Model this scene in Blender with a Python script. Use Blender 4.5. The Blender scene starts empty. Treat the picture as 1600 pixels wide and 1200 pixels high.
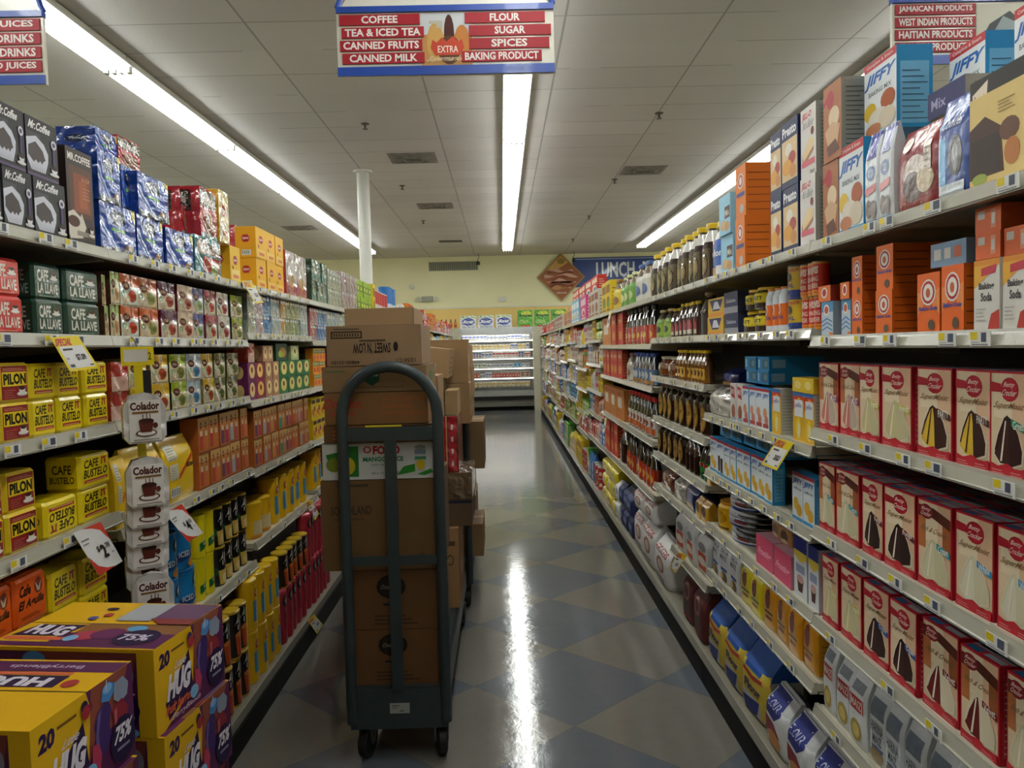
import bpy, math, random
from mathutils import Vector, Matrix, Euler
PI = math.pi
SC = bpy.context.scene
COL = SC.collection
# ---------------------------------------------------------------- camera
EYE = 1.57
cam_data = bpy.data.cameras.new('camera')
cam_data.sensor_fit = 'HORIZONTAL'; cam_data.sensor_width = 36.0
cam_data.lens = 36.0 * 1210.0 / 1600.0
cam_data.clip_end = 100
cam = bpy.data.objects.new('camera', cam_data); COL.objects.link(cam)
def _cam_axes():
    F = 1210.0
    Y = Vector((784 - 800, 543 - 600, F)).normalized()
    r = 0.0265
    up = Vector((-math.sin(r), -math.cos(r), 0)); up -= up.dot(Y) * Y; up.normalize()
    return Y.cross(up), Y, up
_X, _Y, _U = _cam_axes()
def _w(c):  # image axes (right, down, forward) -> world
    return Vector((c.dot(_X), c.dot(_Y), c.dot(_U)))
_r, _d, _f = _w(Vector((1, 0, 0))), _w(Vector((0, 1, 0))), _w(Vector((0, 0, 1)))
m = Matrix((( _r.x, -_d.x, -_f.x, 0), (_r.y, -_d.y, -_f.y, 0), (_r.z, -_d.z, -_f.z, EYE), (0, 0, 0, 1)))
cam.matrix_world = m
SC.camera = cam
# ---------------------------------------------------------------- world, exposure, lamp power
world = bpy.data.worlds.new('store_world'); SC.world = world; world.use_nodes = True
world.node_tree.nodes['Background'].inputs[0].default_value = (0.9, 0.95, 1.0, 1)
world.node_tree.nodes['Background'].inputs[1].default_value = 0.01
SC.view_settings.view_transform = 'Standard'; SC.view_settings.look = 'None'
SC.view_settings.gamma = 1.0; SC.view_settings.use_curve_mapping = False
SC.view_settings.exposure = 0.7
TUBE_POWER = 10.0
TUBE_COLOR = (0.97, 1.0, 0.965, 1)
SC.cycles.max_bounces = 6; SC.cycles.diffuse_bounces = 4; SC.cycles.glossy_bounces = 3
SC.cycles.transmission_bounces = 4; SC.cycles.transparent_max_bounces = 6
SC.cycles.caustics_reflective = False; SC.cycles.caustics_refractive = False
SC.cycles.sample_clamp_indirect = 4.0
# ---------------------------------------------------------------- materials
def hexc(h):
    h = h.lstrip('#'); o = []
    for i in (0, 2, 4):
        v = int(h[i:i+2], 16) / 255.0
        o.append(v / 12.92 if v <= 0.04045 else ((v + 0.055) / 1.055) ** 2.4)
    return (o[0], o[1], o[2], 1.0)
def new_mat(name):
    mt = bpy.data.materials.new(name); mt.use_nodes = True
    nt = mt.node_tree; b = nt.nodes['Principled BSDF']
    return mt, nt, b
def node(nt, kind, **kw):
    n = nt.nodes.new(kind)
    for k, v in kw.items():
        if k in n.inputs.keys(): n.inputs[k].default_value = v
        else: setattr(n, k, v)
    return n
def objcoord(nt, scale=(1, 1, 1)):
    tc = node(nt, 'ShaderNodeTexCoord'); mp = node(nt, 'ShaderNodeMapping')
    mp.inputs['Scale'].default_value = scale
    nt.links.new(tc.outputs['Object'], mp.inputs['Vector']); return mp.outputs[0]
def print_mat(name, rough, coat=0.0, bump=0.0, bscale=40.0, kind='noise', spec=0.5, metal=0.0, stretch=(1, 1, 1), bdist=0.004):
    """printed surface: artwork colour comes from the mesh, with procedural wear and relief"""
    mt, nt, b = new_mat(name); L = nt.links.new
    at = node(nt, 'ShaderNodeAttribute', attribute_name='Col')
    vec = objcoord(nt, stretch)
    nz = node(nt, 'ShaderNodeTexNoise', Scale=9.0, Detail=3.0); L(vec, nz.inputs['Vector'])
    mr = node(nt, 'ShaderNodeMapRange'); mr.inputs['To Min'].default_value = 0.9; mr.inputs['To Max'].default_value = 1.08
    L(nz.outputs['Fac'], mr.inputs['Value'])
    mx = node(nt, 'ShaderNodeVectorMath', operation='SCALE'); L(at.outputs['Color'], mx.inputs[0]); L(mr.outputs[0], mx.inputs['Scale'])
    L(mx.outputs[0], b.inputs['Base Color'])
    b.inputs['Roughness'].default_value = rough; b.inputs['Metallic'].default_value = metal
    b.inputs['Specular IOR Level'].default_value = spec
    b.inputs['Coat Weight'].default_value = coat; b.inputs['Coat Roughness'].default_value = 0.04
    if bump > 0:
        if kind == 'wave':
            t = node(nt, 'ShaderNodeTexWave', Scale=bscale, Distortion=9.0, Detail=3.0); t.bands_direction = 'DIAGONAL'
            t.inputs['Detail Scale'].default_value = 1.6
        elif kind == 'vor':
            t = node(nt, 'ShaderNodeTexVoronoi', Scale=bscale)
        else:
            t = node(nt, 'ShaderNodeTexNoise', Scale=bscale, Detail=4.0)
        L(vec, t.inputs['Vector'])
        bp = node(nt, 'ShaderNodeBump', Strength=bump, Distance=bdist)
        L(t.outputs[0] if kind == 'vor' else t.outputs['Fac'], bp.inputs['Height'])
        L(bp.outputs[0], b.inputs['Normal'])
        if coat: L(bp.outputs[0], b.inputs['Coat Normal'])
    return mt
def plain_mat(name, col, rough=0.5, metal=0.0, var=0.08, nscale=6.0, bump=0.0, bscale=60.0, coat=0.0, spec=0.5):
    mt, nt, b = new_mat(name); L = nt.links.new
    c = hexc(col) if isinstance(col, str) else col
    nz = node(nt, 'ShaderNodeTexNoise', Scale=nscale, Detail=4.0); L(objcoord(nt), nz.inputs['Vector'])
    cr = node(nt, 'ShaderNodeValToRGB')
    cr.color_ramp.elements[0].position = 0.3; cr.color_ramp.elements[1].position = 0.7
    cr.color_ramp.elements[0].color = tuple(x * (1 - var) for x in c[:3]) + (1,)
    cr.color_ramp.elements[1].color = tuple(min(1, x * (1 + var)) for x in c[:3]) + (1,)
    L(nz.outputs['Fac'], cr.inputs[0]); L(cr.outputs[0], b.inputs['Base Color'])
    b.inputs['Roughness'].default_value = rough; b.inputs['Metallic'].default_value = metal
    b.inputs['Coat Weight'].default_value = coat; b.inputs['Specular IOR Level'].default_value = spec
    if bump:
        n2 = node(nt, 'ShaderNodeTexNoise', Scale=bscale, Detail=3.0); L(objcoord(nt), n2.inputs['Vector'])
        bp = node(nt, 'ShaderNodeBump', Strength=bump, Distance=0.003); L(n2.outputs['Fac'], bp.inputs['Height'])
        L(bp.outputs[0], b.inputs['Normal'])
    return mt
MATS = {}
MATS['carton'] = print_mat('printed_carton', 0.46, bump=0.05, bscale=25, spec=0.28)
MATS['matte'] = print_mat('printed_kraft', 0.75, bump=0.12, bscale=60, spec=0.3)
MATS['film'] = print_mat('shrink_film', 0.25, coat=1.0, bump=0.55, bscale=5.0, kind='wave', bdist=0.009, spec=0.6)
MATS['foil'] = print_mat('foil_pack', 0.3, coat=0.5, bump=0.5, bscale=28, bdist=0.006)
MATS['paper'] = print_mat('paper_sack', 0.6, bump=0.6, bscale=16, bdist=0.01)
MATS['plastic'] = print_mat('moulded_plastic', 0.28, coat=0.2, bump=0.03)
MATS['glass'] = print_mat('bottle_glass', 0.1, coat=1.0, bump=0.04, bscale=8, spec=0.8)
MATS['tin'] = print_mat('printed_tin', 0.3, coat=0.3, bump=0.03)
MATS['enamel'] = plain_mat('cream_enamel', '#aca793', 0.38, var=0.05, bump=0.05)
MATS['enamel_back'] = plain_mat('dark_back_panel', '#3a3733', 0.6, var=0.1)
MATS['kick'] = plain_mat('black_kick_plate', '#0c0c0c', 0.6, var=0.2, spec=0.15)
MATS['deck'] = plain_mat('speckled_deck', '#7d786a', 0.45, var=0.18, nscale=180)
MATS['rail'] = plain_mat('price_channel_plastic', '#a8a597', 0.25, var=0.06, coat=0.35)
MATS['steel'] = plain_mat('cart_paint', '#303b3e', 0.42, var=0.15, nscale=14, bump=0.1)
MATS['rubber'] = plain_mat('caster_rubber', '#1b1b1b', 0.55, var=0.2)
MATS['zinc'] = plain_mat('zinc_plate', '#8f9494', 0.3, metal=0.9, var=0.1)
MATS['white_metal'] = plain_mat('white_painted_metal', '#d8d8d2', 0.4, var=0.04)
MATS['black_plastic'] = plain_mat('black_plastic', '#111112', 0.4, var=0.2)
MATS['clearish'] = plain_mat('milky_wrap', '#b4b4ae', 0.2, var=0.15, coat=1.0, bump=0.8, bscale=18)
def emit_mat(name, col, power):
    mt, nt, b = new_mat(name)
    b.inputs['Base Color'].default_value = (0.8, 0.8, 0.8, 1)
    b.inputs['Emission Color'].default_value = col; b.inputs['Emission Strength'].default_value = power
    return mt
MATS['tube'] = emit_mat('fluorescent_tube', TUBE_COLOR, TUBE_POWER)
MATS['case_glow'] = emit_mat('case_shelf_tube', (1, 0.98, 0.93, 1), 4.0)
MATS['case_light'] = emit_mat('case_light_tube', (1, 0.98, 0.93, 1), 11.0)
# clear wrap
mt, nt, b = new_mat('clear_wrap'); b.inputs['Base Color'].default_value = (1, 1, 1, 1)
b.inputs['Roughness'].default_value = 0.08; b.inputs['Alpha'].default_value = 0.28
_n = node(nt, 'ShaderNodeTexNoise', Scale=14.0, Detail=3.0); nt.links.new(objcoord(nt), _n.inputs['Vector'])
_b = node(nt, 'ShaderNodeBump', Strength=1.0, Distance=0.01); nt.links.new(_n.outputs['Fac'], _b.inputs['Height']); nt.links.new(_b.outputs[0], b.inputs['Normal'])
MATS['wrap'] = mt
# ---------------------------------------------------------------- mesh builder
_TXT = {}
def text_geo(s, bold=0.012):
    key = (s, bold)
    if key in _TXT: return _TXT[key]
    cu = bpy.data.curves.new('lettering', 'FONT'); cu.body = s; cu.resolution_u = 2; cu.offset = bold; cu.fill_mode = 'FRONT'
    ob = bpy.data.objects.new('lettering', cu); COL.objects.link(ob)
    bpy.context.view_layer.update()
    me = ob.to_mesh()
    vs = [(v.co.x, v.co.y) for v in me.vertices]; fs = [tuple(p.vertices) for p in me.polygons]
    ob.to_mesh_clear(); bpy.data.objects.remove(ob); bpy.data.curves.remove(cu)
    if vs:
        x0 = min(v[0] for v in vs); x1 = max(v[0] for v in vs); y0 = min(v[1] for v in vs); y1 = max(v[1] for v in vs)
        vs = [((x - x0) / max(1e-6, x1 - x0), (y - y0) / max(1e-6, y1 - y0)) for x, y in vs]
    _TXT[key] = (vs, fs); return _TXT[key]
class MB:
    def __init__(s): s.v = []; s.f = []; s.c = []; s.sm = []
    def face(s, pts, col, smooth=False):
        i = len(s.v); s.v += [tuple(p) for p in pts]; s.f.append(tuple(range(i, i + len(pts)))); s.c.append(col); s.sm.append(smooth)
    def mesh(s, vs, fs, col, smooth=False):
        i = len(s.v); s.v += [tuple(p) for p in vs]
        for k, f in enumerate(fs):
            s.f.append(tuple(i + a for a in f)); s.c.append(col[k] if isinstance(col, list) else col); s.sm.append(smooth)
    def box(s, x0, y0, z0, x1, y1, z1, col=(1, 1, 1, 1), side=None, top=None, back=None):
        side = side or col; top = top or col; back = back or col
        p = [(x0,y0,z0),(x1,y0,z0),(x1,y1,z0),(x0,y1,z0),(x0,y0,z1),(x1,y0,z1),(x1,y1,z1),(x0,y1,z1)]
        s.mesh(p, [(0,1,5,4),(1,2,6,5),(2,3,7,6),(3,0,4,7),(4,5,6,7),(3,2,1,0)], [col, side, back, side, top, top])
    def bbox(s, x0, y0, z0, x1, y1, z1, r, col, side=None, top=None):
        """box with chamfered edges"""
        side = side or col; top = top or col
        xs = (x0, x0 + r, x1 - r, x1); 
        def ring(z, q):
            return [(x0+q,y0,z),(x1-q,y0,z),(x1,y0+q,z),(x1,y1-q,z),(x1-q,y1,z),(x0+q,y1,z),(x0,y1-q,z),(x0,y0+q,z)] 
        def ins(z, q, i):
            return [(x0+i+q,y0+i,z),(x1-i-q,y0+i,z),(x1-i,y0+i+q,z),(x1-i,y1-i-q,z),(x1-i-q,y1-i,z),(x0+i+q,y1-i,z),(x0+i,y1-i-q,z),(x0+i,y0+i+q,z)]
        R = [ins(z0, r, r * .6), ins(z0 + r, r, 0), ins(z1 - r, r, 0), ins(z1, r, r * .6)]
        vs = sum(R, []); fs = []; cs = []
        for k in range(3):
            for j in range(8):
                a = k * 8 + j; bq = k * 8 + (j + 1) % 8
                fs.append((a, bq, bq + 8, a + 8)); cs.append(col if j in (0, 7) else (side if j in (1, 2, 6, 5) else col))
        fs.append(tuple(range(24, 32))); cs.append(top); fs.append(tuple(range(7, -1, -1))); cs.append(top)
        s.mesh(vs, fs, cs)
    def lathe(s, prof, cols, n=16, cx=0, cy=0, sx=1.0, sy=1.0, z0=0.0, smooth=True, capt=True, capb=True):
        """prof: list of (r,z); cols: one colour or one per segment"""
        for k in range(len(prof) - 1):
            c = cols[k] if isinstance(cols, list) else cols
            (r0, a), (r1, bq) = prof[k], prof[k + 1]
            vs = []; fs = []
            for j in range(n):
                t = 2 * PI * j / n; vs.append((cx + sx * r0 * math.sin(t), cy - sy * r0 * math.cos(t), z0 + a))
            for j in range(n):
                t = 2 * PI * j / n; vs.append((cx + sx * r1 * math.sin(t), cy - sy * r1 * math.cos(t), z0 + bq))
            for j in range(n): fs.append((j, (j + 1) % n, n + (j + 1) % n, n + j))
            s.mesh(vs, fs, c, smooth and abs(a - bq) > 1e-5)
        c0 = cols[0] if isinstance(cols, list) else cols; c1 = cols[-1] if isinstance(cols, list) else cols
        if capt and prof[-1][0] > 1e-4:
            s.face([(cx + sx*prof[-1][0]*math.sin(2*PI*j/n), cy - sy*prof[-1][0]*math.cos(2*PI*j/n), z0 + prof[-1][1]) for j in range(n)], c1)
        if capb and prof[0][0] > 1e-4:
            s.face([(cx + sx*prof[0][0]*math.sin(2*PI*j/n), cy - sy*prof[0][0]*math.cos(2*PI*j/n), z0 + prof[0][1]) for j in range(n-1, -1, -1)], c0)
    def tube(s, pts, r, col=(1, 1, 1, 1), n=8):
        pts = [Vector(p) for p in pts]; rings = []
        for i, p in enumerate(pts):
            d = (pts[min(i + 1, len(pts) - 1)] - pts[max(i - 1, 0)]).normalized()
            a = Vector((0, 0, 1)) if abs(d.z) < 0.9 else Vector((0, 1, 0))
            u = d.cross(a).normalized(); w = u.cross(d)
            if i and rings:
                u0 = rings[-1][1]; u = (u0 - u0.dot(d) * d).normalized(); w = u.cross(d)
            rings.append(([p + r * (u * math.cos(2*PI*j/n) + w * math.sin(2*PI*j/n)) for j in range(n)], u))
        vs = sum([q[0] for q in rings], []); fs = []
        for k in range(len(pts) - 1):
            for j in range(n):
                a, bq = k*n + j, k*n + (j + 1) % n; fs.append((bq, a, a + n, bq + n))
        s.mesh(vs, fs, col, True); s.face(list(rings[0][0]), col); s.face(list(reversed(rings[-1][0])), col)
    def build(s, name, mat=None):
        me = bpy.data.meshes.new(name); me.from_pydata(s.v, [], s.f)
        ca = me.color_attributes.new('Col', 'FLOAT_COLOR', 'CORNER')
        buf = []
        for f, c in zip(s.f, s.c): buf += list(c) * len(f)
        ca.data.foreach_set('color', buf)
        me.polygons.foreach_set('use_smooth', s.sm)
        if mat: me.materials.append(MATS[mat] if isinstance(mat, str) else mat)
        me.update(); return me
EPS = 0.00014
class Art:
    """paints shapes on a mapped face; fm(u, v, lift) -> point"""
    def __init__(s, mb, fm, sub=1): s.mb = mb; s.fm = fm; s.l = 1; s.sub = sub
    def rect(s, u0, v0, u1, v1, col):
        n = s.sub; m2 = s.sub
        for i in range(n):
            for j in range(m2):
                a0, a1 = u0 + (u1-u0)*i/n, u0 + (u1-u0)*(i+1)/n; b0, b1 = v0 + (v1-v0)*j/m2, v0 + (v1-v0)*(j+1)/m2
                s.mb.face([s.fm(a0, b0, s.l*EPS), s.fm(a1, b0, s.l*EPS), s.fm(a1, b1, s.l*EPS), s.fm(a0, b1, s.l*EPS)], col)
        s.l += 1
    def poly(s, pts, col):
        if s.sub > 1:   # follow a curved surface: dense outline, rings towards the middle
            q = []
            for (a, b_), (c, d_) in zip(pts, pts[1:] + pts[:1]):
                k = max(1, int(math.hypot(c - a, d_ - b_) / .09)); q += [(a + (c-a)*i/k, b_ + (d_-b_)*i/k) for i in range(k)]
            cu = sum(p[0] for p in q) / len(q); cv = sum(p[1] for p in q) / len(q); n = len(q)
            R = [1, .72, .42, .15]; vs = [s.fm(cu + (u-cu)*r, cv + (v-cv)*r, s.l*EPS) for r in R for u, v in q]; fs = []
            for k in range(len(R) - 1):
                for j in range(n): fs.append((k*n + j, k*n + (j+1) % n, (k+1)*n + (j+1) % n, (k+1)*n + j))
            fs.append(tuple((len(R)-1)*n + j for j in range(n))); s.mb.mesh(vs, fs, col); s.l += 1; return
        s.mb.face([s.fm(u, v, s.l*EPS) for u, v in pts], col); s.l += 1
    def ell(s, cu, cv, ru, rv, col, n=14, a0=0.0, a1=2*PI):
        s.poly([(cu + ru*math.cos(a0 + (a1-a0)*k/n), cv + rv*math.sin(a0 + (a1-a0)*k/n)) for k in range(n if a1-a0 > 6 else n+1)], col)
    def text(s, t, u0, v0, u1, v1, col, shear=0.0, rot=0, bold=0.012):
        vs, fs = text_geo(t, bold); out = []
        for x, y in vs:
            if rot == 180: x, y = 1 - x, 1 - y
            elif rot == 90: x, y = 1 - y, x
            elif rot == -90: x, y = y, 1 - x
            x2 = x + shear * (y - 0.5)
            out.append(s.fm(u0 + (u1-u0)*x2, v0 + (v1-v0)*y, s.l*EPS))
        s.mb.mesh(out, fs, col); s.l += 1
    def ops(s, L):
        for o in L:
            k = o[0]
            if k == 'r': s.rect(*o[1:5], hexc(o[5]))
            elif k == 'e': s.ell(*o[1:5], hexc(o[5]))
            elif k == 'p': s.poly(o[1], hexc(o[2]))
            elif k == 't': s.text(o[1], *o[2:6], hexc(o[6]), *(o[7:]))
def fm_front(w, h, y=0.0): return lambda u, v, l: (-w/2 + u*w, y - l, v*h)
def fm_R(w, h, d): return lambda u, v, l: (w/2 + l, u*d, v*h)
def fm_L(w, h, d): return lambda u, v, l: (-w/2 - l, d - u*d, v*h)
def fm_top(w, h, d): return lambda u, v, l: (-w/2 + u*w, v*d, h + l)
# ---------------------------------------------------------------- objects
def link(name, me, parent=None, loc=(0, 0, 0), rot=(0, 0, 0), scale=None):
    o = bpy.data.objects.new(name, me); COL.objects.link(o)
    o.location = loc; o.rotation_euler = rot
    if scale: o.scale = scale
    if parent: o.parent = parent
    return o
def tag(o, label=None, cat=None, group=None, kind=None):
    if label: o['label'] = label
    if cat: o['category'] = cat
    if group: o['group'] = group
    if kind: o['kind'] = kind
    return o
def structure(name, mb_or_me, mat=None, loc=(0, 0, 0)):
    me = mb_or_me.build(name, mat) if isinstance(mb_or_me, MB) else mb_or_me
    return tag(link(name, me, None, loc), kind='structure')
def copy_tree(o, parent=None, names=True):
    c = o.copy(); COL.objects.link(c); c.parent = parent
    if parent is not None: c.matrix_parent_inverse = o.matrix_parent_inverse
    for ch in KIDS.get(o.name, []): copy_kid(ch, c)
    return c
def copy_kid(ch, c):
    d = ch.copy(); COL.objects.link(d); d.parent = c
    for g in KIDS.get(ch.name, []): copy_kid(g, d)
KIDS = {}
def kid(name, me, parent, **kw):
    o = link(name, me, parent, **kw); KIDS.setdefault(parent.name, []).append(o); return o
ONES = ['', 'first', 'second', 'third', 'fourth', 'fifth', 'sixth', 'seventh', 'eighth', 'ninth', 'tenth', 'eleventh', 'twelfth', 'thirteenth', 'fourteenth', 'fifteenth', 'sixteenth', 'seventeenth', 'eighteenth', 'nineteenth']
TENS = {2: 'twent', 3: 'thirt', 4: 'fort', 5: 'fift', 6: 'sixt', 7: 'sevent', 8: 'eight', 9: 'ninet'}
def ordinal(n):
    if n < 20: return ONES[n]
    if n > 99: return 'far ' + ordinal(n - 99)
    t, o = divmod(n, 10)
    return TENS[t] + ('ieth' if o == 0 else 'y-' + ONES[o])
# ================================================================ the room
CEIL, WALL_Y = 4.02, 20.8
def floor_material():
    mt, nt, b = new_mat('waxed_tile_floor'); L = nt.links.new
    tc = node(nt, 'ShaderNodeTexCoord'); sp = node(nt, 'ShaderNodeSeparateXYZ'); L(tc.outputs['Object'], sp.inputs[0])
    def mth(op, a, bq=None, c=None):
        n = node(nt, 'ShaderNodeMath', operation=op)
        for i, q in enumerate((a, bq, c)):
            if q is None: continue
            if isinstance(q, (int, float)): n.inputs[i].default_value = q
            else: L(q, n.inputs[i])
        return n.outputs[0]
    # rotated checker: cells of 0.43 x 0.41 half diagonals, blue centred at (.26, 3.53)
    a = mth('DIVIDE', mth('SUBTRACT', sp.outputs['X'], 0.26), 0.43)
    d = mth('DIVIDE', mth('SUBTRACT', sp.outputs['Y'], 3.53), 0.405)
    p = mth('MULTIPLY', mth('ADD', mth('ADD', a, d), 1.0), 0.5); q = mth('MULTIPLY', mth('ADD', mth('SUBTRACT', a, d), 1.0), 0.5)
    par = mth('ABSOLUTE', mth('MODULO', mth('ADD', mth('FLOOR', p), mth('FLOOR', q)), 2.0))
    n1 = node(nt, 'ShaderNodeTexNoise', Scale=1.3, Detail=6.0); L(tc.outputs['Object'], n1.inputs['Vector'])
    n2 = node(nt, 'ShaderNodeTexNoise', Scale=22.0, Detail=5.0); L(tc.outputs['Object'], n2.inputs['Vector'])
    mix = node(nt, 'ShaderNodeMix', data_type='RGBA'); L(par, mix.inputs[0])
    mix.inputs[6].default_value = hexc('#60666e'); mix.inputs[7].default_value = hexc('#76736c')
    # a(blue) where parity 0
    # thin joint lines
    fr = lambda x: mth('ABSOLUTE', mth('SUBTRACT', mth('FRACT', x), 0.5))
    edge = mth('MAXIMUM', fr(p), fr(q)); line = mth('GREATER_THAN', edge, 0.4945)
    dirt = node(nt, 'ShaderNodeMapRange'); dirt.inputs['To Min'].default_value = 0.8; dirt.inputs['To Max'].default_value = 1.15
    L(mth('ADD', mth('MULTIPLY', n1.outputs['Fac'], 0.6), mth('MULTIPLY', n2.outputs['Fac'], 0.4)), dirt.inputs['Value'])
    k = mth('MULTIPLY', dirt.outputs[0], mth('SUBTRACT', 1.0, mth('MULTIPLY', line, 0.15)))
    sc = node(nt, 'ShaderNodeVectorMath', operation='SCALE'); L(mix.outputs[2], sc.inputs[0]); L(k, sc.inputs['Scale'])
    L(sc.outputs[0], b.inputs['Base Color'])
    rr = node(nt, 'ShaderNodeMapRange'); rr.inputs['To Min'].default_value = 0.04; rr.inputs['To Max'].default_value = 0.16
    L(n1.outputs['Fac'], rr.inputs['Value']); L(rr.outputs[0], b.inputs['Roughness'])
    b.inputs['Specular IOR Level'].default_value = 0.42
    n3 = node(nt, 'ShaderNodeTexNoise', Scale=11.0, Detail=5.0, Roughness=0.65); L(tc.outputs['Object'], n3.inputs['Vector'])
    bp = node(nt, 'ShaderNodeBump', Strength=0.24, Distance=0.004); L(n3.outputs['Fac'], bp.inputs['Height']); L(bp.outputs[0], b.inputs['Normal'])
    return mt
def ceiling_material():
    mt, nt, b = new_mat('soiled_ceiling_tile'); L = nt.links.new
    tc = node(nt, 'ShaderNodeTexCoord'); sp = node(nt, 'ShaderNodeSeparateXYZ'); L(tc.outputs['Object'], sp.inputs[0])
    def mth(op, a, bq=None):
        n = node(nt, 'ShaderNodeMath', operation=op)
        for i, q in enumerate((a, bq)):
            if q is None: continue
            if isinstance(q, (int, float)): n.inputs[i].default_value = q
            else: L(q, n.inputs[i])
        return n.outputs[0]
    a = mth('DIVIDE', mth('SUBTRACT', sp.outputs['X'], 0.54), 1.19); d = mth('DIVIDE', mth('SUBTRACT', sp.outputs['Y'], 6.42), 0.547)
    la = mth('LESS_THAN', mth('ABSOLUTE', mth('SUBTRACT', mth('FRACT', mth('ADD', a, 0.5)), 0.5)), 0.0075)
    ld = mth('LESS_THAN', mth('ABSOLUTE', mth('SUBTRACT', mth('FRACT', mth('ADD', d, 0.5)), 0.5)), 0.012)
    n2 = node(nt, 'ShaderNodeTexNoise', Scale=0.5, Detail=6.0); L(tc.outputs['Object'], n2.inputs['Vector'])
    n3 = node(nt, 'ShaderNodeTexNoise', Scale=90.0, Detail=2.0); L(tc.outputs['Object'], n3.inputs['Vector'])
    # each tile its own shade
    cm = node(nt, 'ShaderNodeCombineXYZ'); L(mth('FLOOR', a), cm.inputs[0]); L(mth('FLOOR', d), cm.inputs[1])
    wn = node(nt, 'ShaderNodeTexWhiteNoise'); wn.noise_dimensions = '2D'; L(cm.outputs[0], wn.inputs['Vector'])
    # joints are patchy: dirt only shows on part of the grid
    n4 = node(nt, 'ShaderNodeTexNoise', Scale=0.9, Detail=2.0); L(tc.outputs['Object'], n4.inputs['Vector'])
    patch = mth('MULTIPLY', mth('MAXIMUM', la, mth('MULTIPLY', ld, mth('GREATER_THAN', n4.outputs['Fac'], 0.44))), 0.42)
    k = mth('ADD', 0.72, mth('MULTIPLY', n2.outputs['Fac'], 0.26))
    k = mth('ADD', k, mth('MULTIPLY', mth('SUBTRACT', wn.outputs['Value'], 0.5), 0.07))
    k = mth('ADD', k, mth('MULTIPLY', mth('SUBTRACT', n3.outputs['Fac'], 0.5), 0.12))
    k = mth('MULTIPLY', k, mth('SUBTRACT', 1.0, patch))
    sc = node(nt, 'ShaderNodeVectorMath', operation='SCALE'); sc.inputs[0].default_value = (0.76, 0.72, 0.68); L(k, sc.inputs['Scale'])
    L(sc.outputs[0], b.inputs['Base Color']); b.inputs['Roughness'].default_value = 0.6
    b.inputs['Specular IOR Level'].default_value = 0.35
    bp = node(nt, 'ShaderNodeBump', Strength=0.3, Distance=0.003); L(mth('SUBTRACT', 1.0, mth('MAXIMUM', la, ld)), bp.inputs['Height']); L(bp.outputs[0], b.inputs['Normal'])
    return mt
def slab(x0, y0, z0, x1, y1, z1):
    m_ = MB(); m_.box(x0, y0, z0, x1, y1, z1); return m_
structure('floor', slab(-8.2, -6.2, -0.1, 8.2, WALL_Y + .1, 0), floor_material())
structure('ceiling', slab(-8.2, -6.2, CEIL, 8.2, WALL_Y + .1, CEIL + .1), ceiling_material())
wm = plain_mat('pale_green_wall_paint', '#efeac0', 0.6, var=0.03, nscale=1.5)
wy = plain_mat('yellow_wall_band', '#f0cf7c', 0.55, var=0.04, nscale=1.5)
structure('wall_back', slab(-8.2, WALL_Y, 0, 8.2, WALL_Y + .1, CEIL), wm)
structure('wall_front', slab(-8.2, -6.2, 0, 8.2, -6.1, CEIL), wm)
structure('wall_left', slab(-8.2, -6.1, 0, -8.1, WALL_Y, CEIL), wm)
structure('wall_right', slab(8.1, -6.1, 0, 8.2, WALL_Y, CEIL), wm)
structure('trim_1', slab(-8.1, WALL_Y - .012, 1.9, 8.1, WALL_Y, 2.64), wy)
structure('trim_2', slab(-8.1, WALL_Y - .02, 2.64, 8.1, WALL_Y, 2.665), MATS['white_metal'])
# white column
m_ = MB(); m_.lathe([(0.085, 0), (0.085, CEIL)], (1,1,1,1), 20); m_.lathe([(.13, 3.99), (.13, CEIL)], (1,1,1,1), 20)
structure('column', m_, plain_mat('white_column_paint', '#d3d3ce', 0.45, var=0.03), (-1.83, 10.7, 0))
# ---------------------------------------------------------------- lamps
def make_light():
    m_ = MB(); m_.box(-.075, 0.01, .075, .075, 2.43, .12); 
    m_.mesh([(-.125,.01,.03),(.125,.01,.03),(.125,2.43,.03),(-.125,2.43,.03),(-.1,.01,.076),(.1,.01,.076),(.1,2.43,.076),(-.1,2.43,.076)],
            [(0,3,2,1),(0,1,5,4),(1,2,6,5),(2,3,7,6),(3,0,4,7),(4,5,6,7)], (1,1,1,1))
    o = link('ceiling_light', m_.build('ceiling_light', plain_mat('white_lamp_channel', '#deded8', 0.5, var=0.02)))
    t = MB(); t.tube([(0, .05, 0), (0, 2.39, 0)], .019, n=6); tm = t.build('tube', 'tube')
    for x in (-.09, -.03, .03, .09): kid('tube', tm, o, loc=(x, 0, .005))
    e = MB()
    for x in (-.09, -.03, .03, .09):
        e.box(x - .015, -.012, -.02, x + .015, .03, .03); e.box(x - .015, 2.41, -.02, x + .015, 2.45, .03)
    kid('socket', e.build('socket', 'white_metal'), o)
    return o
LIGHT = make_light(); _n = 0
ROWS = [(-3.05, 'left'), (0.2, 'middle'), (3.4, 'right'), (-6.3, 'far left'), (6.6, 'far right')]
for rx, rn in ROWS:
    for k in range(10):
        y0 = 18.63 - 2.44 * (k + 1)
        if y0 < -1.2: continue
        o = LIGHT if _n == 0 else copy_tree(LIGHT); _n += 1
        o.location = (rx, y0, 3.885)
        tag(o, 'long fluorescent strip light, %s from the back wall in the %s ceiling row' % (ordinal(k + 1), rn), 'light', 'fluorescent strip lights on the ceiling')
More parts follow.
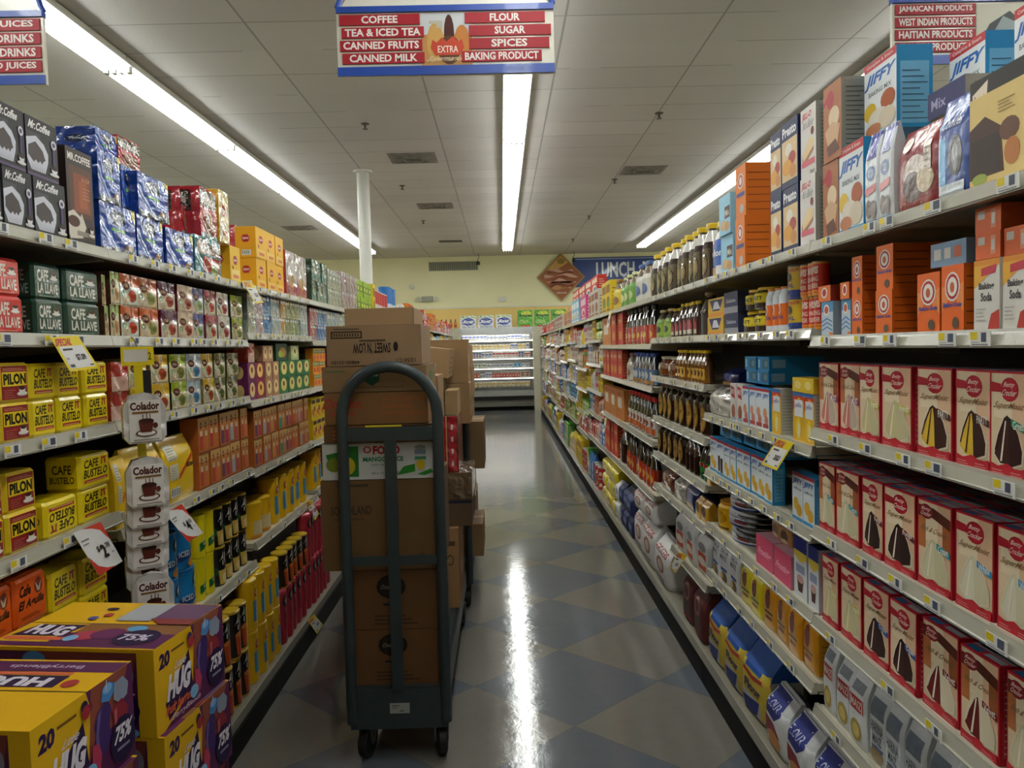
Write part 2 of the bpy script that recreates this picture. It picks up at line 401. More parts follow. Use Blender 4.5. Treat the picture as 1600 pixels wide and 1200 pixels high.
# ---------------------------------------------------------------- vents, sprinklers, wall fittings
def vent_mesh(w, h, slats):
    m_ = MB(); G = (1, 1, 1, 1)
    for k in range(slats):
        q = .04 + k * .07; m_.box(-w+q, -h+q, -.012 - k*.006, w-q, -h+q+.02, 0); m_.box(-w+q, h-q-.02, -.012 - k*.006, w-q, h-q, 0)
        m_.box(-w+q, -h+q, -.012 - k*.006, -w+q+.02, h-q, 0); m_.box(w-q-.02, -h+q, -.012 - k*.006, w-q, h-q, 0)
    m_.box(-w, -h, -.006, w, h, 0); return m_
vm = vent_mesh(.3, .27, 3).build('air_diffuser', plain_mat('dusty_vent_metal', '#8a857c', 0.6, var=0.3, nscale=8))
for (x, y, lb) in [(-1.07, 10.05, 'square louvred ceiling vent nearest the camera, left of middle lights'), (-1.07, 13.4, 'square louvred ceiling vent beyond the nearest one, left of middle lights'),
               (2.06, 11.05, 'square louvred ceiling vent right of the middle lights'), (-3.9, 15.4, 'small ceiling vent beyond the left row of lights')]:
    tag(link('ceiling_vent', vm, None, (x, y, CEIL)), lb, 'vent', 'ceiling vents')
m_ = MB(); m_.box(-.26, -.12, -.015, .26, .12, 0)
tag(link('ceiling_vent', m_.build('dark_vent', 'black_plastic'), None, (-1.1, 17.8, CEIL)), 'dark slot vent in the ceiling near the back wall', 'vent', 'ceiling vents')
m_ = MB(); m_.lathe([(.045, 0), (.045, -.008), (.012, -.012), (.012, -.05), (.03, -.055), (.03, -.06)], (1,1,1,1), 10)
sm_ = m_.build('sprinkler', plain_mat('brass_sprinkler', '#5b5246', 0.4, metal=0.6))
for k, (x, y) in enumerate([(-1.41, 8.5), (-1.42, 11.7), (-1.43, 14.9), (1.74, 8.35), (1.74, 11.6), (1.72, 14.8), (1.7, 17.9), (-4.65, 8.55)]):
    side = 'left of' if x < 0 else 'right of'
    lb = 'ceiling sprinkler head, %s from the camera, %s the middle lights' % (ordinal((k % 4) + 1 if x > 0 else k + 1), side)
    if k >= 3 and x > 0: lb = 'ceiling sprinkler head, %s from the camera, right of the middle lights' % ordinal(k - 2)
    if k == 7: lb = 'ceiling sprinkler head beyond the left row of lights'
    tag(link('sprinkler', sm_, None, (x, y, CEIL)), lb, 'sprinkler', 'ceiling sprinklers')
# wall return-air grille
gr = link('wall_vent', slab(-.66, -.02, -.12, .66, 0, .12).build('grille_frame', plain_mat('grey_grille', '#a3a38c', 0.5)), None, (-1.23, WALL_Y, 3.77))
tag(gr, 'long louvred return vent high on the pale green back wall', 'vent')
m_ = MB()
for k in range(26): m_.box(-.63 + k*.0492, -.03, -.1, -.61 + k*.0492, -.02, .1)
kid('louvre', m_.build('louvre', plain_mat('dark_louvre', '#55564a', 0.6)), gr)
em = link('emergency_light', None, None, (-1.95, WALL_Y - .06, 2.91)); tag(em, 'white twin-head emergency light on the back wall', 'emergency light')
kid('housing', slab(-.15, -.05, -.07, .15, .05, .07).build('housing', plain_mat('grey_plastic_housing', '#9b9c8c', 0.5)), em)
m_ = MB(); m_.lathe([(.02, 0), (.06, .03), (.065, .07)], (1,1,1,1), 12); lm_ = m_.build('lamp_head', plain_mat('lamp_head_plastic', '#b7b8a6', 0.3))
for x in (-.22, .22): kid('lamp_head', lm_, em, loc=(x, 0, 0), rot=(PI/2, 0, 0))
m_ = MB(); m_.lathe([(.07, 0), (.07, .05), (.03, .07)], (1,1,1,1), 14)
tag(link('alarm_bell', m_.build('alarm_bell', 'white_metal'), None, (-2.36, WALL_Y, 3.24), (PI/2, 0, 0)), 'small round alarm on the back wall above the emergency light', 'alarm')
tag(link('wall_box', slab(-.1, -.06, -.06, .1, 0, .06).build('wall_box', 'white_metal'), None, (0.05, WALL_Y, 2.86)), 'small white box on back wall above the toilet paper', 'box')
for k, x in enumerate((-.55, 1.93)):
    m_ = MB(); m_.tube([(0, 0, 0), (.02, .05, -.1), (-.02, .03, -.16), (0, 0, -.22)], .008); m_.lathe([(.045, -.3), (.05, -.24), (.02, -.2)], (1,1,1,1), 10)
    tag(link('security_camera', m_.build('security_camera', 'black_plastic'), None, (x, 20.2, CEIL)), ['small black camera hanging near the back wall above the grille', 'small black camera hanging above the lunch sign'][k], 'camera')
# ---------------------------------------------------------------- back wall sign
bs = link('wall_sign', slab(0, -.03, 0, 5.2, 0, .78).build('panel', plain_mat('blue_sign_panel', '#21408c', 0.35, var=0.03, coat=.3)), None, (1.95, WALL_Y, 3.13))
tag(bs, 'blue LUNCH wall sign with white block letters on the back wall', 'sign')
m_ = MB(); A = Art(m_, lambda u, v, l: (u*5.2, -.031 - l*4, v*.78))
A.rect(0, .93, 1, .955, hexc('#b9c6e6')); kid('border', m_.build('border', 'plastic'), bs)
m_ = MB(); A = Art(m_, lambda u, v, l: (u*5.2, -.034 - l*4, v*.78)); A.text('LUNCH', .12, .3, .318, .83, hexc('#e4e8ee'), 0, 0, .03); A.text('MEATS', .36, .3, .56, .83, hexc('#e4e8ee'), 0, 0, .03)
kid('lettering', m_.build('lettering', 'plastic'), bs)
m_ = MB(); H_ = .64
m_.mesh([(-H_, -.02, 0), (0, -.02, -H_), (H_, -.02, 0), (0, -.02, H_), (-H_, .02, 0), (0, .02, -H_), (H_, .02, 0), (0, .02, H_)], [(0,1,2,3),(4,7,6,5),(0,4,5,1),(1,5,6,2),(2,6,7,3),(3,7,4,0)], hexc('#a8855a'))
A = Art(m_, lambda u, v, l: (u*H_, -.02 - l*4, v*H_))
A.poly([(-.93,0),(0,-.93),(.93,0),(0,.93)], hexc('#9a5f3c')); A.poly([(-.6,.3),(0,.9),(.3,.6),(-.1,.35)], hexc('#c79a52'))
random.seed(5)
for k, (c, y, a) in enumerate([('#c79a86', .28, .5), ('#7c3f2c', .2, .55), ('#d2a893', .08, .7), ('#8a4a36', -.02, .6), ('#d0a08c', -.16, .62), ('#6f3526', -.3, .5), ('#c08a60', -.42, .42)]):
    pts = [(-a + 2*a*i/9, y + .07*math.sin(i*.9 + k) + .06 - .02*abs(i-4)) for i in range(10)] + [(a - 2*a*i/9, y - .06 + .05*math.sin(i*.8 + k*2)) for i in range(10)]
    A.poly(pts, hexc(c))
A.ell(0, .66, .16, .12, hexc('#8f7a3a')); A.text('sliced', -.2, -.68, .2, -.6, hexc('#e8ddd0'))
tag(link('picture_sign', m_.build('picture_sign', 'carton'), None, (1.63, WALL_Y - .06, 3.40)), 'diamond shaped picture of sliced meats beside the blue sign', 'sign')
# ---------------------------------------------------------------- hanging aisle signs
RED, BLU, WHT = hexc('#a3232f'), hexc('#1f3f94'), hexc('#e6e2d6')
def scroll_sign(name, W, H, left, right, label, x, y, z, num=None):
    root = link(name, slab(-W/2, 0, 0, W/2, .02, H).build('panel', plain_mat('ivory_sign_panel', '#d9d6c8', 0.3, var=0.03, coat=.4)), None, (x, y, z)); tag(root, label, 'sign')
    m_ = MB()
    m_.box(-W/2, -.012, 0, W/2, 0, .045); m_.box(-W/2, -.012, H, W/2, .03, H + .03)
    # scrolled crest outline
    def arc(cx, cz, r, a, bq, n=9): return [(cx + r*math.cos(a + (bq-a)*k/n), 0, cz + r*math.sin(a + (bq-a)*k/n)) for k in range(n+1)]
    for s_ in (-1, 1):
        pts = [(W/2, 0, H + .03), (W/2 - .015, 0, H + .06)] + arc(W/2 - .1, H + .12, .07, 0, PI/2, 6)[:5] + arc(W/2 - .2, H + .2, .085, 0, -PI, 9) + [(W/2 - .42, 0, H + .2), (W/2 - .42, 0, H + .5)]
        m_.tube([(s_*p[0], .01, p[2]) for p in pts], .014, n=6)
    kid('frame', m_.build('frame', plain_mat('blue_sign_frame', '#2147a3', 0.35, coat=.3)), root)
    cm = MB(); cm.mesh([(-W/2+.02, .005, H+.03), (W/2-.02, .005, H+.03), (W/2-.13, .005, H+.19), (W/2-.2, .005, H+.12), (W/2-.3, .005, H+.2), (W/2-.42, .005, H+.5), (-W/2+.42, .005, H+.5), (-W/2+.3, .005, H+.2), (-W/2+.2, .005, H+.12), (-W/2+.13, .005, H+.19)], [tuple(range(10))], WHT)
    A = Art(cm, lambda u, v, l: (-.07 + u*.14, .003 - l*3, H + .07 + v*.3)); A.text('4', 0, 0, 1, 1, hexc('#151515'), 0, 0, .03); A.rect(.5, 0, .95, .06, hexc('#151515'))
    kid('crest', cm.build('crest', 'plastic'), root)
    for side, L_ in ((-1, left), (1, right)):
        for k, (t, off, wd) in enumerate(L_):
            q = MB(); h = (H - .06) / 4; z1 = H - .01 - k*h
            xa = (-W/2 + .015 + off) if side < 0 else (W/2 - .015 - off - wd)
            q.box(xa, -.008, z1 - h + .012, xa + wd, 0, z1, RED); A = Art(q, lambda u, v, l, xa=xa, z1=z1, wd=wd: (xa + u*wd, -.008 - l*2, z1 - h + .012 + v*(h - .012)))
            tw = min(.92, .075 * len(t)); tc_ = min(.94 - tw/2, .7) if 'juices' in label else .5; A.ops([('t', t, tc_ - tw/2, .14, tc_ + tw/2, .88, '#ece6e2', 0, 0, .03)]); kid('name_strip', q.build('name_strip', 'carton'), root)
    q = MB(); pw = .26; A = Art(q, lambda u, v, l: (-pw/2 + u*pw + .005, -.003 - l*2, .045 + v*(H - .055)))
    return root, q, A
sg, q, A = scroll_sign('hanging_sign', 1.11, .318, [('COFFEE', 0, .41), ('TEA & ICED TEA', .01, .42), ('CANNED FRUITS', 0, .42), ('CANNED MILK', .01, .42)],
    [('FLOUR', .03, .41), ('SUGAR', 0, .42), ('SPICES', .01, .41), ('BAKING PRODUCT', .05, .41)], 'hanging aisle sign listing coffee, tea, flour, sugar and spices', -.245, 4.05, 2.975)
A.ops([('r',0,0,1,1,'#b98a52'),('r',0,.6,1,1,'#c8cbd0'),('e',.28,.45,.17,.38,'#c79a55'),('e',.8,.42,.16,.36,'#c07a3a'),('e',.55,.62,.1,.36,'#4a201a'),('e',.55,.3,.22,.28,'#5b3a22'),('r',.3,.72,.42,.86,'#b7b0a0'),('r',.16,.8,.4,.86,'#b7b0a0'),
 ('p',[(.18,.34),(.22,.5),(.3,.44),(.4,.54),(.5,.46),(.62,.56),(.72,.45),(.8,.5),(.84,.34),(.74,.2),(.28,.2)],'#c2452e'),('t','EXTRA',.32,.25,.72,.38,'#f0e6da'),('t','Supermarket',.12,.06,.86,.19,'#e0c9a6',.2)])
kid('picture', q.build('picture', 'carton'), sg)
sg, q, A = scroll_sign('hanging_sign', 1.12, .31, [('JAMAICAN PRODUCTS', 0, .41), ('WEST INDIAN PRODUCTS', 0, .41), ('HAITIAN PRODUCTS', 0, .41), ('SPANISH PRODUCTS', 0, .41)], [], 'hanging aisle sign listing Jamaican, West Indian and Haitian products', 2.59, 4.0, 2.955)
A = Art(q, lambda u, v, l: (-.13 + u*.69, -.003 - l*2, .045 + v*(.31 - .055)))
A.ops([('r',0,0,1,1,'#c3bfae'),('p',[(0,.1),(.1,.6),(.25,.85),(.4,.5),(.6,.3),(1,.2),(1,0),(0,0)],'#3a3f40'),('p',[(.1,.3),(.2,.75),(.32,.6),(.28,.2)],'#8d9a9c'),('p',[(.3,.3),(.45,.8),(.6,.6),(.5,.2)],'#22282a'),('p',[(.05,.05),(.08,.25),(.15,.2),(.22,.32),(.3,.22),(.38,.26),(.4,.05)],'#c9402e'),('t','EXTRA',.1,.07,.35,.19,'#f0e6da')])
kid('picture', q.build('picture', 'carton'), sg)
sg, q, A = scroll_sign('hanging_sign', 1.12, .335, [('COLD CEREAL', 0, .41)], [('JUICES', 0, .42), ('DRINKS', 0, .42), ('ENERGY DRINKS', 0, .42), ('CANNED JUICES', 0, .42)], 'hanging aisle sign listing juices and energy drinks', -2.83, 4.02, 2.96)
A.ops([('r',0,0,1,1,'#9fb05a'),('e',.5,.5,.3,.4,'#d08a3a')]); kid('picture', q.build('picture', 'carton'), sg)
m_ = MB(); 
for k, (x, y, z) in enumerate([(-.7, 4.06, 3.31), (.28, 4.06, 3.31), (2.1, 4.01, 3.27), (3.08, 4.01, 3.27), (-3.32, 4.03, 3.3), (-2.34, 4.03, 3.3)]):
    m_ = MB(); m_.tube([(0, 0, 0), (0, 0, CEIL - z)], .003, n=5)
    tag(link('hanging_wire', m_.build('hanging_wire', 'zinc'), None, (x, y, z)), 'thin wire holding the %s end of the %s aisle sign' % (['left', 'right'][k % 2], ['middle', 'right', 'left'][k // 2]), 'wire')
# ================================================================ gondolas
SIDE = {'R': dict(x=.915, kick=.885, deck=.880, s=1), 'L': dict(x=-1.167, kick=-1.07, deck=-1.10, s=-1)}
JR = [-0.17, 1.05, 2.27, 3.49, 4.71, 5.93, 7.15, 8.37, 9.59, 10.81, 12.03, 13.25, 14.47, 15.69, 16.91, 18.13]
JL = [-0.11, 1.11, 2.33, 3.57, 4.78, 6.0, 7.22, 8.44, 9.66, 10.88, 12.1, 13.32, 14.54, 15.76, 16.98, 18.2]
DECK_Z = .155
ZR = {0: [1.85, 1.577, 1.307, 1.015, .745, .475], 1: [1.85, 1.577, 1.307, 1.015, .745, .475], 2: [1.85, 1.60, 1.25, .995, .75, .535], 3: [1.85, 1.60, 1.375, 1.13, .915, .72, .45],
      4: [1.85, 1.565, 1.30, .967, .63], 5: [1.85, 1.565, 1.30, .967, .63]}
ZL = {0: [1.89, 1.632, 1.372, 1.104, .80], 1: [1.89, 1.632, 1.372, 1.104, .80], 2: [1.89, 1.632, 1.376, 1.045, .612], 3: [1.89, 1.666, 1.352, 1.028, .69]}
DZ = {'R': .165, 'L': .115}
def levels(side, bay):
    Z = ZR if side == 'R' else ZL
    if bay in Z: return Z[bay]
    base = [1.85, 1.6, 1.35, 1.1, .85, .6] if side == 'R' else [1.89, 1.62, 1.32, 1.0, .68]
    r = random.Random(bay * 7 + (side == 'L')); q = r.choice([-.04, 0, .035])
    return [base[0]] + [z + q * (1 if i % 2 else .6) for i, z in enumerate(base[1:])]
LEVEL = ['top shelf', 'second shelf', 'third shelf', 'fourth shelf', 'fifth shelf', 'sixth shelf', 'seventh shelf', 'bottom deck']
SHELF_D = .43
def shelf_meshes(L_, s, d=SHELF_D):
    """local: x into the gondola, y along the aisle, z up; top face at z=0"""
    b_ = MB(); b_.box(.0, .003, -.024, d, L_ - .003, 0, (1,1,1,1))
    r_ = MB()   # sloped price channel with lips
    P = [(-.003, .004), (.008, .004), (.008, -.031), (-.014, -.031), (-.016, -.026), (-.010, -.025), (-.004, -.002)]
    n = len(P); vs = [(p[0], .001, p[1]) for p in P] + [(p[0], L_ - .001, p[1]) for p in P]
    fs = [(j, (j+1) % n, n + (j+1) % n, n + j) for j in range(n)] + [tuple(range(n-1, -1, -1)), tuple(range(n, 2*n))]
    r_.mesh(vs, fs, (1,1,1,1)); r_.box(-.0145, .001, -.0305, -.0105, L_ - .001, -.026)
    k_ = MB(); k_.mesh([(.015, .004, -.028), (d, .004, -.028), (d, .004, -.06), (.015, .004, -.034), (.015, .012, -.028), (d, .012, -.028), (d, .012, -.06), (.015, .012, -.034)], [(0,3,2,1),(4,5,6,7),(0,1,5,4),(1,2,6,5),(2,3,7,6),(3,0,4,7)], (1,1,1,1))
    return b_.build('shelf', 'enamel'), r_.build('price_rail', 'rail'), k_.build('bracket', 'enamel')
SHM = {}
SHELF_OF = {}
def add_shelf(side, bay, lvl, y0, y1, z):
    S = SIDE[side]; s = S['s']; key = (side, round(y1 - y0, 2))
    if key not in SHM: SHM[key] = shelf_meshes(y1 - y0, s)
    a, r_, k_ = SHM[key]
    o = link('gondola_shelf', a, None, (S['x'], y0 if s > 0 else y1, z), (0, 0, 0 if s > 0 else PI))
    kid('price_rail', r_, o)
    if y0 < 7:
        kid('bracket', k_, o); kid('bracket', k_, o, loc=(0, y1 - y0 - .016, 0))
    nb = bay if side == 'R' else bay
    tag(o, 'cream metal shelf, %s of the %s bay along the %s side' % (LEVEL[lvl].replace(' shelf', ' down') if lvl else 'top', ordinal(nb + 1), 'right' if s > 0 else 'left'), 'shelf', 'shelves of the %s gondola' % ('right' if s > 0 else 'left'))
for side, J in (('R', JR), ('L', JL)):
    S = SIDE[side]; s = S['s']; nm = 'right' if s > 0 else 'left'
    for bay in range(len(J) - 1):
        y0, y1 = J[bay], J[bay + 1]; xk, xd = S['kick'], S['deck']; xb = S['x'] + s * SHELF_D
        u = link('gondola_unit', None, None, (xb, y0, 0)); tag(u, 'shelving unit with dark back panel, %s bay of the %s gondola' % (ordinal(bay + 1), nm), 'shelving', 'bays of the %s gondola' % nm)
        m_ = MB(); xs = sorted((0, s * .03)); m_.box(xs[0], .001, 0, xs[1], y1 - y0 - .001, 1.98); kid('back_panel', m_.build('back_panel', 'enamel_back'), u)
        kid_u = u; dz = DZ[side]; ub = link('kick_unit', None, None, (xb, y0, 0)); tag(ub, 'low base deck and black kick plate, %s bay of the %s gondola' % (ordinal(bay + 1), nm), 'shelf base', 'base decks of the %s gondola' % nm); xs = sorted((xd - xb, -s*.001)); m_ = MB(); m_.box(xs[0], .001, dz - .02, xs[1], y1 - y0 - .001, dz); kid('base_deck', m_.build('base_deck', 'deck'), ub)
        xs = sorted((xd - xb - s*.004, xd - xb)); m_ = MB(); m_.box(xs[0], .001, dz - .045, xs[1], y1 - y0 - .001, dz + .004); kid('deck_lip', m_.build('deck_lip', 'rail'), ub)
        xs = sorted((xk - xb + s*.0, xk - xb + s*.012)); m_ = MB(); m_.box(xs[0], .001, 0, xs[1], y1 - y0 - .001, dz - .02); kid('kick_plate', m_.build('kick_plate', 'kick'), ub)
        m_ = MB(); xs = sorted((s*.03, s*.042)); m_.box(xs[0], -.0, 0, xs[1], .03, 1.97); kid('upright', m_.build('upright', 'enamel'), u)
        for lvl, z in enumerate(levels(side, bay)):
            if side == 'R' and bay == 3 and lvl == 6: add_shelf(side, bay, lvl, 3.49, 4.24, z)
            else: add_shelf(side, bay, lvl, y0, y1, z)
    m_ = MB(); xs = sorted((S['x'] - s*.03, S['x'] + s*(SHELF_D + .03)))
    m_.box(xs[0], 0, 0, xs[1], .03, 2.0); tag(link('end_panel', m_.build('end_panel', 'enamel'), None, (0, J[-1] + .002, 0)), 'tall cream end panel closing the %s gondola' % nm, 'panel')
# ---------------------------------------------------------------- price tags on the near rails
TAGM = []
for k in range(3):
    m_ = MB(); m_.box(-.031, -.0012, -.014, .031, 0, .014, hexc('#d9d9d4')); A = Art(m_, fm_front(.066, .032, -.0012)); A.fm = (lambda u, v, l: (-.031 + u*.062, -.0012 - l*2, -.014 + v*.028))
    A.ops([('r', .02, .45, .36, .97, '#d8c01c'), ('r', .56, .3, [.86, .92, .8][k], .92, '#4a5262'), ('r', .1, .08, .9, .16, '#77777a'), ('r', .1, .24, .5, .3, '#9a9a9a')])
    TAGM.append(m_.build('price_tag', 'carton'))
random.seed(3)
for side, bays in (('L', (1, 2, 3)), ('R', (1, 2, 3))):
    S = SIDE[side]; s = S['s']; J = JR if s > 0 else JL
    for bay in bays:
        for lvl, z in enumerate(levels(side, bay)):
            if lvl == 6: continue
            n = {1: 6, 2: 8, 3: 6}[bay] - (lvl > 3) * 2
            ys = sorted(J[bay] + .08 + (J[bay+1] - J[bay] - .16) * (k + random.uniform(.2, .8)) / n for k in range(n))
            for k, y in enumerate(ys):
                tag(link('price_tag', random.choice(TAGM), None, (S['x'] - s*.0165, y, z - .014), (s*0 + -.26*0, 0, -s*PI/2)),
                    'small yellow and white price tag, %s from near end, %s rail, %s %s bay' % (ordinal(k + 1), LEVEL[lvl].replace(' shelf', ''), nm if False else ('right' if s > 0 else 'left'), ordinal(bay + 1)), 'price tag', 'price tags on the shelf rails')
# ================================================================ product kinds
def lines(u0, v0, u1, v1, n, col, th=.35):
    return [('r', u0, v0 + (v1-v0)*k/n, u1 - (u1-u0)*(.15*((k*7) % 3)), v0 + (v1-v0)*(k + th)/n, col) for k in range(n)]
def barcode(u0, v0, u1, v1):
    return [('r', u0, v0, u1, v1, '#e8e8e4')] + [('r', u0 + (u1-u0)*(.06 + k*.11), v0 + (v1-v0)*.15, u0 + (u1-u0)*(.06 + k*.11 + (.03 if k % 2 else .06)), v1 - (v1-v0)*.1, '#222222') for k in range(8)]
def cup(cu, cv, r, a=1.0, body='#e6e2dc', drink='#5a2f1e'):
    return [('e', cu, cv - r*.55, r*1.25, r*.3*a, '#b9b4ac'), ('e', cu, cv - r*.5, r*1.1, r*.22*a, body), ('p', [(cu-r*.8, cv+r*.35*a), (cu-r*.5, cv-r*.5*a), (cu+r*.5, cv-r*.5*a), (cu+r*.8, cv+r*.35*a)], body), ('e', cu, cv+r*.35*a, r*.8, r*.28*a, drink), ('e', cu, cv+r*.35*a, r*.55, r*.17*a, '#3b1c12')]
T = {}   # kind -> spec
def kind(key, shape, size, desc, cat, base, mat='carton', side=None, top=None, front=(), so=(), to=(), name=None, **kw):
    T[key] = dict(shape=shape, size=size, desc=desc, cat=cat, base=base, mat=mat, side=side or base, top=top or side or base, front=list(front), so=list(so), to=list(to), name=name or (cat.replace(' ', '_')), **kw)
# ---- cake mixes -------------------------------------------------
def cake(ribbon, wedge, w2, badge, bcol, brown=False):
    o = [('r', 0, 0, 1, 1, '#b92230'), ('r', .03, .09, .97, .98, '#d9c3a0'), ('r', .5, .3, .97, .98, '#dcb795'), ('r', .1, .55, .6, .98, '#e2d0b0')]
    if brown: o += [('r', .03, .45, .25, .85, '#b5713f'), ('r', .75, .45, .97, .85, '#9c5830'), ('p', [(.03,.93),(.5,.93),(.97,.86),(.97,.74),(.45,.82),(.03,.8)], '#5a2a1c'), ('e', .27, .87, .2, .085, '#8d1f28'), ('t', 'Betty', .14, .87, .4, .92, '#e8d5c8', .2), ('t', 'Crocker', .12, .82, .42, .87, '#e8d5c8', .2)]
    else: o += [('p', [(.0,.9),(.3,.88),(.3,.8),(.0,.8)], '#b41f2e'), ('e', .53, .83, .24, .115, '#b41f2e'), ('e', .53, .83, .21, .1, '#c02434'), ('t', 'Betty', .38, .84, .66, .9, '#f0ded0', .2), ('t', 'Crocker', .34, .77, .72, .83, '#f0ded0', .2)]
    o += [('t', 'SuperMoist' if not brown else 'Rich & Creamy', .12, .63, .9, .71, '#8b6a48', .15)]
    o += [('p', [(.1,.2),(.2,.38),(.36,.55),(.5,.61),(.62,.56),(.8,.42),(.92,.26),(.9,.13),(.6,.08),(.25,.1)], '#dccfb4'),
          ('p', [(.14,.2),(.24,.38),(.4,.55),(.5,.58),(.52,.5),(.54,.12),(.3,.12)], wedge), ('p', [(.48,.585),(.6,.55),(.78,.41),(.88,.26),(.86,.15),(.6,.1),(.54,.12),(.52,.45)], w2), ('p', [(.3,.14),(.43,.53),(.46,.53),(.35,.14)], '#efe3cf' if wedge != '#d8b23a' else '#4a2a1c'),
          ('p', [(.15,.24),(.24,.39),(.4,.555),(.5,.59),(.5,.56),(.41,.52),(.26,.36),(.18,.23)], w2)]
    if badge: o += [('p', [(.6,.56),(.97,.5),(.97,.43),(.6,.49)], bcol), ('t', badge, .64, .46, .93, .54, '#e8e4d8', 0)]
    o += [('p', [(.03,.12),(.25,.09),(.5,.13),(.75,.08),(.97,.11),(.97,0),(.03,0)], '#b92230')] + lines(.08, .02, .4, .07, 2, '#d98a88') + lines(.6, .02, .9, .07, 2, '#d98a88')
    return o
CK_SIDE = [('r', .15, .08, .85, .92, '#c24a52')] + lines(.2, .12, .8, .88, 12, '#dba9a0', .3)
CK_TOP = [('r', .0, .55, 1, .95, '#7d8b93'), ('r', .06, .1, .4, .45, '#1f5d86'), ('r', .5, .15, .95, .45, '#8f9aa0')] + [('r', .1, .65, .5, .8, '#3b4a52')]
for key, d, a in [('cake_strawberry', 'strawberry cake mix box', cake(0, '#c9776e', '#b9a898', 'MOIST', '#8d4a7a', True)),
          ('cake_vanilla', 'pale vanilla cake mix box', cake(0, '#c9c08a', '#c4bb92', 'French', '#c7c45a')), ('cake_yellow', 'yellow cake mix box', cake(0, '#d8b23a', '#3a1f18', 'PARTY', '#4a2a20')),
          ('cake_devil', 'dark devil food cake mix box', cake(0, '#3c1c17', '#2e1512', 'Green', '#1f8a6a')), ('cake_white', 'white cake mix box', cake(0, '#d9d4bd', '#cfc8a8', 'White', '#2f8fc0')),
          ('cake_choc', 'chocolate cake mix box', cake(0, '#36201b', '#2a1713', 'Fudge', '#6a1f28')), ('cake_coconut', 'coconut cream cake mix box', cake(0, '#d2cba8', '#c9c19c', 'Cream', '#1f8fa0', True)),
          ('cake_velvet', 'red velvet cake mix box', cake(0, '#6a1f1c', '#d8ccb0', 'Velvet', '#7a1f24', True)), ('cake_fudge', 'blue badged chocolate cake box', cake(0, '#3d211d', '#301813', 'Triple', '#1f4f9a'))]:
    kind(key, 'box', (.138, .195, .05), d, 'cake mix', '#b92230', front=a, so=CK_SIDE, to=CK_TOP, name='cake_mix_box')
# ---- coffee -----------------------------------------------------
bust = [('t', 'CAFE', .1, .62, .62, .9, '#15120c', .05, 0, .03), ('p', [(.7,.9),(.94,.9),(.94,.85),(.88,.85),(.9,.66),(.84,.66),(.82,.84),(.77,.84),(.76,.66),(.7,.66),(.73,.84)], '#a3262a'), ('t', 'BUSTELO', .08, .3, .94, .58, '#15120c', .05, 0, .03), ('r', .08, .14, .94, .24, '#a82328')] + lines(.14, .16, .88, .22, 1, '#d8b070', .5)
kind('bustelo', 'brick', (.145, .098, .1), 'yellow ground coffee brick', 'coffee', '#e0c813', 'foil', front=bust, so=[('t', 'CAFE', .2, .5, .8, .8, '#15120c'), ('t', 'BUSTELO', .12, .2, .88, .42, '#15120c')], name='coffee_brick')
bust_r = []
for o in bust:
    if o[0] == 't': bust_r.append(('t', o[1], 1-o[4], 1-o[5], 1-o[2], 1-o[3], o[6], .05, 180, .03))
    elif o[0] == 'r': bust_r.append(('r', 1-o[3], 1-o[4], 1-o[1], 1-o[2], o[5]))
    else: bust_r.append(('p', [(1-u, 1-v) for u, v in o[1]], o[2]))
kind('bustelo_down', 'brick', (.145, .098, .1), 'upside-down yellow ground coffee brick', 'coffee', '#e0c813', 'foil', front=bust_r, so=[('t', 'BUSTELO', .12, .4, .88, .62, '#15120c')], name='coffee_brick')
pil = [('r', .03, .03, .97, .97, '#8d1f22'), ('r', .06, .4, .94, .8, '#dec21a'), ('t', 'PILON', .1, .44, .92, .76, '#120f0a', .0, 0, .05)] + lines(.1, .84, .9, .93, 2, '#c98a70', .4) + lines(.1, .08, .5, .34, 4, '#bb6a5a', .3) + cup(.74, .26, .16, 1.4)
kind('pilon', 'brick', (.145, .1, .1), 'maroon and yellow espresso brick', 'coffee', '#d6b91c', 'foil', front=pil, so=[('r', .05, .1, .95, .9, '#8d1f22')], name='coffee_brick')
def llave(c, c2): return [('t', 'CAFE', .1, .5, .55, .88, '#dcdad0', 0, 0, .03), ('t', 'LA LLAVE', .1, .14, .92, .46, '#dcdad0', 0, 0, .03)] + cup(.76, .7, .14, 1.3) + lines(.12, .04, .8, .1, 1, c2)
kind('llave_green', 'brick', (.15, .096, .1), 'dark green espresso brick', 'coffee', '#0f3b2c', 'foil', front=llave('', '#7fa08f'), so=[('t', 'CAFE', .2, .5, .8, .85, '#9fb0a5'), ('t', 'LA LLAVE', .1, .12, .9, .42, '#9fb0a5')], name='coffee_brick')
kind('llave_red', 'brick', (.15, .096, .1), 'bright red espresso brick', 'coffee', '#c92f26', 'foil', front=llave('', '#e0a090'), so=[('t', 'LA LLAVE', .1, .3, .9, .7, '#e0d0c8')], name='coffee_brick')
kind('aguila', 'brick', (.15, .12, .1), 'orange ground coffee brick', 'coffee', '#d95a18', 'foil', front=[('t', 'Cafe', .1, .62, .5, .88, '#241410', .1, 0, .04), ('t', 'El Aguila', .06, .28, .95, .54, '#241410', .1, 0, .04), ('e', .76, .75, .15, .19, '#7a3a26'), ('p', [(.64,.86),(.76,.7),(.88,.86),(.8,.62),(.72,.62)], '#b9a99a')] + lines(.12, .1, .8, .2, 2, '#5a2a18'), so=[('r', .1, .1, .9, .4, '#b8451a')], name='coffee_brick')
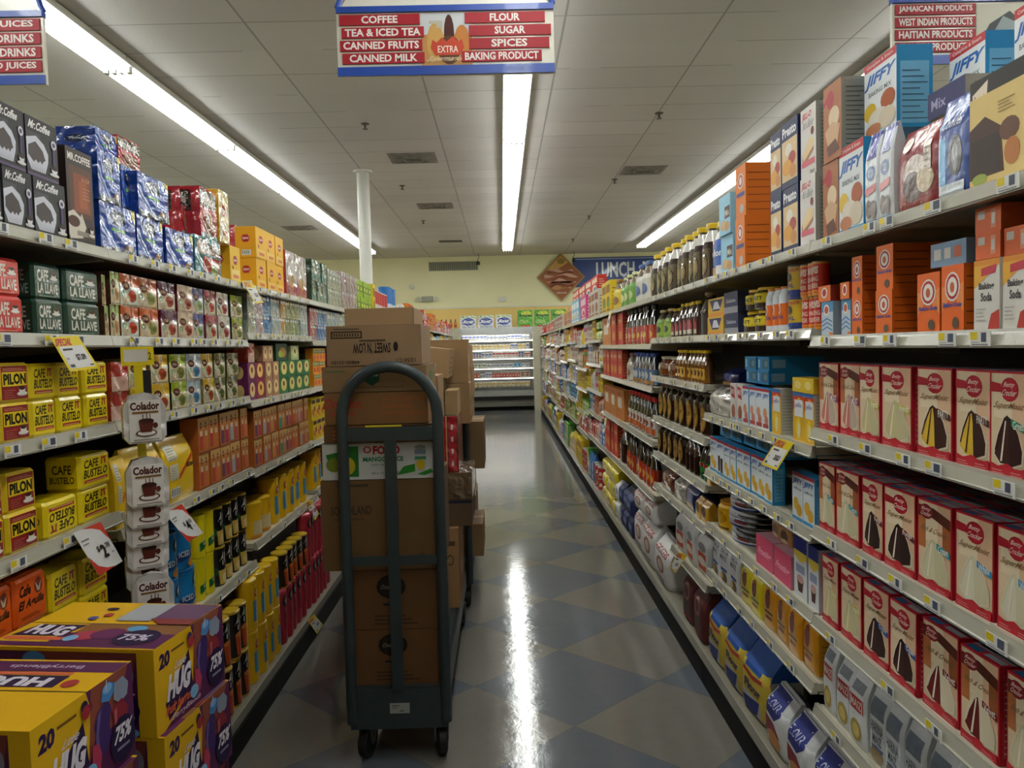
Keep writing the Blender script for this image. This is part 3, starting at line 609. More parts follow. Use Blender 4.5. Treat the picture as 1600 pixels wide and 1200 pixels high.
filt = [('r', 0, 0, 1, 1, '#2d2c2e'), ('r', 0, .1, .45, .75, '#44444a'), ('r', .0, .0, 1, .05, '#5a4a6a'), ('t', 'Mr.Coffee', .1, .8, .78, .95, '#e6e4e6', .1, 0, .03),
        ('p', [(-.0,.62),(.3,.7),(.55,.6),(.68,.45),(.66,.3),(.56,.1),(.12,.1),(0,.28)], '#c9cad6'), ('p', [(.05,.5),(.28,.6),(.5,.48),(.58,.33),(.5,.29),(.46,.24),(.4,.29),(.34,.24),(.27,.29),(.2,.24),(.1,.3),(.04,.34)], '#4a4040')] + \
       [('p', [(.14+k*.06,.11),(.15+k*.06,.22),(.16+k*.06,.11)], '#9a9cab') for k in range(7)] + [('e', .86, .66, .09, .08, '#c8c8d2'), ('e', .86, .66, .05, .04, '#5d4f70'), ('r', .82, .3, .89, .58, '#4b3763')] + cup(.84, .2, .13, .8, '#d6d6dc', '#3a2018')
kind('coffee_filter', 'box', (.185, .155, .12), 'dark grey coffee filter box', 'coffee filters', '#2d2c2e', side='#3b3b40', front=filt, so=lines(.15, .15, .85, .85, 8, '#77737c', .2), name='coffee_filter_box')
kind('coffee_filter_tall', 'box', (.17, .27, .12), 'tall brown coffee filter box', 'coffee filters', '#3c302c', side='#2a1b18', front=[('r', .1, .3, .95, .82, '#5a3a2a'), ('r', .25, .35, .85, .75, '#8d4a2c'), ('r', .45, .4, .75, .68, '#a85a34'), ('t', 'MR.COFFEE', .07, .87, .93, .95, '#e8e2dc', 0, 0, .03), ('p', [(0,.32),(.2,.36),(.45,.3),(.5,.34),(.66,.2),(.5,.08),(.05,.05),(0,.1)], '#cfc7b8'), ('e', .2, .24, .22, .06, '#4a241a'), ('r', .3, .1, .98, .15, '#8b8378'), ('t', 'MR.COFFEE', .1, .015, .9, .065, '#2d2a28', 0, 0, .03), ('t', '8-12 CUP', .55, .68, .85, .72, '#d8a080')] + lines(.55, .5, .85, .64, 4, '#c08a70', .25) + cup(.85, .18, .1, .6), so=[('p', [(.3,.93),(.7,.93),(.5,.86)], '#c9c4bc')] + lines(.2, .3, .8, .7, 5, '#6a5a54', .2), name='coffee_filter_box')
# ---- teas -------------------------------------------------------
kind('tetley', 'box', (.19, .155, .12), 'blue shrink-wrapped tea box', 'tea', '#1f4fae', 'film', side='#1a3f94', front=[('e', .5, .74, .24, .17, '#15264f'), ('t', 'Tetley', .34, .68, .68, .84, '#d5d9e0', .1, 0, .03), ('r', .3, .46, .7, .52, '#5fae4a'), ('p', [(.88,1),(1,1),(1,.7),(.92,.8)], '#c6b83a'), ('e', .8, .14, .13, .1, '#8a6a4a'), ('r', 0, 0, 1, .12, '#39445a')] , so=[('e', .5, .6, .3, .14, '#15264f'), ('t', 'Tetley', .3, .55, .7, .65, '#c9d0dc')], name='tea_box')
kind('salada_red', 'box', (.17, .205, .12), 'red shrink-wrapped tea box', 'tea', '#b3212f', 'film', side='#b3212f', front=[('r', 0, .62, 1, .96, '#2a2020'), ('t', 'Salada', .08, .68, .94, .9, '#e2d6cc', .1, 0, .03), ('e', .55, .32, .34, .22, '#8a5a44'), ('r', 0, 0, 1, .1, '#5f8a86')], so=[('r', .3, .5, .7, .92, '#2a2020'), ('t', 'Salada', .38, .54, .62, .9, '#e2d6cc', 0, -90)], name='tea_box')
kind('salada_teal', 'box', (.2, .155, .12), 'teal shrink-wrapped tea box', 'tea', '#3a7d86', 'film', front=[('e', .3, .74, .22, .2, '#b9a59c'), ('r', .45, .55, 1, .85, '#4a3838'), ('t', 'Salada', .5, .6, .95, .8, '#d9ccc0', .1), ('r', .3, .1, .95, .5, '#a83a34'), ('r', .6, .06, .85, .3, '#7d9a4a')], name='tea_box')
LIP = [('p', [(.3,.62),(.38,.74),(.62,.74),(.72,.62),(.62,.5),(.38,.5)], '#a82430'), ('t', 'Lipton', .36, .57, .66, .67, '#efe2d6', .05, 0, .03)]
kind('lipton', 'box', (.13, .15, .1), 'yellow tea box', 'tea', '#e3ac17', side='#dd9c14', front=LIP + [('r', .1, .06, .9, .3, '#e8c05a'), ('p', [(.2,.45),(.3,.4),(.28,.3),(.22,.34)], '#3a2a16'), ('r', .3, .1, .8, .2, '#d0703a')], so=LIP + barcode(.3, .08, .75, .25), name='tea_box')
kind('lipton_tall', 'box', (.12, .29, .1), 'tall yellow tea box', 'tea', '#e6b82c', side='#d99d18', front=LIP + [('r', .1, .08, .9, .36, '#ead07a'), ('r', .25, .12, .8, .22, '#d0703a'), ('p', [(.2,.48),(.32,.42),(.28,.34),(.2,.38)], '#3a2a16')], so=LIP, name='tea_box')
kind('lipton_pale', 'box', (.13, .29, .1), 'pale wrapped yellow tea box', 'tea', '#e8d79a', 'film', side='#e0b43a', front=LIP + [('r', .1, .1, .9, .4, '#e6dcc0'), ('r', .3, .14, .8, .24, '#cf8a6a')], name='tea_box')
kind('tea_pinkwrap', 'box', (.15, .2, .1), 'pink and clear wrapped tea carton', 'tea', '#cfc3c4', 'film', side='#b6404c', front=[('r', 0, .0, 1, .3, '#b84a52'), ('r', .1, .4, .9, .8, '#ddd6d2'), ('e', .5, .35, .3, .15, '#c9a06a')], name='tea_box')
kind('tea_green', 'box', (.15, .135, .1), 'green wrapped tea box', 'tea', '#1f5a40', 'film', side='#17513a', front=[('r', 0, 0, 1, .55, '#5f8f86'), ('e', .5, .5, .25, .2, '#a8b9a0'), ('t', 'TEA', .3, .7, .7, .9, '#cfdccf')], name='tea_box')
def bigelow(c1, c2, c3): return [('r', 0, 0, 1, 1, c1), ('r', 0, 0, 1, .62, c2), ('e', .32, .64, .22, .14, '#5a3026'), ('t', 'TEA', .2, .59, .45, .68, '#d8c6a6'), ('e', .66, .32, .24, .2, c3), ('e', .3, .22, .24, .16, '#b9a888'), ('r', .05, .02, .95, .06, '#8a7a5a'), ('e', .2, .38, .12, .1, '#7d9a6a')]
for i, (a, b_, c_, d) in enumerate([('#9db26a','#cdbb90','#b98a5a','green and tan herbal tea box'), ('#c25f35','#b4c0b8','#b0381f','orange topped herbal tea box'), ('#b9582c','#c0a478','#7d8a4a','orange and tan herbal tea box'), ('#4f2c52','#c2b4a4','#9a4030','purple topped herbal tea box'), ('#c9b39a','#c4a68e','#8e3a2e','tan and red herbal tea box'), ('#4d5f96','#b3bcc4','#7a9a5a','blue topped herbal tea box'), ('#a8445a','#b9b49a','#a83a3a','pink topped herbal tea box'), ('#c4bfb8','#c9c4bc','#9a2f3e','white herbal tea box'), ('#94aa2a','#c2b98a','#6f7a3a','lime green herbal tea box'), ('#cba52c','#cdbf92','#a84a2a','mustard yellow herbal tea box'), ('#a9bdc8','#c8ccca','#3a7aa0','white and blue herbal tea box'), ('#6f7350','#a8a080','#5a6a3a','olive green herbal tea box')]):
    kind('bg%d' % i, 'box', (.125, .094, .08), d, 'tea', a, 'film', side=['#5a3a2a','#8b4a2a','#7a3020','#7a1f30','#6a2a2a','#3a4a7a','#8a2f40','#a89f94','#1f2a20','#9a8a5a','#8a9aa0','#4a5236'][i], front=bigelow(a, b_, c_), name='tea_box')
def cele(c1, c2): return [('e', .5, .55, .34, .4, c2), ('e', .5, .62, .12, .16, '#7a3020'), ('r', .1, .05, .9, .18, c1)]
for i, (a, b_, d) in enumerate([('#7d1f3a','#e0b45a','maroon and gold tea box'), ('#6a2550','#d9b878','purple and gold tea box'), ('#2a6a3a','#d6c470','green and gold tea box'), ('#a87a5a','#dcc48a','tan tea box'), ('#9fae7a','#c9c68a','pale green tea box')]):
    kind('ce%d' % i, 'box', (.12, .098, .08), d, 'tea', a, side=a, front=cele(a, b_), so=[('e', .5, .5, .25, .35, b_)], name='tea_box')
kind('tea_red_side', 'box', (.13, .1, .1), 'coral red wrapped tea box', 'tea', '#a83a30', 'film', front=[('r', 0, 0, 1, .5, '#c9a090')], name='tea_box')
kind('tea_dark_green', 'box', (.14, .1, .1), 'dark green fruit tea box', 'tea', '#17452c', front=[('e', .6, .5, .3, .3, '#b07a2a'), ('e', .4, .4, .2, .2, '#8fa83a')], name='tea_box')
def bluish(c1, c2): return [('r', 0, 0, 1, .5, c2), ('e', .5, .5, .3, .25, c1), ('r', .1, .8, .9, .92, '#d9dcdc'), ('r', .1, .1, .9, .2, c1)]
for i, (a, b_, d) in enumerate([('#a3b0a4','#b9bba6','pale sage tea box'), ('#b3a0a4','#a89aa6','pale mauve tea box'), ('#3f7ab4','#8fb0cc','bright blue tea box'), ('#9ab0b8','#b3bcb4','grey blue tea box'), ('#c08a3a','#b5ad8e','amber edged tea box'), ('#8a9a6a','#aab08a','soft green tea box'), ('#b5666a','#a9a0a8','dusty pink tea box')]):
    kind('pb%d' % i, 'box', (.11, .1, .08), d, 'tea', a, 'film', front=bluish(a, b_), name='tea_box')
kind('lime_box', 'box', (.13, .13, .1), 'lime green drink mix box', 'drink mix', '#8fae2a', front=[('r', .1, .3, .9, .7, '#3a5a2a'), ('e', .5, .5, .25, .14, '#c8d24a')], name='drink_mix_box')
kind('blue_tall', 'can', (.1, .3, .1), 'tall blue canister', 'canister', '#1f6fb8', 'plastic', front=[('r', .1, .2, .9, .5, '#c9d6e0')], name='tall_canister', prof=[(.5,0),(.5,1)], cols=['#1f6fb8'], lid=('#1f6fb8', .04))
kind('redwhite_can', 'can', (.1, .24, .1), 'red and white canister', 'canister', '#c9c6c0', 'plastic', front=[('r', .05, .5, .95, .75, '#b0282e')], name='tall_canister', prof=[(.5,0),(.5,.3),(.5,.6),(.5,1)], cols=['#b0282e','#d0ccc4','#b0282e'], lid=('#d0ccc4', .04))
# drink mix sticks box: band of hexagon marks over glasses
def sticks(c): return [('r', 0, .78, 1, 1, '#caa060')] + [('p', [(u-.07,.84),(u,.9),(u+.07,.84),(u+.07,.74),(u,.68),(u-.07,.74)], '#3d1a1e') for u in (.27, .73)] + [('e', u, .79, .03, .03, '#d9c8a8') for u in (.27, .73)] + [('r', .1, .1, .42, .6, c[0]), ('r', .56, .1, .9, .58, c[1]), ('r', .14, .5, .38, .64, '#cdb795'), ('r', .6, .48, .86, .62, '#c4ab8a'), ('r', 0, 0, 1, .06, '#8a4a24')]
for i, (c, d) in enumerate([(('#b8402a','#c46a3a'), 'orange drink mix sticks box'), (('#6a3a5a','#b0304a'), 'purple and red drink sticks box'), (('#9a9aa4','#a84a4a'), 'grey and red drink sticks box'), (('#2a8a7a','#b0824a'), 'teal drink mix sticks box'), (('#c28a3a','#a8482a'), 'amber drink mix sticks box')]):
    kind('st%d' % i, 'box', (.13, .165, .07), d, 'drink mix', '#b8743a', side='#b0602c', front=sticks(c), name='drink_mix_box')
kind('iced_tea_bag', 'bag', (.19, .25, .07), 'yellow iced tea pouch', 'drink mix', '#e2bb1e', 'foil', front=[('p', [(.1,.5),(.9,.82),(.9,.74),(.1,.42)], '#c8401f'), ('t', 'Iced', .5, .52, .9, .64, '#2a2416', 0, 0, .03), ('e', .35, .7, .17, .06, '#c44a3a'), ('t', 'Lipton', .24, .68, .46, .72, '#ecd9c4'), ('e', .68, .28, .15, .1, '#e8dc6a'), ('p', [(.6,.3),(.85,.3),(.8,.06),(.64,.06)], '#8a3a1f'), ('r', .05, .03, .6, .2, '#d9cf8a')], name='iced_tea_pouch')
kind('iced_tea_back', 'bag', (.2, .25, .07), 'yellow iced tea pouch with barcode', 'drink mix', '#e2bb1e', 'foil', front=[('p', [(.4,.4),(.95,.75),(.95,.67),(.4,.32)], '#c8401f'), ('t', 'Iced', .68, .48, .95, .58, '#2a2416', 0, 0, .03), ('r', .05, .66, .35, .9, '#d8d4bc'), ('r', .08, .36, .36, .6, '#d8d4bc')] + lines(.08, .68, .32, .88, 5, '#8a8470', .25) + lines(.1, .38, .33, .58, 5, '#8a8470', .25) + barcode(.06, .1, .36, .24), name='iced_tea_pouch')
def fourc(c, d, fr): return dict(front=[('e', .62, .8, .27, .18, '#111111'), ('t', '4C', .42, .7, .84, .92, '#e0e0da', 0, 0, .01)] + fr)
def canister(key, c, lid, fr, desc, w=.13, h=.17):
    kind(key, 'can', (w, h, w*.8), desc, 'canister', c, 'plastic', front=fr, name='drink_mix_canister', prof=[(.47,0),(.5,.03),(.49,.5),(.5,.93),(.5,1)], cols=[c]*4, lid=(lid, .05))
canister('c4_blue', '#1b78b4', '#1b6aa6', [('e', .68, .72, .2, .17, '#111111'), ('t', '4C', .54, .62, .82, .82, '#e4e4de'), ('p', [(.05,.35),(.95,.5),(.95,.32),(.05,.18)], '#16407a'), ('t', 'ICED TEA', .15, .3, .85, .42, '#d9d9c8', 0), ('e', .6, .13, .2, .1, '#d98a2a'), ('p', [(.75,.3),(1,.3),(1,.02),(.85,.02)], '#b0302a')], 'blue drink mix canister')
canister('c4_yellow', '#dccb12', '#e2d42a', [('e', .8, .6, .12, .12, '#1a1a16'), ('p', [(.2,.35),(1,.5),(1,.32),(.2,.16)], '#1f6a3a'), ('t', 'LITE', .4, .3, .8, .42, '#d9e0c0'), ('e', .75, .08, .12, .06, '#4a4a20')], 'lemon yellow drink mix canister')
canister('c4_dark', '#21201c', '#b99a2a', [('e', .5, .68, .34, .26, '#0e0e0e'), ('t', '4C', .22, .52, .8, .86, '#d9d9d0', 0, 0, .01), ('p', [(.15,.4),(.85,.4),(.78,.05),(.2,.05)], '#c9a64a'), ('e', .5, .2, .2, .12, '#d8c48a'), ('p', [(0,.5),(.15,.44),(.15,.3),(0,.3)], '#1f5a2a')], 'black and gold drink mix canister')
canister('c4_orange', '#2a211a', '#c9a62a', [('e', .5, .74, .36, .22, '#0c0c0c'), ('t', '4C', .2, .6, .82, .92, '#d9d9d0', 0, 0, .01), ('p', [(.2,.5),(.8,.5),(.74,.08),(.28,.08)], '#b8481a'), ('e', .5, .5, .3, .06, '#cf7a3a'), ('e', .8, .12, .14, .07, '#c8b83a'), ('r', 0, 0, 1, .05, '#c99a1a')], 'black and orange iced tea canister', .15, .2)
canister('lip_can', '#dfae18', '#e0b82a', [('r', .1, .12, .7, .5, '#cfc090'), ('e', .7, .66, .2, .1, '#a82430'), ('t', 'Lipton', .56, .62, .86, .7, '#ecdccc'), ('r', 0, 0, 1, .1, '#d08a2a')], 'yellow lidded iced tea canister', .15, .17)
canister('lip_can_blue', '#dfae18', '#e0b82a', [('r', .3, .2, .95, .6, '#4a8aa8'), ('e', .6, .74, .22, .1, '#a82430'), ('t', 'Lipton', .44, .7, .78, .78, '#ecdccc')], 'yellow and blue iced tea canister', .14, .24)
canister('pink_can', '#a82f3e', '#c9485a', [('r', .3, .3, .7, .6, '#8a2030'), ('e', .5, .8, .3, .12, '#1a1514'), ('t', '4C', .34, .73, .66, .87, '#d0c8c0')], 'raspberry red drink mix canister', .14, .27)
kind('jello', 'box', (.1, .085, .05), 'orange gelatin box', 'dessert mix', '#d98a1f', front=[('r', .1, .6, .9, .9, '#2f7a3a'), ('t', 'JELLO', .15, .65, .85, .85, '#e8e0c8'), ('e', .5, .3, .3, .2, '#c8481f')], name='gelatin_box')
kind('fruit_mix', 'box', (.11, .16, .06), 'yellow fruit drink mix box', 'drink mix', '#d9b81c', front=[('r', .1, .75, .9, .93, '#3a1a1a'), ('e', .35, .35, .2, .14, '#c8502a'), ('e', .7, .5, .18, .14, '#7a2a4a'), ('e', .6, .2, .2, .1, '#d98a1a')], name='drink_mix_box')
# ---- right side: top shelf -------------------------------------
jf = [('r', 0, 0, 1, 1, '#dfe3e6'), ('r', .0, .9, 1, 1, '#b92a32'), ('t', 'JIFFY', .06, .66, .94, .84, '#2a63b0', .15, 0, .04), ('t', 'BAKING MIX', .15, .56, .85, .62, '#55606a'), ('t', 'Complete & Smart', .1, .92, .9, .975, '#e8d0cc'), ('r', 0, 0, 1, .06, '#3d8fc0')]
kind('jiffy_big', 'box', (.15, .235, .09), 'large blue and white baking mix box', 'baking mix', '#2f8fc6', top='#2f8fc6', front=jf + [('e', .2, .36, .2, .12, '#d9b43a'), ('e', .75, .42, .22, .12, '#a8562f'), ('e', .45, .24, .32, .13, '#d9cfc0'), ('e', .72, .2, .26, .13, '#cdbfa8'), ('e', .3, .12, .25, .08, '#b9744a')], so=[('r', .1, .05, .9, .8, '#74b4da')] + lines(.15, .1, .85, .75, 9, '#35566a', .16), name='baking_mix_box')
kind('jiffy', 'box', (.075, .15, .045), 'small corn muffin mix box', 'muffin mix', '#2f8fc6', top='#2585bd', front=[('r', 0, 0, 1, 1, '#d5dde2'), ('r', 0, .93, 1, 1, '#b0303a'), ('t', 'JIFFY', .08, .74, .92, .88, '#2a63b0', .1, 0, .04), ('t', 'muffin mix', .12, .64, .88, .7, '#55606a'), ('e', .36, .34, .25, .14, '#d8ad3a'), ('e', .66, .22, .26, .13, '#d2a232'), ('r', 0, 0, 1, .07, '#3d8fc0')], so=[('r', .15, .1, .85, .85, '#5fa8d4')] + lines(.2, .14, .8, .8, 8, '#3a6a86', .16), name='muffin_mix_box')
kind('jiffy_choc', 'box', (.075, .15, .045), 'small chocolate muffin mix box', 'muffin mix', '#2f8fc6', top='#2585bd', front=[('r', 0, 0, 1, 1, '#d5dde2'), ('r', 0, .93, 1, 1, '#b0303a'), ('t', 'JIFFY', .08, .74, .92, .88, '#2a63b0', .1, 0, .04), ('r', .2, .1, .48, .55, '#4a2a22'), ('r', .55, .08, .85, .5, '#3f231c'), ('r', 0, 0, 1, .07, '#3d8fc0')], so=[('r', .15, .1, .85, .85, '#5fa8d4')], name='muffin_mix_box')
kind('jiffy_berry', 'box', (.075, .15, .045), 'small berry muffin mix box', 'muffin mix', '#2f8fc6', top='#2585bd', front=[('r', 0, 0, 1, 1, '#d5dde2'), ('r', 0, .93, 1, 1, '#b0303a'), ('t', 'JIFFY', .08, .74, .92, .88, '#2a63b0', .1, 0, .04), ('e', .4, .42, .28, .12, '#cf9068'), ('e', .6, .24, .28, .12, '#c4786a'), ('r', .1, .06, .9, .16, '#a83a34')], so=[('r', .15, .1, .85, .85, '#5fa8d4')], name='muffin_mix_box')
kind('blue_case', 'box', (.19, .055, .2), 'flat bright blue mix box', 'baking mix', '#2a8ac2', top='#2a8ac2', front=[('r', .06, .2, .2, .8, '#a9cfe4'), ('r', .4, .15, .95, .85, '#3f6f86'), ('e', .75, .5, .14, .25, '#6f949f')], so=[('r', .06, .2, .3, .8, '#8fb9d0')], name='mix_carton')
kind('presto', 'box', (.15, .215, .09), 'navy cake flour box', 'cake flour', '#1a2450', top='#141c40', front=[('r', .04, .1, .96, .72, '#d6b98a'), ('e', .45, .56, .2, .1, '#e2dcd0'), ('e', .66, .42, .22, .1, '#a8402f'), ('e', .35, .3, .3, .12, '#d99a3a'), ('e', .7, .22, .2, .1, '#c98a4a'), ('t', 'Presto', .08, .77, .92, .93, '#e8e8ee', .0, 0, .04)], so=lines(.2, .1, .8, .7, 10, '#5a6484', .15), name='cake_flour_box')
kind('jello_cake', 'box', (.14, .215, .1), 'white and pink cheesecake box', 'dessert mix', '#d8d3cf', side='#9a9690', top='#c9c4bc', front=[('t', 'JELL-O', .1, .82, .7, .93, '#c23a48', .1, 0, .04), ('t', 'No Bake', .15, .7, .85, .81, '#8a8a90', .2), ('p', [(.1,.35),(.6,.55),(.9,.5),(.85,.4),(.2,.24)], '#e2c79a'), ('p', [(.1,.35),(.2,.24),(.85,.4),(.85,.34),(.2,.17),(.1,.27)], '#a8714a'), ('e', .78, .62, .1, .06, '#7a2a2a'), ('r', .08, .16, .92, .24, '#cf5a6a'), ('t', 'Cheesecake', .6, .03, .9, .09, '#55504a')], so=[('r', .1, .05, .9, .95, '#8f8b84')] + lines(.15, .08, .85, .92, 16, '#4a4844', .2), name='cheesecake_box')
kind('betty_brown', 'box', (.13, .215, .08), 'brown cookie mix pouch box', 'baking mix', '#a86a44', side='#9a948a', front=[('r', 0, 0, 1, 1, '#a8663e'), ('e', .4, .8, .2, .12, '#a82430'), ('p', [(.0,.74),(.3,.8),(.3,.86),(0,.8)], '#a82430'), ('e', .6, .55, .3, .14, '#d9c2a0'), ('p', [(.1,.4),(.5,.5),(.95,.42),(.8,.2),(.3,.16)], '#c9a27c'), ('p', [(.2,.2),(.7,.26),(.9,.1),(.3,.06)], '#5f3322')], so=[('r', .08, .04, .92, .96, '#8f8b82')] + lines(.15, .08, .85, .92, 14, '#4a4844', .2), name='baking_mix_box')
kind('white_mix', 'bag', (.11, .25, .06), 'white baking mix pouch, blue top', 'baking mix', '#d8dce2', 'foil', front=[('r', 0, .72, 1, 1, '#1f2f9a'), ('e', .5, .84, .12, .1, '#c9cfe0'), ('e', .5, .84, .07, .07, '#1f2f9a'), ('e', .5, .56, .3, .08, '#5f7ab0'), ('t', '123', .34, .52, .66, .6, '#dfe3ea'), ('p', [(.1,.4),(.9,.44),(.85,.36),(.15,.32)], '#b93030'), ('e', .35, .18, .2, .1, '#5a4038'), ('e', .7, .16, .2, .1, '#5a4038'), ('r', .0, 0, 1, .05, '#3d8fc0')], name='baking_mix_pouch')
kind('red_pouch', 'bag', (.19, .2, .07), 'dark red brownie mix pouch', 'baking mix', '#8a2528', 'foil', front=[('e', .5, .45, .3, .22, '#c9b8ae'), ('e', .45, .3, .24, .18, '#4a2a26'), ('e', .75, .35, .2, .16, '#cdb89a'), ('r', .72, .45, .9, .78, '#cdbfae'), ('e', .25, .82, .12, .09, '#d9ccb8')] + lines(.74, .48, .88, .76, 4, '#7a6a60', .2), name='brownie_mix_pouch')
kind('blue_pouch', 'bag', (.15, .24, .07), 'blue cookie mix pouch', 'baking mix', '#2a4a9a', 'foil', front=[('r', 0, .0, .3, .75, '#6ab0e0'), ('t', 'Cookies', .2, .7, .85, .8, '#d9dcea', .2), ('e', .62, .42, .22, .2, '#3a3634'), ('e', .62, .4, .1, .14, '#8a8a90'), ('r', .1, .02, .9, .16, '#c0c8d0')], name='cookie_mix_pouch')
kind('purple_lying', 'box', (.16, .06, .2), 'dark purple mix box lying flat', 'baking mix', '#2c2c62', side='#b9b6b0', front=[('t', 'Mix', .1, .3, .5, .7, '#a8a4c8')], so=lines(.1, .15, .9, .85, 4, '#77756f', .3), name='baking_mix_box')
kind('brownie_big', 'box', (.2, .235, .1), 'large yellow brownie mix box', 'baking mix', '#d9b45a', side='#b9945a', top='#2a241e', front=[('r', 0, .84, 1, 1, '#26211d'), ('p', [(.05,.88),(.35,.96),(.32,.76),(.05,.7)], '#e8d9c4'), ('t', 'Brownie', .08, .78, .3, .86, '#b94a5a', .1), ('r', 0, .05, 1, .84, '#dcc07a'), ('p', [(.0,.56),(.3,.64),(.6,.5),(.66,.1),(.0,.1)], '#4a3026'), ('r', .04, .12, .58, .46, '#3a2a24'), ('e', .75, .45, .18, .1, '#6a4534'), ('e', .8, .25, .14, .12, '#b9743a'), ('e', .2, .09, .15, .05, '#9aa84a')] + lines(.55, .62, .85, .74, 4, '#8a6a3a', .25), name='brownie_mix_box')
kind('orange_tall', 'box', (.1, .2, .1), 'tall orange baking soda box', 'baking soda', '#d9751a', side='#cc6512', front=[('e', .5, .7, .3, .15, '#d9d2c8'), ('e', .5, .7, .24, .12, '#b8322a'), ('e', .5, .7, .14, .08, '#e2d8cc'), ('r', .1, .4, .9, .48, '#3a4a8a'), ('e', .6, .16, .2, .09, '#b9b4b0')], so=[('r', .08, .1 + k*.14, .92, .115 + k*.14, '#7a3a12') for k in range(6)], name='baking_soda_box')
kind('cookie_blue', 'box', (.12, .15, .07), 'light blue cookie mix box', 'baking mix', '#8fc4de', front=[('e', .35, .25, .25, .14, '#c9a87a'), ('e', .7, .2, .22, .12, '#b98f5f'), ('r', .5, .4, .95, .7, '#4a2a2a'), ('t', 'Mix', .55, .46, .9, .62, '#d9d4c8')], name='cookie_mix_box')
# bottles: profile in (r, z) of unit size
SYR = [(.42,0),(.5,.03),(.5,.55),(.42,.66),(.3,.78),(.2,.86),(.2,.9)]
kind('syrup_big', 'bottle', (.095, .28, .075), 'large dark syrup bottle, yellow cap', 'syrup', '#2a120c', 'glass', prof=SYR, cols=['#2a120c','#2a120c','#2a120c','#c9c6c0','#c9c6c0','#2a120c'], cap=('#d8b41c', .24, .09), front=[('e', .5, .3, .3, .2, '#6a5638'), ('e', .5, .3, .2, .13, '#8a734a')], name='syrup_bottle')
kind('syrup_blue', 'bottle', (.11, .26, .08), 'blue labelled syrup bottle', 'syrup', '#1f4fa8', 'plastic', prof=SYR, cols=['#1f5ab4','#1f5ab4','#1f5ab4','#c9c6c0','#c9c6c0','#2a120c'], cap=('#d8b41c', .24, .09), front=[('e', .3, .62, .18, .08, '#d05a2a'), ('t', 'Pandora', .02, .36, .98, .48, '#dfe4ea', 0, 0, .03), ('e', .4, .1, .3, .08, '#b98a5a'), ('r', .6, .05, .95, .2, '#d9d9d9')], name='syrup_bottle')
kind('syrup_small', 'bottle', (.075, .19, .06), 'dark syrup bottle, yellow cap', 'syrup', '#38170f', 'glass', prof=SYR, cols=['#38170f']*3 + ['#5a4a42']*2 + ['#38170f'], cap=('#d8b41c', .24, .09), front=[('e', .5, .3, .32, .2, '#a8404a'), ('r', .2, .08, .8, .2, '#c9b9a0')], name='syrup_bottle')
kind('syrup_tall', 'bottle', (.1, .24, .08), 'tall dark brown syrup bottle', 'syrup', '#2b130e', 'glass', prof=SYR, cols=['#2b130e']*6, cap=('#a88f6a', .24, .08), front=[('r', .2, .5, .8, .58, '#5a4038')], name='syrup_bottle')
kind('syrup_round', 'bottle', (.095, .2, .06), 'dark maple syrup bottle, oval label', 'syrup', '#1f120c', 'glass', prof=[(.42,0),(.5,.04),(.5,.6),(.44,.76),(.24,.88),(.2,.92)], cols=['#1f120c']*5, cap=('#8a8478', .24, .08), front=[('e', .5, .4, .34, .34, '#8a6a2a'), ('e', .5, .4, .28, .28, '#b0863a'), ('t', 'SYRUP', .3, .34, .7, .46, '#3a2412')], name='maple_syrup_bottle')
kind('syrup_amber', 'bottle', (.07, .18, .055), 'slim amber honey bottle', 'honey', '#8a5a1a', 'glass', prof=SYR, cols=['#7a4a14']*3 + ['#5f3a18']*3, cap=('#d8b41c', .24, .09), front=[('r', .15, .12, .85, .44, '#c29a3a'), ('e', .5, .3, .2, .1, '#5a2a14')], name='honey_bottle')
kind('honey_jar', 'bottle', (.11, .13, .1), 'round honey jar', 'honey', '#6a3414', 'glass', prof=[(.36,0),(.48,.1),(.5,.4),(.46,.65),(.32,.8),(.3,.86)], cols=['#7a3f1a']*5, cap=('#b0a890', .34, .13), front=[('e', .4, .45, .22, .2, '#c9b49a')], name='honey_jar')
kind('sq_green', 'bottle', (.085, .17, .07), 'green labelled agave bottle', 'syrup', '#4a5a2a', 'plastic', prof=SYR, cols=['#1c1a12','#7a9a3a','#7a9a3a','#3a3020','#3a3020','#2a2418'], cap=('#b9a070', .24, .09), front=[('r', .05, .1, .95, .5, '#8fae3a'), ('e', .5, .3, .25, .12, '#2a3a1a')], name='agave_bottle')
kind('sauce_dark', 'bottle', (.065, .22, .055), 'black dessert sauce bottle', 'sauce', '#16120f', 'glass', prof=[(.42,0),(.5,.04),(.5,.5),(.36,.7),(.2,.85),(.18,.9)], cols=['#8a3a1a','#a8341c','#15110e','#15110e','#15110e'], cap=('#17120f', .24, .12), front=[('r', .1, .1, .9, .5, '#b9381c'), ('e', .5, .26, .3, .1, '#d9a23a')], name='sauce_bottle')
kind('sauce_red', 'bottle', (.065, .22, .055), 'dark sauce bottle, red cap', 'sauce', '#1a100c', 'glass', prof=[(.42,0),(.5,.04),(.5,.5),(.36,.7),(.2,.85),(.18,.9)], cols=['#1a100c','#a8a09a','#15110e','#15110e','#15110e'], cap=('#a81f1f', .28, .12), front=[('r', .1, .08, .9, .5, '#c9c4bc'), ('r', .1, .08, .9, .24, '#b9582c'), ('e', .5, .34, .26, .08, '#8a2a2a')], name='sauce_bottle')
kind('sauce_blue', 'bottle', (.07, .19, .055), 'dark bottle, blue cap', 'sauce', '#20304a', 'glass', prof=[(.42,0),(.5,.04),(.5,.5),(.36,.7),(.22,.85),(.2,.9)], cols=['#1a2230','#5a7aa0','#20283a','#20283a','#20283a'], cap=('#24489a', .28, .12), front=[('e', .5, .3, .3, .14, '#b9c4cc'), ('r', .1, .04, .9, .16, '#a87a4a')], name='sauce_bottle')
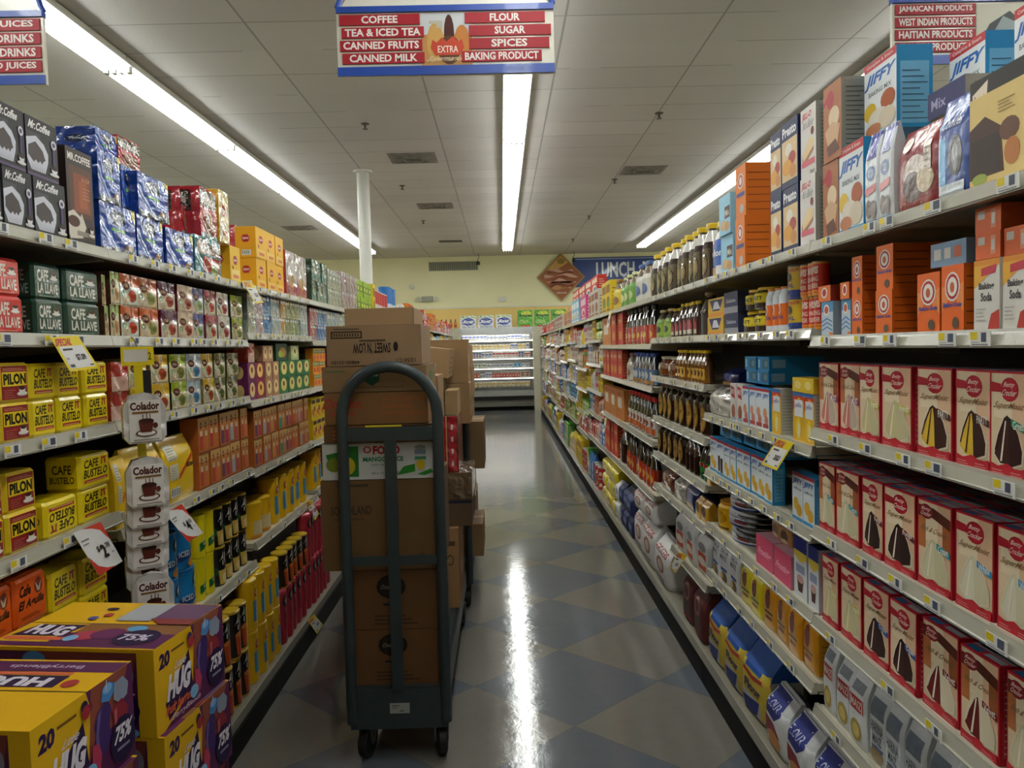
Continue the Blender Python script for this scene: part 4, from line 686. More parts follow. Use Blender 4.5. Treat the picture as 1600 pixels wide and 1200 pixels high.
kind('oil_green', 'bottle', (.06, .2, .055), 'dark green labelled bottle', 'sauce', '#10301c', 'glass', prof=[(.42,0),(.5,.04),(.5,.5),(.36,.7),(.2,.85),(.18,.9)], cols=['#1a5a2a']*2 + ['#141e16']*3, cap=('#141614', .24, .12), front=[('r', .1, .2, .9, .48, '#2a8a3a'), ('r', .2, .36, .8, .46, '#a8282a')], name='sauce_bottle')
# ---- baking soda shelf ------------------------------------------
AH = [('e', .5, .68, .34, .22, '#e0d8d0'), ('e', .5, .68, .29, .19, '#b02a2a'), ('e', .5, .68, .22, .145, '#e4ddd4'), ('e', .5, .67, .1, .08, '#c05a3a'), ('t', 'Baking Soda', .08, .36, .92, .45, '#2a4a9a', .05, 0, .03), ('e', .65, .14, .15, .09, '#5a4a3a')]
kind('ah_box', 'box', (.11, .105, .09), 'orange baking soda box', 'baking soda', '#e06a22', side='#c45a14', front=AH, so=[('r', .06, .12 + k*.17, .94, .14 + k*.17, '#6a2f10') for k in range(5)], name='baking_soda_box')
kind('ah_big', 'box', (.13, .135, .09), 'large orange baking soda box', 'baking soda', '#e2661e', side='#c45a14', front=[('p', [(0,.3),(.5,.6),(0,.7)], '#e88a4a'), ('p', [(1,.3),(.5,.6),(1,.75)], '#e88a4a')] + AH, so=[('r', .06, .12 + k*.17, .94, .14 + k*.17, '#6a2f10') for k in range(5)], name='baking_soda_box')
kind('ah_small', 'box', (.08, .045, .07), 'small orange baking soda box', 'baking soda', '#e0702e', side='#a83a2a', front=[('e', .5, .55, .25, .35, '#e4ddd4'), ('e', .5, .55, .16, .24, '#b02a2a')], name='baking_soda_box')
kind('ah_white', 'box', (.075, .1, .07), 'white and blue baking soda box', 'baking soda', '#b9c6d2', side='#8f9aa8', front=[('r', 0, .7, 1, 1, '#4a8ab8'), ('e', .45, .76, .25, .16, '#e4ddd4'), ('e', .45, .76, .18, .11, '#c05030')] + [('p', [(.05,.2+k*.12),(.5,.3+k*.12),(.95,.2+k*.12),(.95,.16+k*.12),(.5,.26+k*.12),(.05,.16+k*.12)], '#3a7ab0') for k in range(3)] + [('r', .7, 0, 1, .12, '#d9742a')], name='baking_soda_box')
kind('ah_lying', 'box', (.14, .05, .1), 'pale blue mini box lying flat', 'baking soda', '#7f9ab8', front=[('r', .1, .3, .3, .75, '#dcd6ce'), ('r', .4, .3, .58, .75, '#dcd6ce'), ('r', .68, .3, .86, .75, '#c96a4a')], name='mini_pack_box')
kind('orange_12', 'box', (.17, .05, .13), 'flat orange baking soda pack', 'baking soda', '#dd6a38', side='#c4582c', front=[('r', .1, .55, .38, .85, '#cfc8c0'), ('r', .62, .15, .82, .85, '#e09a78'), ('r', .66, .3, .78, .7, '#d8d0c8')], name='baking_soda_pack')
kind('bs_white', 'box', (.13, .135, .08), 'white and red baking soda box', 'baking soda', '#d6d2cb', top='#c97a3a', front=[('r', 0, .9, 1, 1, '#d98a2e'), ('p', [(0,.92),(1,.92),(.0,.6)], '#e2a83a'), ('p', [(.3,.88),(.9,.92),(.85,.8),(.3,.77)], '#c23a48'), ('t', 'Baking', .2, .56, .8, .68, '#4a4648', 0, 0, .03), ('t', 'Soda', .28, .42, .72, .54, '#4a4648', 0, 0, .03), ('p', [(.55,0),(1,0),(1,.3),(.7,.24)], '#b93a2e')] + lines(.1, .15, .5, .36, 4, '#9a9690', .2), name='baking_soda_box')
kind('davis', 'can', (.075, .1, .075), 'red and gold baking powder can', 'baking powder', '#d98a24', 'tin', prof=[(.5,0),(.5,.08),(.5,.92),(.5,1)], cols=['#d98a24','#c9302a','#d98a24'], front=[('t', 'DAVIS', .12, .64, .88, .86, '#ecdcc8', .05, 0, .04), ('t', 'BAKING', .14, .42, .86, .56, '#ecdcc8'), ('t', 'POWDER', .14, .22, .86, .36, '#ecdcc8'), ('r', 0, .1, 1, .16, '#d98a24')], lid=('#b9a88a', .03), name='baking_powder_can')
kind('yellow_can', 'can', (.08, .105, .08), 'yellow and blue baking powder can', 'baking powder', '#c9a826', 'tin', prof=[(.5,0),(.5,.12),(.5,.88),(.5,1)], cols=['#22408a','#c9a826','#c9a826'], front=[('e', .5, .64, .14, .14, '#3a2a1a'), ('t', 'CLABBER', .1, .8, .9, .9, '#a8302a'), ('t', 'GIRL', .25, .32, .75, .44, '#22408a'), ('r', 0, .12, 1, .24, '#22408a')], lid=('#22306a', .05), name='baking_powder_can')
kind('jug_orange', 'bottle', (.075, .15, .06), 'white jug with orange label', 'baking soda', '#d9dde2', 'plastic', prof=[(.46,0),(.5,.05),(.5,.14),(.5,.62),(.48,.8),(.34,.93),(.3,.95)], cols=['#c9d0d8','#c9d0d8','#dd6a1c','#cfd6de','#cfd6de','#cfd6de'], cap=('#e08a4a', .3, .05), front=[('e', .4, .5, .22, .12, '#e4ddd4'), ('e', .4, .5, .15, .08, '#b02a2a'), ('t', 'SODA', .2, .28, .8, .36, '#2a4a9a')], name='baking_soda_jug')
kind('jar_yellow', 'bottle', (.1, .085, .1), 'dark jar, yellow lid and label', 'spread', '#2c1810', 'glass', prof=[(.44,0),(.5,.06),(.5,.3),(.5,.72),(.36,.84),(.36,.86)], cols=['#2c1810','#2c1810','#c9b41c','#2c1810','#2c1810'], cap=('#d0a81c', .4, .14), front=[('r', .1, .36, .9, .66, '#d4c224'), ('t', 'YEAST', .2, .42, .8, .6, '#2a241a')], name='spread_jar')
kind('navy_box', 'box', (.12, .08, .09), 'navy and grey packet box', 'packet box', '#2a3050', front=[('r', 0, .0, 1, .3, '#8a8c94'), ('t', 'Gelatine', .15, .5, .85, .68, '#b9bcc8')], name='packet_box')
kind('yel_display', 'box', (.11, .08, .1), 'yellow and purple display box', 'packet box', '#c9a22c', front=[('p', [(.1,.9),(.9,.9),(.7,.3),(.3,.3)], '#2a2458'), ('p', [(.4,.8),(.6,.8),(.75,.4),(.3,.4)], '#c9ccd8'), ('r', 0, 0, 1, .2, '#d08a2a')], name='packet_box')
kind('shake_bake', 'box', (.07, .19, .05), 'tall red crust mix box', 'crust mix', '#b8342a', side='#a8402f', front=[('r', .1, .6, .9, .9, '#c9582f'), ('t', 'mix', .2, .7, .8, .84, '#e4cfae'), ('e', .5, .3, .32, .16, '#c98a3a')], so=lines(.1, .1, .9, .9, 8, '#d0704a', .3), name='crust_mix_box')
kind('cereal_orange', 'box', (.14, .2, .06), 'orange and tan meal box', 'meal mix', '#b9743a', front=[('r', .2, .4, .7, .75, '#c9c0b0'), ('t', 'MIX', .25, .8, .8, .92, '#a82f2a')], name='meal_box')
kind('green_pouch', 'bag', (.1, .22, .06), 'leaf green snack pouch', 'snack', '#4f9a32', 'foil', front=[('e', .5, .5, .3, .2, '#9ac85a')], name='snack_pouch')
kind('yellow_olive', 'bag', (.12, .2, .07), 'yellow and white pouch', 'snack', '#c9b83a', 'foil', front=[('r', .1, .6, .9, .9, '#d9d4b0'), ('e', .5, .35, .3, .2, '#8a9a2a')], name='snack_pouch')
kind('jello_pud', 'box', (.075, .16, .05), 'white and red pudding box', 'dessert mix', '#cfcac4', front=[('p', [(.1,.95),(.7,.9),(.8,.6),(.2,.65)], '#a8282f'), ('t', 'MIX', .2, .72, .7, .86, '#e8d8cc'), ('e', .5, .25, .32, .2, '#9a5a44'), ('r', .1, .02, .9, .1, '#8aa0b0')], name='pudding_box')
kind('dunkin', 'box', (.085, .17, .05), 'yellow jello sponge mix box', 'dessert mix', '#d9a928', side='#b9b4a4', front=[('p', [(0,.9),(.5,1),(1,.9),(1,.8),(.5,.9),(0,.6)], '#c8401f'), ('r', .15, .5, .9, .84, '#d4d8dc'), ('t', 'jello', .2, .66, .8, .78, '#2a3a7a'), ('e', .5, .26, .22, .22, '#e2c63a'), ('e', .56, .22, .14, .16, '#d8d4a0'), ('r', 0, .92, 1, 1, '#3a6aa8')], so=lines(.1, .1, .9, .9, 12, '#8a867c', .2), name='dessert_mix_box')
kind('yellow_flat', 'box', (.09, .06, .06), 'small yellow box', 'dessert mix', '#d8b52e', front=[('e', .5, .5, .3, .3, '#e2ce7a')], name='dessert_mix_box')
kind('foil_bag', 'bag', (.14, .14, .1), 'bronze and clear candy bag', 'candy', '#6a3a2a', 'film', front=[('e', .5, .5, .3, .3, '#a86a3a')], name='candy_bag')
kind('clear_bag', 'bag', (.14, .13, .1), 'clear candy bag', 'candy', '#a8a49c', 'film', front=[('e', .4, .5, .25, .25, '#c9c6c0')], name='candy_bag')
kind('navy_bag', 'bag', (.16, .13, .1), 'navy chocolate chip bag', 'baking chips', '#171f5a', 'foil', front=[('e', .5, .55, .3, .2, '#3a4a9a'), ('r', .1, .1, .9, .25, '#a8792a')], name='baking_chips_bag')
kind('gold_bag', 'bag', (.14, .1, .09), 'gold and brown chocolate chip bag', 'baking chips', '#c2902a', 'foil', front=[('e', .5, .5, .36, .25, '#4a2a20')], name='baking_chips_bag')
kind('yellow_tub', 'can', (.1, .12, .1), 'yellow squat tub, orange lid', 'tub', '#d9a818', 'plastic', prof=[(.5,0),(.5,.8),(.42,.9)], cols=['#d9a818']*2, front=[('e', .5, .45, .32, .25, '#b08014'), ('r', .1, .05, .9, .12, '#5a3a14')], lid=('#c8861a', .08), name='baking_tub')
kind('white_tub', 'can', (.12, .08, .1), 'white tub with blue lid', 'tub', '#c9ccd2', 'plastic', prof=[(.5,0),(.5,.1),(.5,.8),(.42,.86)], cols=['#1f2f7a','#c9ccd2','#c9ccd2'], front=[('r', .08, .2, .92, .6, '#8f96a4'), ('r', .15, .3, .85, .5, '#c4c8d0'), ('r', .6, .2, .9, .4, '#9a3a44')], lid=('#1f2a6a', .14), name='frosting_tub')
kind('pink_display', 'box', (.12, .12, .2), 'pink frosting display box', 'display box', '#c94a6a', side='#b98a94', front=[('t', 'Frosting', .12, .3, .88, .6, '#e8a8b8', .2, 0, .03)], name='display_box')
kind('brown_pouch', 'bag', (.1, .26, .06), 'tall brown icing pouch', 'icing', '#a87a4a', 'foil', front=[('p', [(0,.88),(.4,.92),(.4,.82),(0,.8)], '#a82430'), ('e', .5, .84, .22, .08, '#a82430'), ('e', .5, .3, .32, .2, '#4a2a20'), ('e', .5, .12, .3, .08, '#c9b08a')], name='icing_pouch')
kind('blue_white_box', 'box', (.11, .19, .1), 'white box with navy top', 'dessert mix', '#d0d2d6', side='#b9bcc4', top='#1a2266', front=[('r', 0, .78, 1, 1, '#1b2468'), ('p', [(0,.78),(1,.78),(1,.68),(.5,.6),(0,.7)], '#c9b03a'), ('r', .15, .42, .85, .56, '#8a94b0'), ('p', [(.25,.3),(.75,.3),(.66,.1),(.34,.1)], '#4a2a20'), ('e', .5, .32, .26, .07, '#b9928a')], name='pudding_box')
kind('corn_white', 'bag', (.115, .22, .08), 'white cornmeal sack, red band', 'cornmeal', '#d6d8da', 'paper', front=[('r', .08, .5, .92, .7, '#b02a26'), ('t', 'MAIZ', .18, .54, .82, .66, '#dcd4cc'), ('r', .15, .76, .85, .9, '#7f868f'), ('e', .5, .22, .34, .16, '#a8924a'), ('e', .5, .22, .22, .1, '#c9b468')] , name='cornmeal_sack')
kind('corn_silver', 'bag', (.12, .23, .08), 'silver grey cornmeal sack', 'cornmeal', '#c4c7cb', 'foil', front=[('r', .12, .6, .88, .84, '#6a7480'), ('t', 'HARINA', .16, .4, .84, .54, '#3a4450'), ('t', 'MAIZ', .25, .26, .75, .38, '#3a4450'), ('e', .5, .12, .36, .12, '#8a7040'), ('r', 0, .2, 1, .23, '#3f5f9a')], name='cornmeal_sack')
kind('corn_blue', 'bag', (.12, .23, .08), 'white flour sack, blue print', 'flour', '#d8dadd', 'paper', front=[('t', 'HARINA', .12, .7, .88, .84, '#4a5260'), ('t', 'MAIZ', .12, .54, .8, .66, '#4a5260'), ('r', 0, .28, 1, .36, '#2f4f9a'), ('e', .5, .14, .36, .13, '#6a5236'), ('e', .3, .16, .14, .08, '#c9ac5a')], name='cornmeal_sack')
kind('red_sack', 'bag', (.17, .24, .1), 'white flour sack with red oval', 'flour', '#d2d3d4', 'paper', front=[('r', 0, .12, 1, .5, '#c4451c'), ('e', .5, .62, .3, .1, '#8a8f94'), ('e', .5, .32, .3, .1, '#d9cfc0'), ('t', 'Harina', .15, .26, .85, .4, '#e2d8cc', 0, 0, .03)], name='flour_sack')
kind('pan_yellow', 'bag', (.15, .19, .1), 'bright yellow cornmeal pack', 'cornmeal', '#e0cc12', 'foil', front=[('e', .38, .58, .2, .2, '#7a2a1a'), ('r', .15, .3, .8, .36, '#4a5a1a'), ('r', .2, .18, .7, .25, '#8a3a1a')], name='cornmeal_pack')
kind('pan_orange', 'bag', (.15, .2, .1), 'orange yellow cornmeal pack', 'cornmeal', '#e09a1c', 'foil', front=[('e', .38, .58, .2, .2, '#7a2a1a'), ('r', .15, .3, .8, .35, '#5a4a1a'), ('r', .2, .18, .7, .25, '#8a3a1a')], so=lines(.2, .15, .8, .6, 5, '#8a6a3a', .2), to=[('e', .6, .5, .15, .25, '#4a2a14')], name='cornmeal_pack')
kind('sugar_white', 'bag', (.2, .3, .13), 'white sack with red lettering', 'flour', '#dcdcda', 'paper', front=[('t', 'HECKERS', .08, .68, .92, .82, '#a82a30', .0, 0, .03), ('e', .5, .42, .28, .18, '#a86a5a'), ('e', .5, .42, .18, .12, '#c9bdb0'), ('r', .2, .1, .8, .18, '#9a9a9c')], name='flour_sack')
kind('flour_blue', 'bag', (.18, .23, .12), 'white flour sack with navy label', 'flour', '#d6d8da', 'paper', top='#b9bbbe', front=[('p', [(0,.98),(.7,.98),(.8,.7),(.5,.5),(0,.55)], '#1f2a7a'), ('t', 'FLOUR', .1, .68, .66, .82, '#c9cbe0', .1), ('p', [(.0,.5),(.5,.45),(.8,.3),(0,.2)], '#8a2a3a'), ('e', .5, .18, .3, .14, '#c98a4a')], name='flour_sack')
kind('flour_yellow', 'bag', (.19, .26, .13), 'flour sack with blue top', 'flour', '#c9b03c', 'paper', side='#a8a698', top='#1f4f9a', front=[('r', 0, .68, 1, 1, '#1d4f9e'), ('p', [(0,.68),(.5,.6),(1,.68),(1,.62),(.5,.54),(0,.62)], '#b9382a'), ('r', .1, .0, .95, .3, '#b9bcc2'), ('t', 'Flour', .2, .36, .85, .5, '#1f2a6a', 0, 0, .03), ('p', [(.1,.2),(.8,.3),(.7,.08),(.2,.06)], '#22307a')], so=[('r', 0, .68, 1, 1, '#1d4f9e')] + lines(.12, .1, .88, .6, 12, '#77756a', .2), name='flour_sack')
kind('maroon_sack', 'bag', (.2, .27, .12), 'maroon and brown flour sack', 'flour', '#5a2424', 'paper', front=[('e', .45, .6, .26, .18, '#8a6a5a'), ('e', .45, .6, .18, .12, '#5a2424'), ('r', 0, .15, 1, .42, '#4a3428'), ('r', 0, 0, 1, .13, '#7a1f2a')], name='flour_sack')
kind('navy_sack', 'bag', (.17, .16, .12), 'navy sugar sack', 'sugar', '#1d2a58', 'paper', front=[('r', .1, .3, .9, .6, '#46568a'), ('t', 'SUGAR', .2, .36, .8, .54, '#a8b0c8')], name='sugar_sack')
kind('yellow_sack', 'bag', (.2, .17, .14), 'yellow sugar sack', 'sugar', '#d9c21a', 'foil', front=[('e', .5, .5, .1, .1, '#4a5a8a'), ('r', .2, .75, .8, .85, '#c9b23a')], name='sugar_sack')
kind('white_sack', 'bag', (.17, .15, .1), 'small white sack', 'sugar', '#d8dadc', 'paper', front=[('r', .2, .3, .8, .6, '#8a9ab0')], name='sugar_sack')
# far generic kinds: contents not known, box names stand for colours alone
FAR = [('#c9772a','#8a3a1a','orange'), ('#b8302c','#d9c8b0','red'), ('#d0b62a','#8a5a1a','yellow'), ('#b9b6a8','#8a4a3a','cream'), ('#2f6aa8','#c9d0d8','blue'), ('#5f9a3a','#d0d49a','green'), ('#8a5a3a','#c9a878','brown'), ('#c8c6be','#3a5a9a','white'), ('#c23a7a','#e0c0cc','pink'), ('#7ab0cc','#e0e4e4','light blue')]
for i, (a, b_, nme) in enumerate(FAR):
    kind('g%d' % i, 'box', (.15, .2, .1), '%s grocery box' % nme, 'grocery', a, front=[('r', .1, .62, .9, .88, b_), ('e', .5, .34, .32, .18, b_), ('e', .55, .3, .18, .1, FAR[(i+3) % 10][0]), ('r', .15, .05, .85, .12, b_)], so=lines(.15, .1, .85, .85, 6, b_, .25), name=['meal_box', 'rice_box', 'cereal_box', 'cracker_box', 'pasta_box', 'snack_box', 'cookie_box', 'sugar_box', 'candy_box', 'salt_box'][i])
    kind('b%d' % i, 'bottle', (.08, .2, .07), '%s labelled bottle' % nme, 'bottle', a, 'plastic', prof=SYR, cols=['#4a3a2a', a, a, '#6a5a48', '#6a5a48', '#3a2a1e'], cap=(b_, .24, .09), front=[('e', .5, .3, .3, .14, b_)], name='grocery_bottle')
    kind('p%d' % i, 'bag', (.15, .18, .09), '%s grocery bag' % nme, 'grocery', a, 'foil', front=[('e', .5, .55, .34, .2, b_), ('r', .15, .12, .85, .28, b_)], name='grocery_bag')
    kind('k%d' % i, 'can', (.08, .11, .08), '%s labelled can' % nme, 'can', a, 'tin', prof=[(.5,0),(.5,.06),(.5,.94),(.5,1)], cols=['#a8a49a', a, '#a8a49a'], front=[('r', .0, .3, 1, .6, b_), ('e', .5, .5, .28, .2, FAR[(i+5) % 10][0])], name='grocery_can')
# ---------------------------------------------------------------- build a kind once
BUILT = {}
def make_kind(key):
    if key in BUILT: return BUILT[key]
    t = T[key]; w, h, d = t['size']; m_ = MB(); base, side, top = hexc(t['base']), hexc(t['side']), hexc(t['top']); kids = []
    sh = t['shape']
    if sh in ('box', 'brick'):
        if sh == 'box':
            m_.box(-w/2, 0, 0, w/2, d, h, base, side, top); q = 0
        else:
            m_.bbox(-w/2, 0, 0, w/2, d, h, .008, base, side, top); q = .055
        fm = (lambda u, v, l: (-w/2 + (q + u*(1-2*q))*w, -l, (q + v*(1-2*q))*h))
        Art(m_, fm).ops(t['front'])
        Art(m_, lambda u, v, l: (w/2 + l, (q + u*(1-2*q))*d, (q + v*(1-2*q))*h)).ops(t['so'])
        Art(m_, lambda u, v, l: (-w/2 - l, d - (q + u*(1-2*q))*d, (q + v*(1-2*q))*h)).ops(t['so'])
        Art(m_, fm_top(w, h, d)).ops(t['to'])
    elif sh == 'bag':
        # pillow pack: full at the middle, folded flat at the top, tucked base
        def prof(v):  # half depth, centre stays d/2
            if v < .08: return .42 + v * 1.0
            if v < .72: return .5 - abs(v - .4) * .06
            k = (v - .72) / .28; return max(.07, .48 * (1 - k) ** .8)
        def wid(v): return (1.0 - .06 * max(0, (v - .6) / .4)) * (1 - .05 * max(0, (.08 - v) / .08))
        def bulge(u, v):
            e = min(1, (1 - abs(2*u - 1)) / .22); return (1 - (1 - e) ** 2)
        def front(u, v, l): 
            dd = d * prof(v) * (.72 + .28 * bulge(u, v)); return (-w/2 * wid(v) + u * w * wid(v), d/2 - dd - l * 2.5 - .0006, v * h)
        def back(u, v): 
            x, y, z = front(u, v, 0); return (x, d - y, z)
        NU, NV = 8, 12; vs = [0, .04, .1, .25, .4, .55, .68, .76, .84, .91, .96, 1.0]; us = [0, .06, .14, .3, .5, .7, .86, .94, 1]
        for pf, c in ((front, base), (lambda u, v, l: back(u, v), base)):
            V = [pf(u, v, 0) for v in vs for u in us]; F_ = []
            n = len(us)
            for j in range(len(vs) - 1):
                for i in range(n - 1):
                    f = (j*n + i, j*n + i + 1, (j+1)*n + i + 1, (j+1)*n + i); F_.append(f if c is base and pf is front else f[::-1])
            m_.mesh(V, F_, [top if vs[k // (n-1)] >= .72 and t['top'] != t['side'] else base for k in range(len(F_))], True)
        for e, ss in ((0, -1), (1, 1)):
            V = []
            for v in vs: V.append(front(e, v, 0)); V.append(back(e, v))
            F_ = [(2*j, 2*j+1, 2*j+3, 2*j+2) if ss > 0 else (2*j+1, 2*j, 2*j+2, 2*j+3) for j in range(len(vs) - 1)]
            m_.mesh(V, F_, [top if vs[k] >= .68 and t['top'] != t['side'] else side for k in range(len(F_))])
        m_.face([back(0, 0), back(1, 0), front(1, 0, 0), front(0, 0, 0)], base); m_.face([front(0, 1, 0), front(1, 1, 0), back(1, 1), back(0, 1)], base)
        Art(m_, front, 5).ops(t['front'])
        if t['so']:
            Art(m_, lambda u, v, l: (w/2*wid(v) + l, d/2 + (u - .5) * 2 * d * prof(v) * .72, v*h)).ops(t['so']); Art(m_, lambda u, v, l: (-w/2*wid(v) - l, d/2 - (u - .5) * 2 * d * prof(v) * .72, v*h)).ops(t['so'])
    else:
        pr = [(r * w, z * h) for r, z in t['prof']]; cols = [hexc(c) for c in t['cols']]; sy = d / w
        m_.lathe(pr, cols, 14, 0, d/2, 1, sy)
        def rad(v):
            z = v * h
            for (r0, a), (r1, bq) in zip(pr, pr[1:]):
                if a <= z <= bq + 1e-9: return r0 + (r1 - r0) * (z - a) / max(1e-9, bq - a)
            return pr[-1][0]
        def cyl(u, v, l):
            a = (u - .5) * 2.3; r = rad(v) + .0008 + l * 2; return (r * math.sin(a), d/2 - sy * r * math.cos(a), v * h)
        Art(m_, cyl, 6).ops(t['front'])
        if 'cap' in t:
            c, r, hh = t['cap']; q = MB(); r *= w; hh *= h; z = pr[-1][1] - .1*hh
            q.lathe([(r, 0), (r, hh * .85), (r * .86, hh)], hexc(c), 12, 0, d/2, 1, 1); kids.append(('cap', q.build('cap', 'plastic'), (0, 0, z)))
        if 'lid' in t:
            c, hh = t['lid']; q = MB(); hh *= h; r = pr[-1][0] * 1.03
            q.lathe([(r, 0), (r, hh * .8), (r * .93, hh)], hexc(c), 14, 0, d/2, 1, sy); kids.append(('lid', q.build('lid', 'plastic'), (0, 0, h - hh*.98)))
    me = m_.build(t['name'], t['mat']); BUILT[key] = (me, kids); return BUILT[key]
def spawn(key, loc, rotz, scale=None):
    me, kids = make_kind(key); o = link(T[key]['name'], me, None, loc, (0, 0, rotz), scale)
    for nm_, km, kl in kids: link(nm_, km, o, kl)
    return o
# ================================================================ stock the shelves
PLACED = []   # (key, side, lvl, y, deep, tier, dz, obj)
def clearance(side, bay, lvl, z):
    if lvl == 7: zs = levels(side, bay); return zs[-1] - .03 - z
    if lvl == 0: return 9
    return levels(side, bay)[lvl - 1] - .03 - z
def bay_of(side, y):
    J = JR if side == 'R' else JL
    return max(i for i in range(len(J)) if J[i] <= y + 1e-6)
JIT = random.Random(11)
def run(side, lvl, y0, y1, n, key, h, o):
    S = SIDE[side]; s = S['s']; t = T[key]; w0, h0, d0 = t['size']; h = h or h0
    J = JR if side == 'R' else JL
    for j in J:
        if y0 + .004 < j < y1 - .004:
            if n == 1:
                a, bq = j - y0, y1 - j
                if a > bq: y0, y1 = (y0, j - .003) if a > .65 * (a + bq) else (y0 - bq * .6, j - .003)
                else: y0, y1 = (j + .003, y1) if bq > .65 * (a + bq) else (j + .003, y1 + a * .6)
            else:
                n1 = min(n - 1, max(1, round(n * (j - y0) / (y1 - y0))))
                if (j - y0) / n1 < .7 * (y1 - y0) / n: return run(side, lvl, j + .003, y1, n - 1, key, h, o)
                if (y1 - j) / (n - n1) < .7 * (y1 - y0) / n: return run(side, lvl, y0, j - .003, n - 1, key, h, o)
                run(side, lvl, y0, j - .003, n1, key, h, o); return run(side, lvl, j + .003, y1, n - n1, key, h, o)
    for k in range(n):
        pitch = (y1 - y0) / n; yc = y0 + pitch * (k + .5); bay = bay_of(side, yc)
        Zl = levels(side, bay)
        if lvl == 7: z = DZ[side]
        elif lvl < len(Zl): z = Zl[lvl]
        else: continue
        xf = (S['x'] + s * .012) if lvl != 7 else (S['deck'] + s * .014)
        xf += s * o.get('sb', 0); wd = pitch * (.975 if n > 1 or pitch < .2 else .985)
        tiers, deep, dz = o.get('t', 1), o.get('deep', 1), o.get('dz', 0)
        cl = clearance(side, bay, lvl, z); hh = h
        if dz + tiers * hh > cl: hh = max(.03, (cl - dz) / tiers) * .985
        sx = wd / w0; sd = 1.0 if t['shape'] in ('box', 'brick') else max(.7, min(1.3, sx))
        if lvl != 7 and o.get('sb', 0) + d0 * sd > .41: sd = .41 / (o.get('sb', 0) + d0) 
        for tr in range(tiers):
            for dp in range(deep):
                bag = t['shape'] in ('bag', 'bottle', 'can')
                jx = JIT.uniform(0, .008) * (1 if not bag else 1.5); jr = JIT.uniform(-.02, .02) * (1 if not bag else 3.0)
                if pitch < .12 and not bag: jr *= .4
                x = xf + s * (dp * (d0 * sd + .002) + jx)
                ob = spawn(key, (x, yc, z + dz + tr * hh), -s * PI / 2 + jr + 0.0, (sx * (.97 if abs(jr) > .01 else 1), sd, hh / h0))
                if 'lean' in o: ob.rotation_euler = (0, o['lean'] * -1, -s * PI / 2); ob.location.z += .03
                PLACED.append((key, side, lvl, yc, dp, tr, dz, ob))
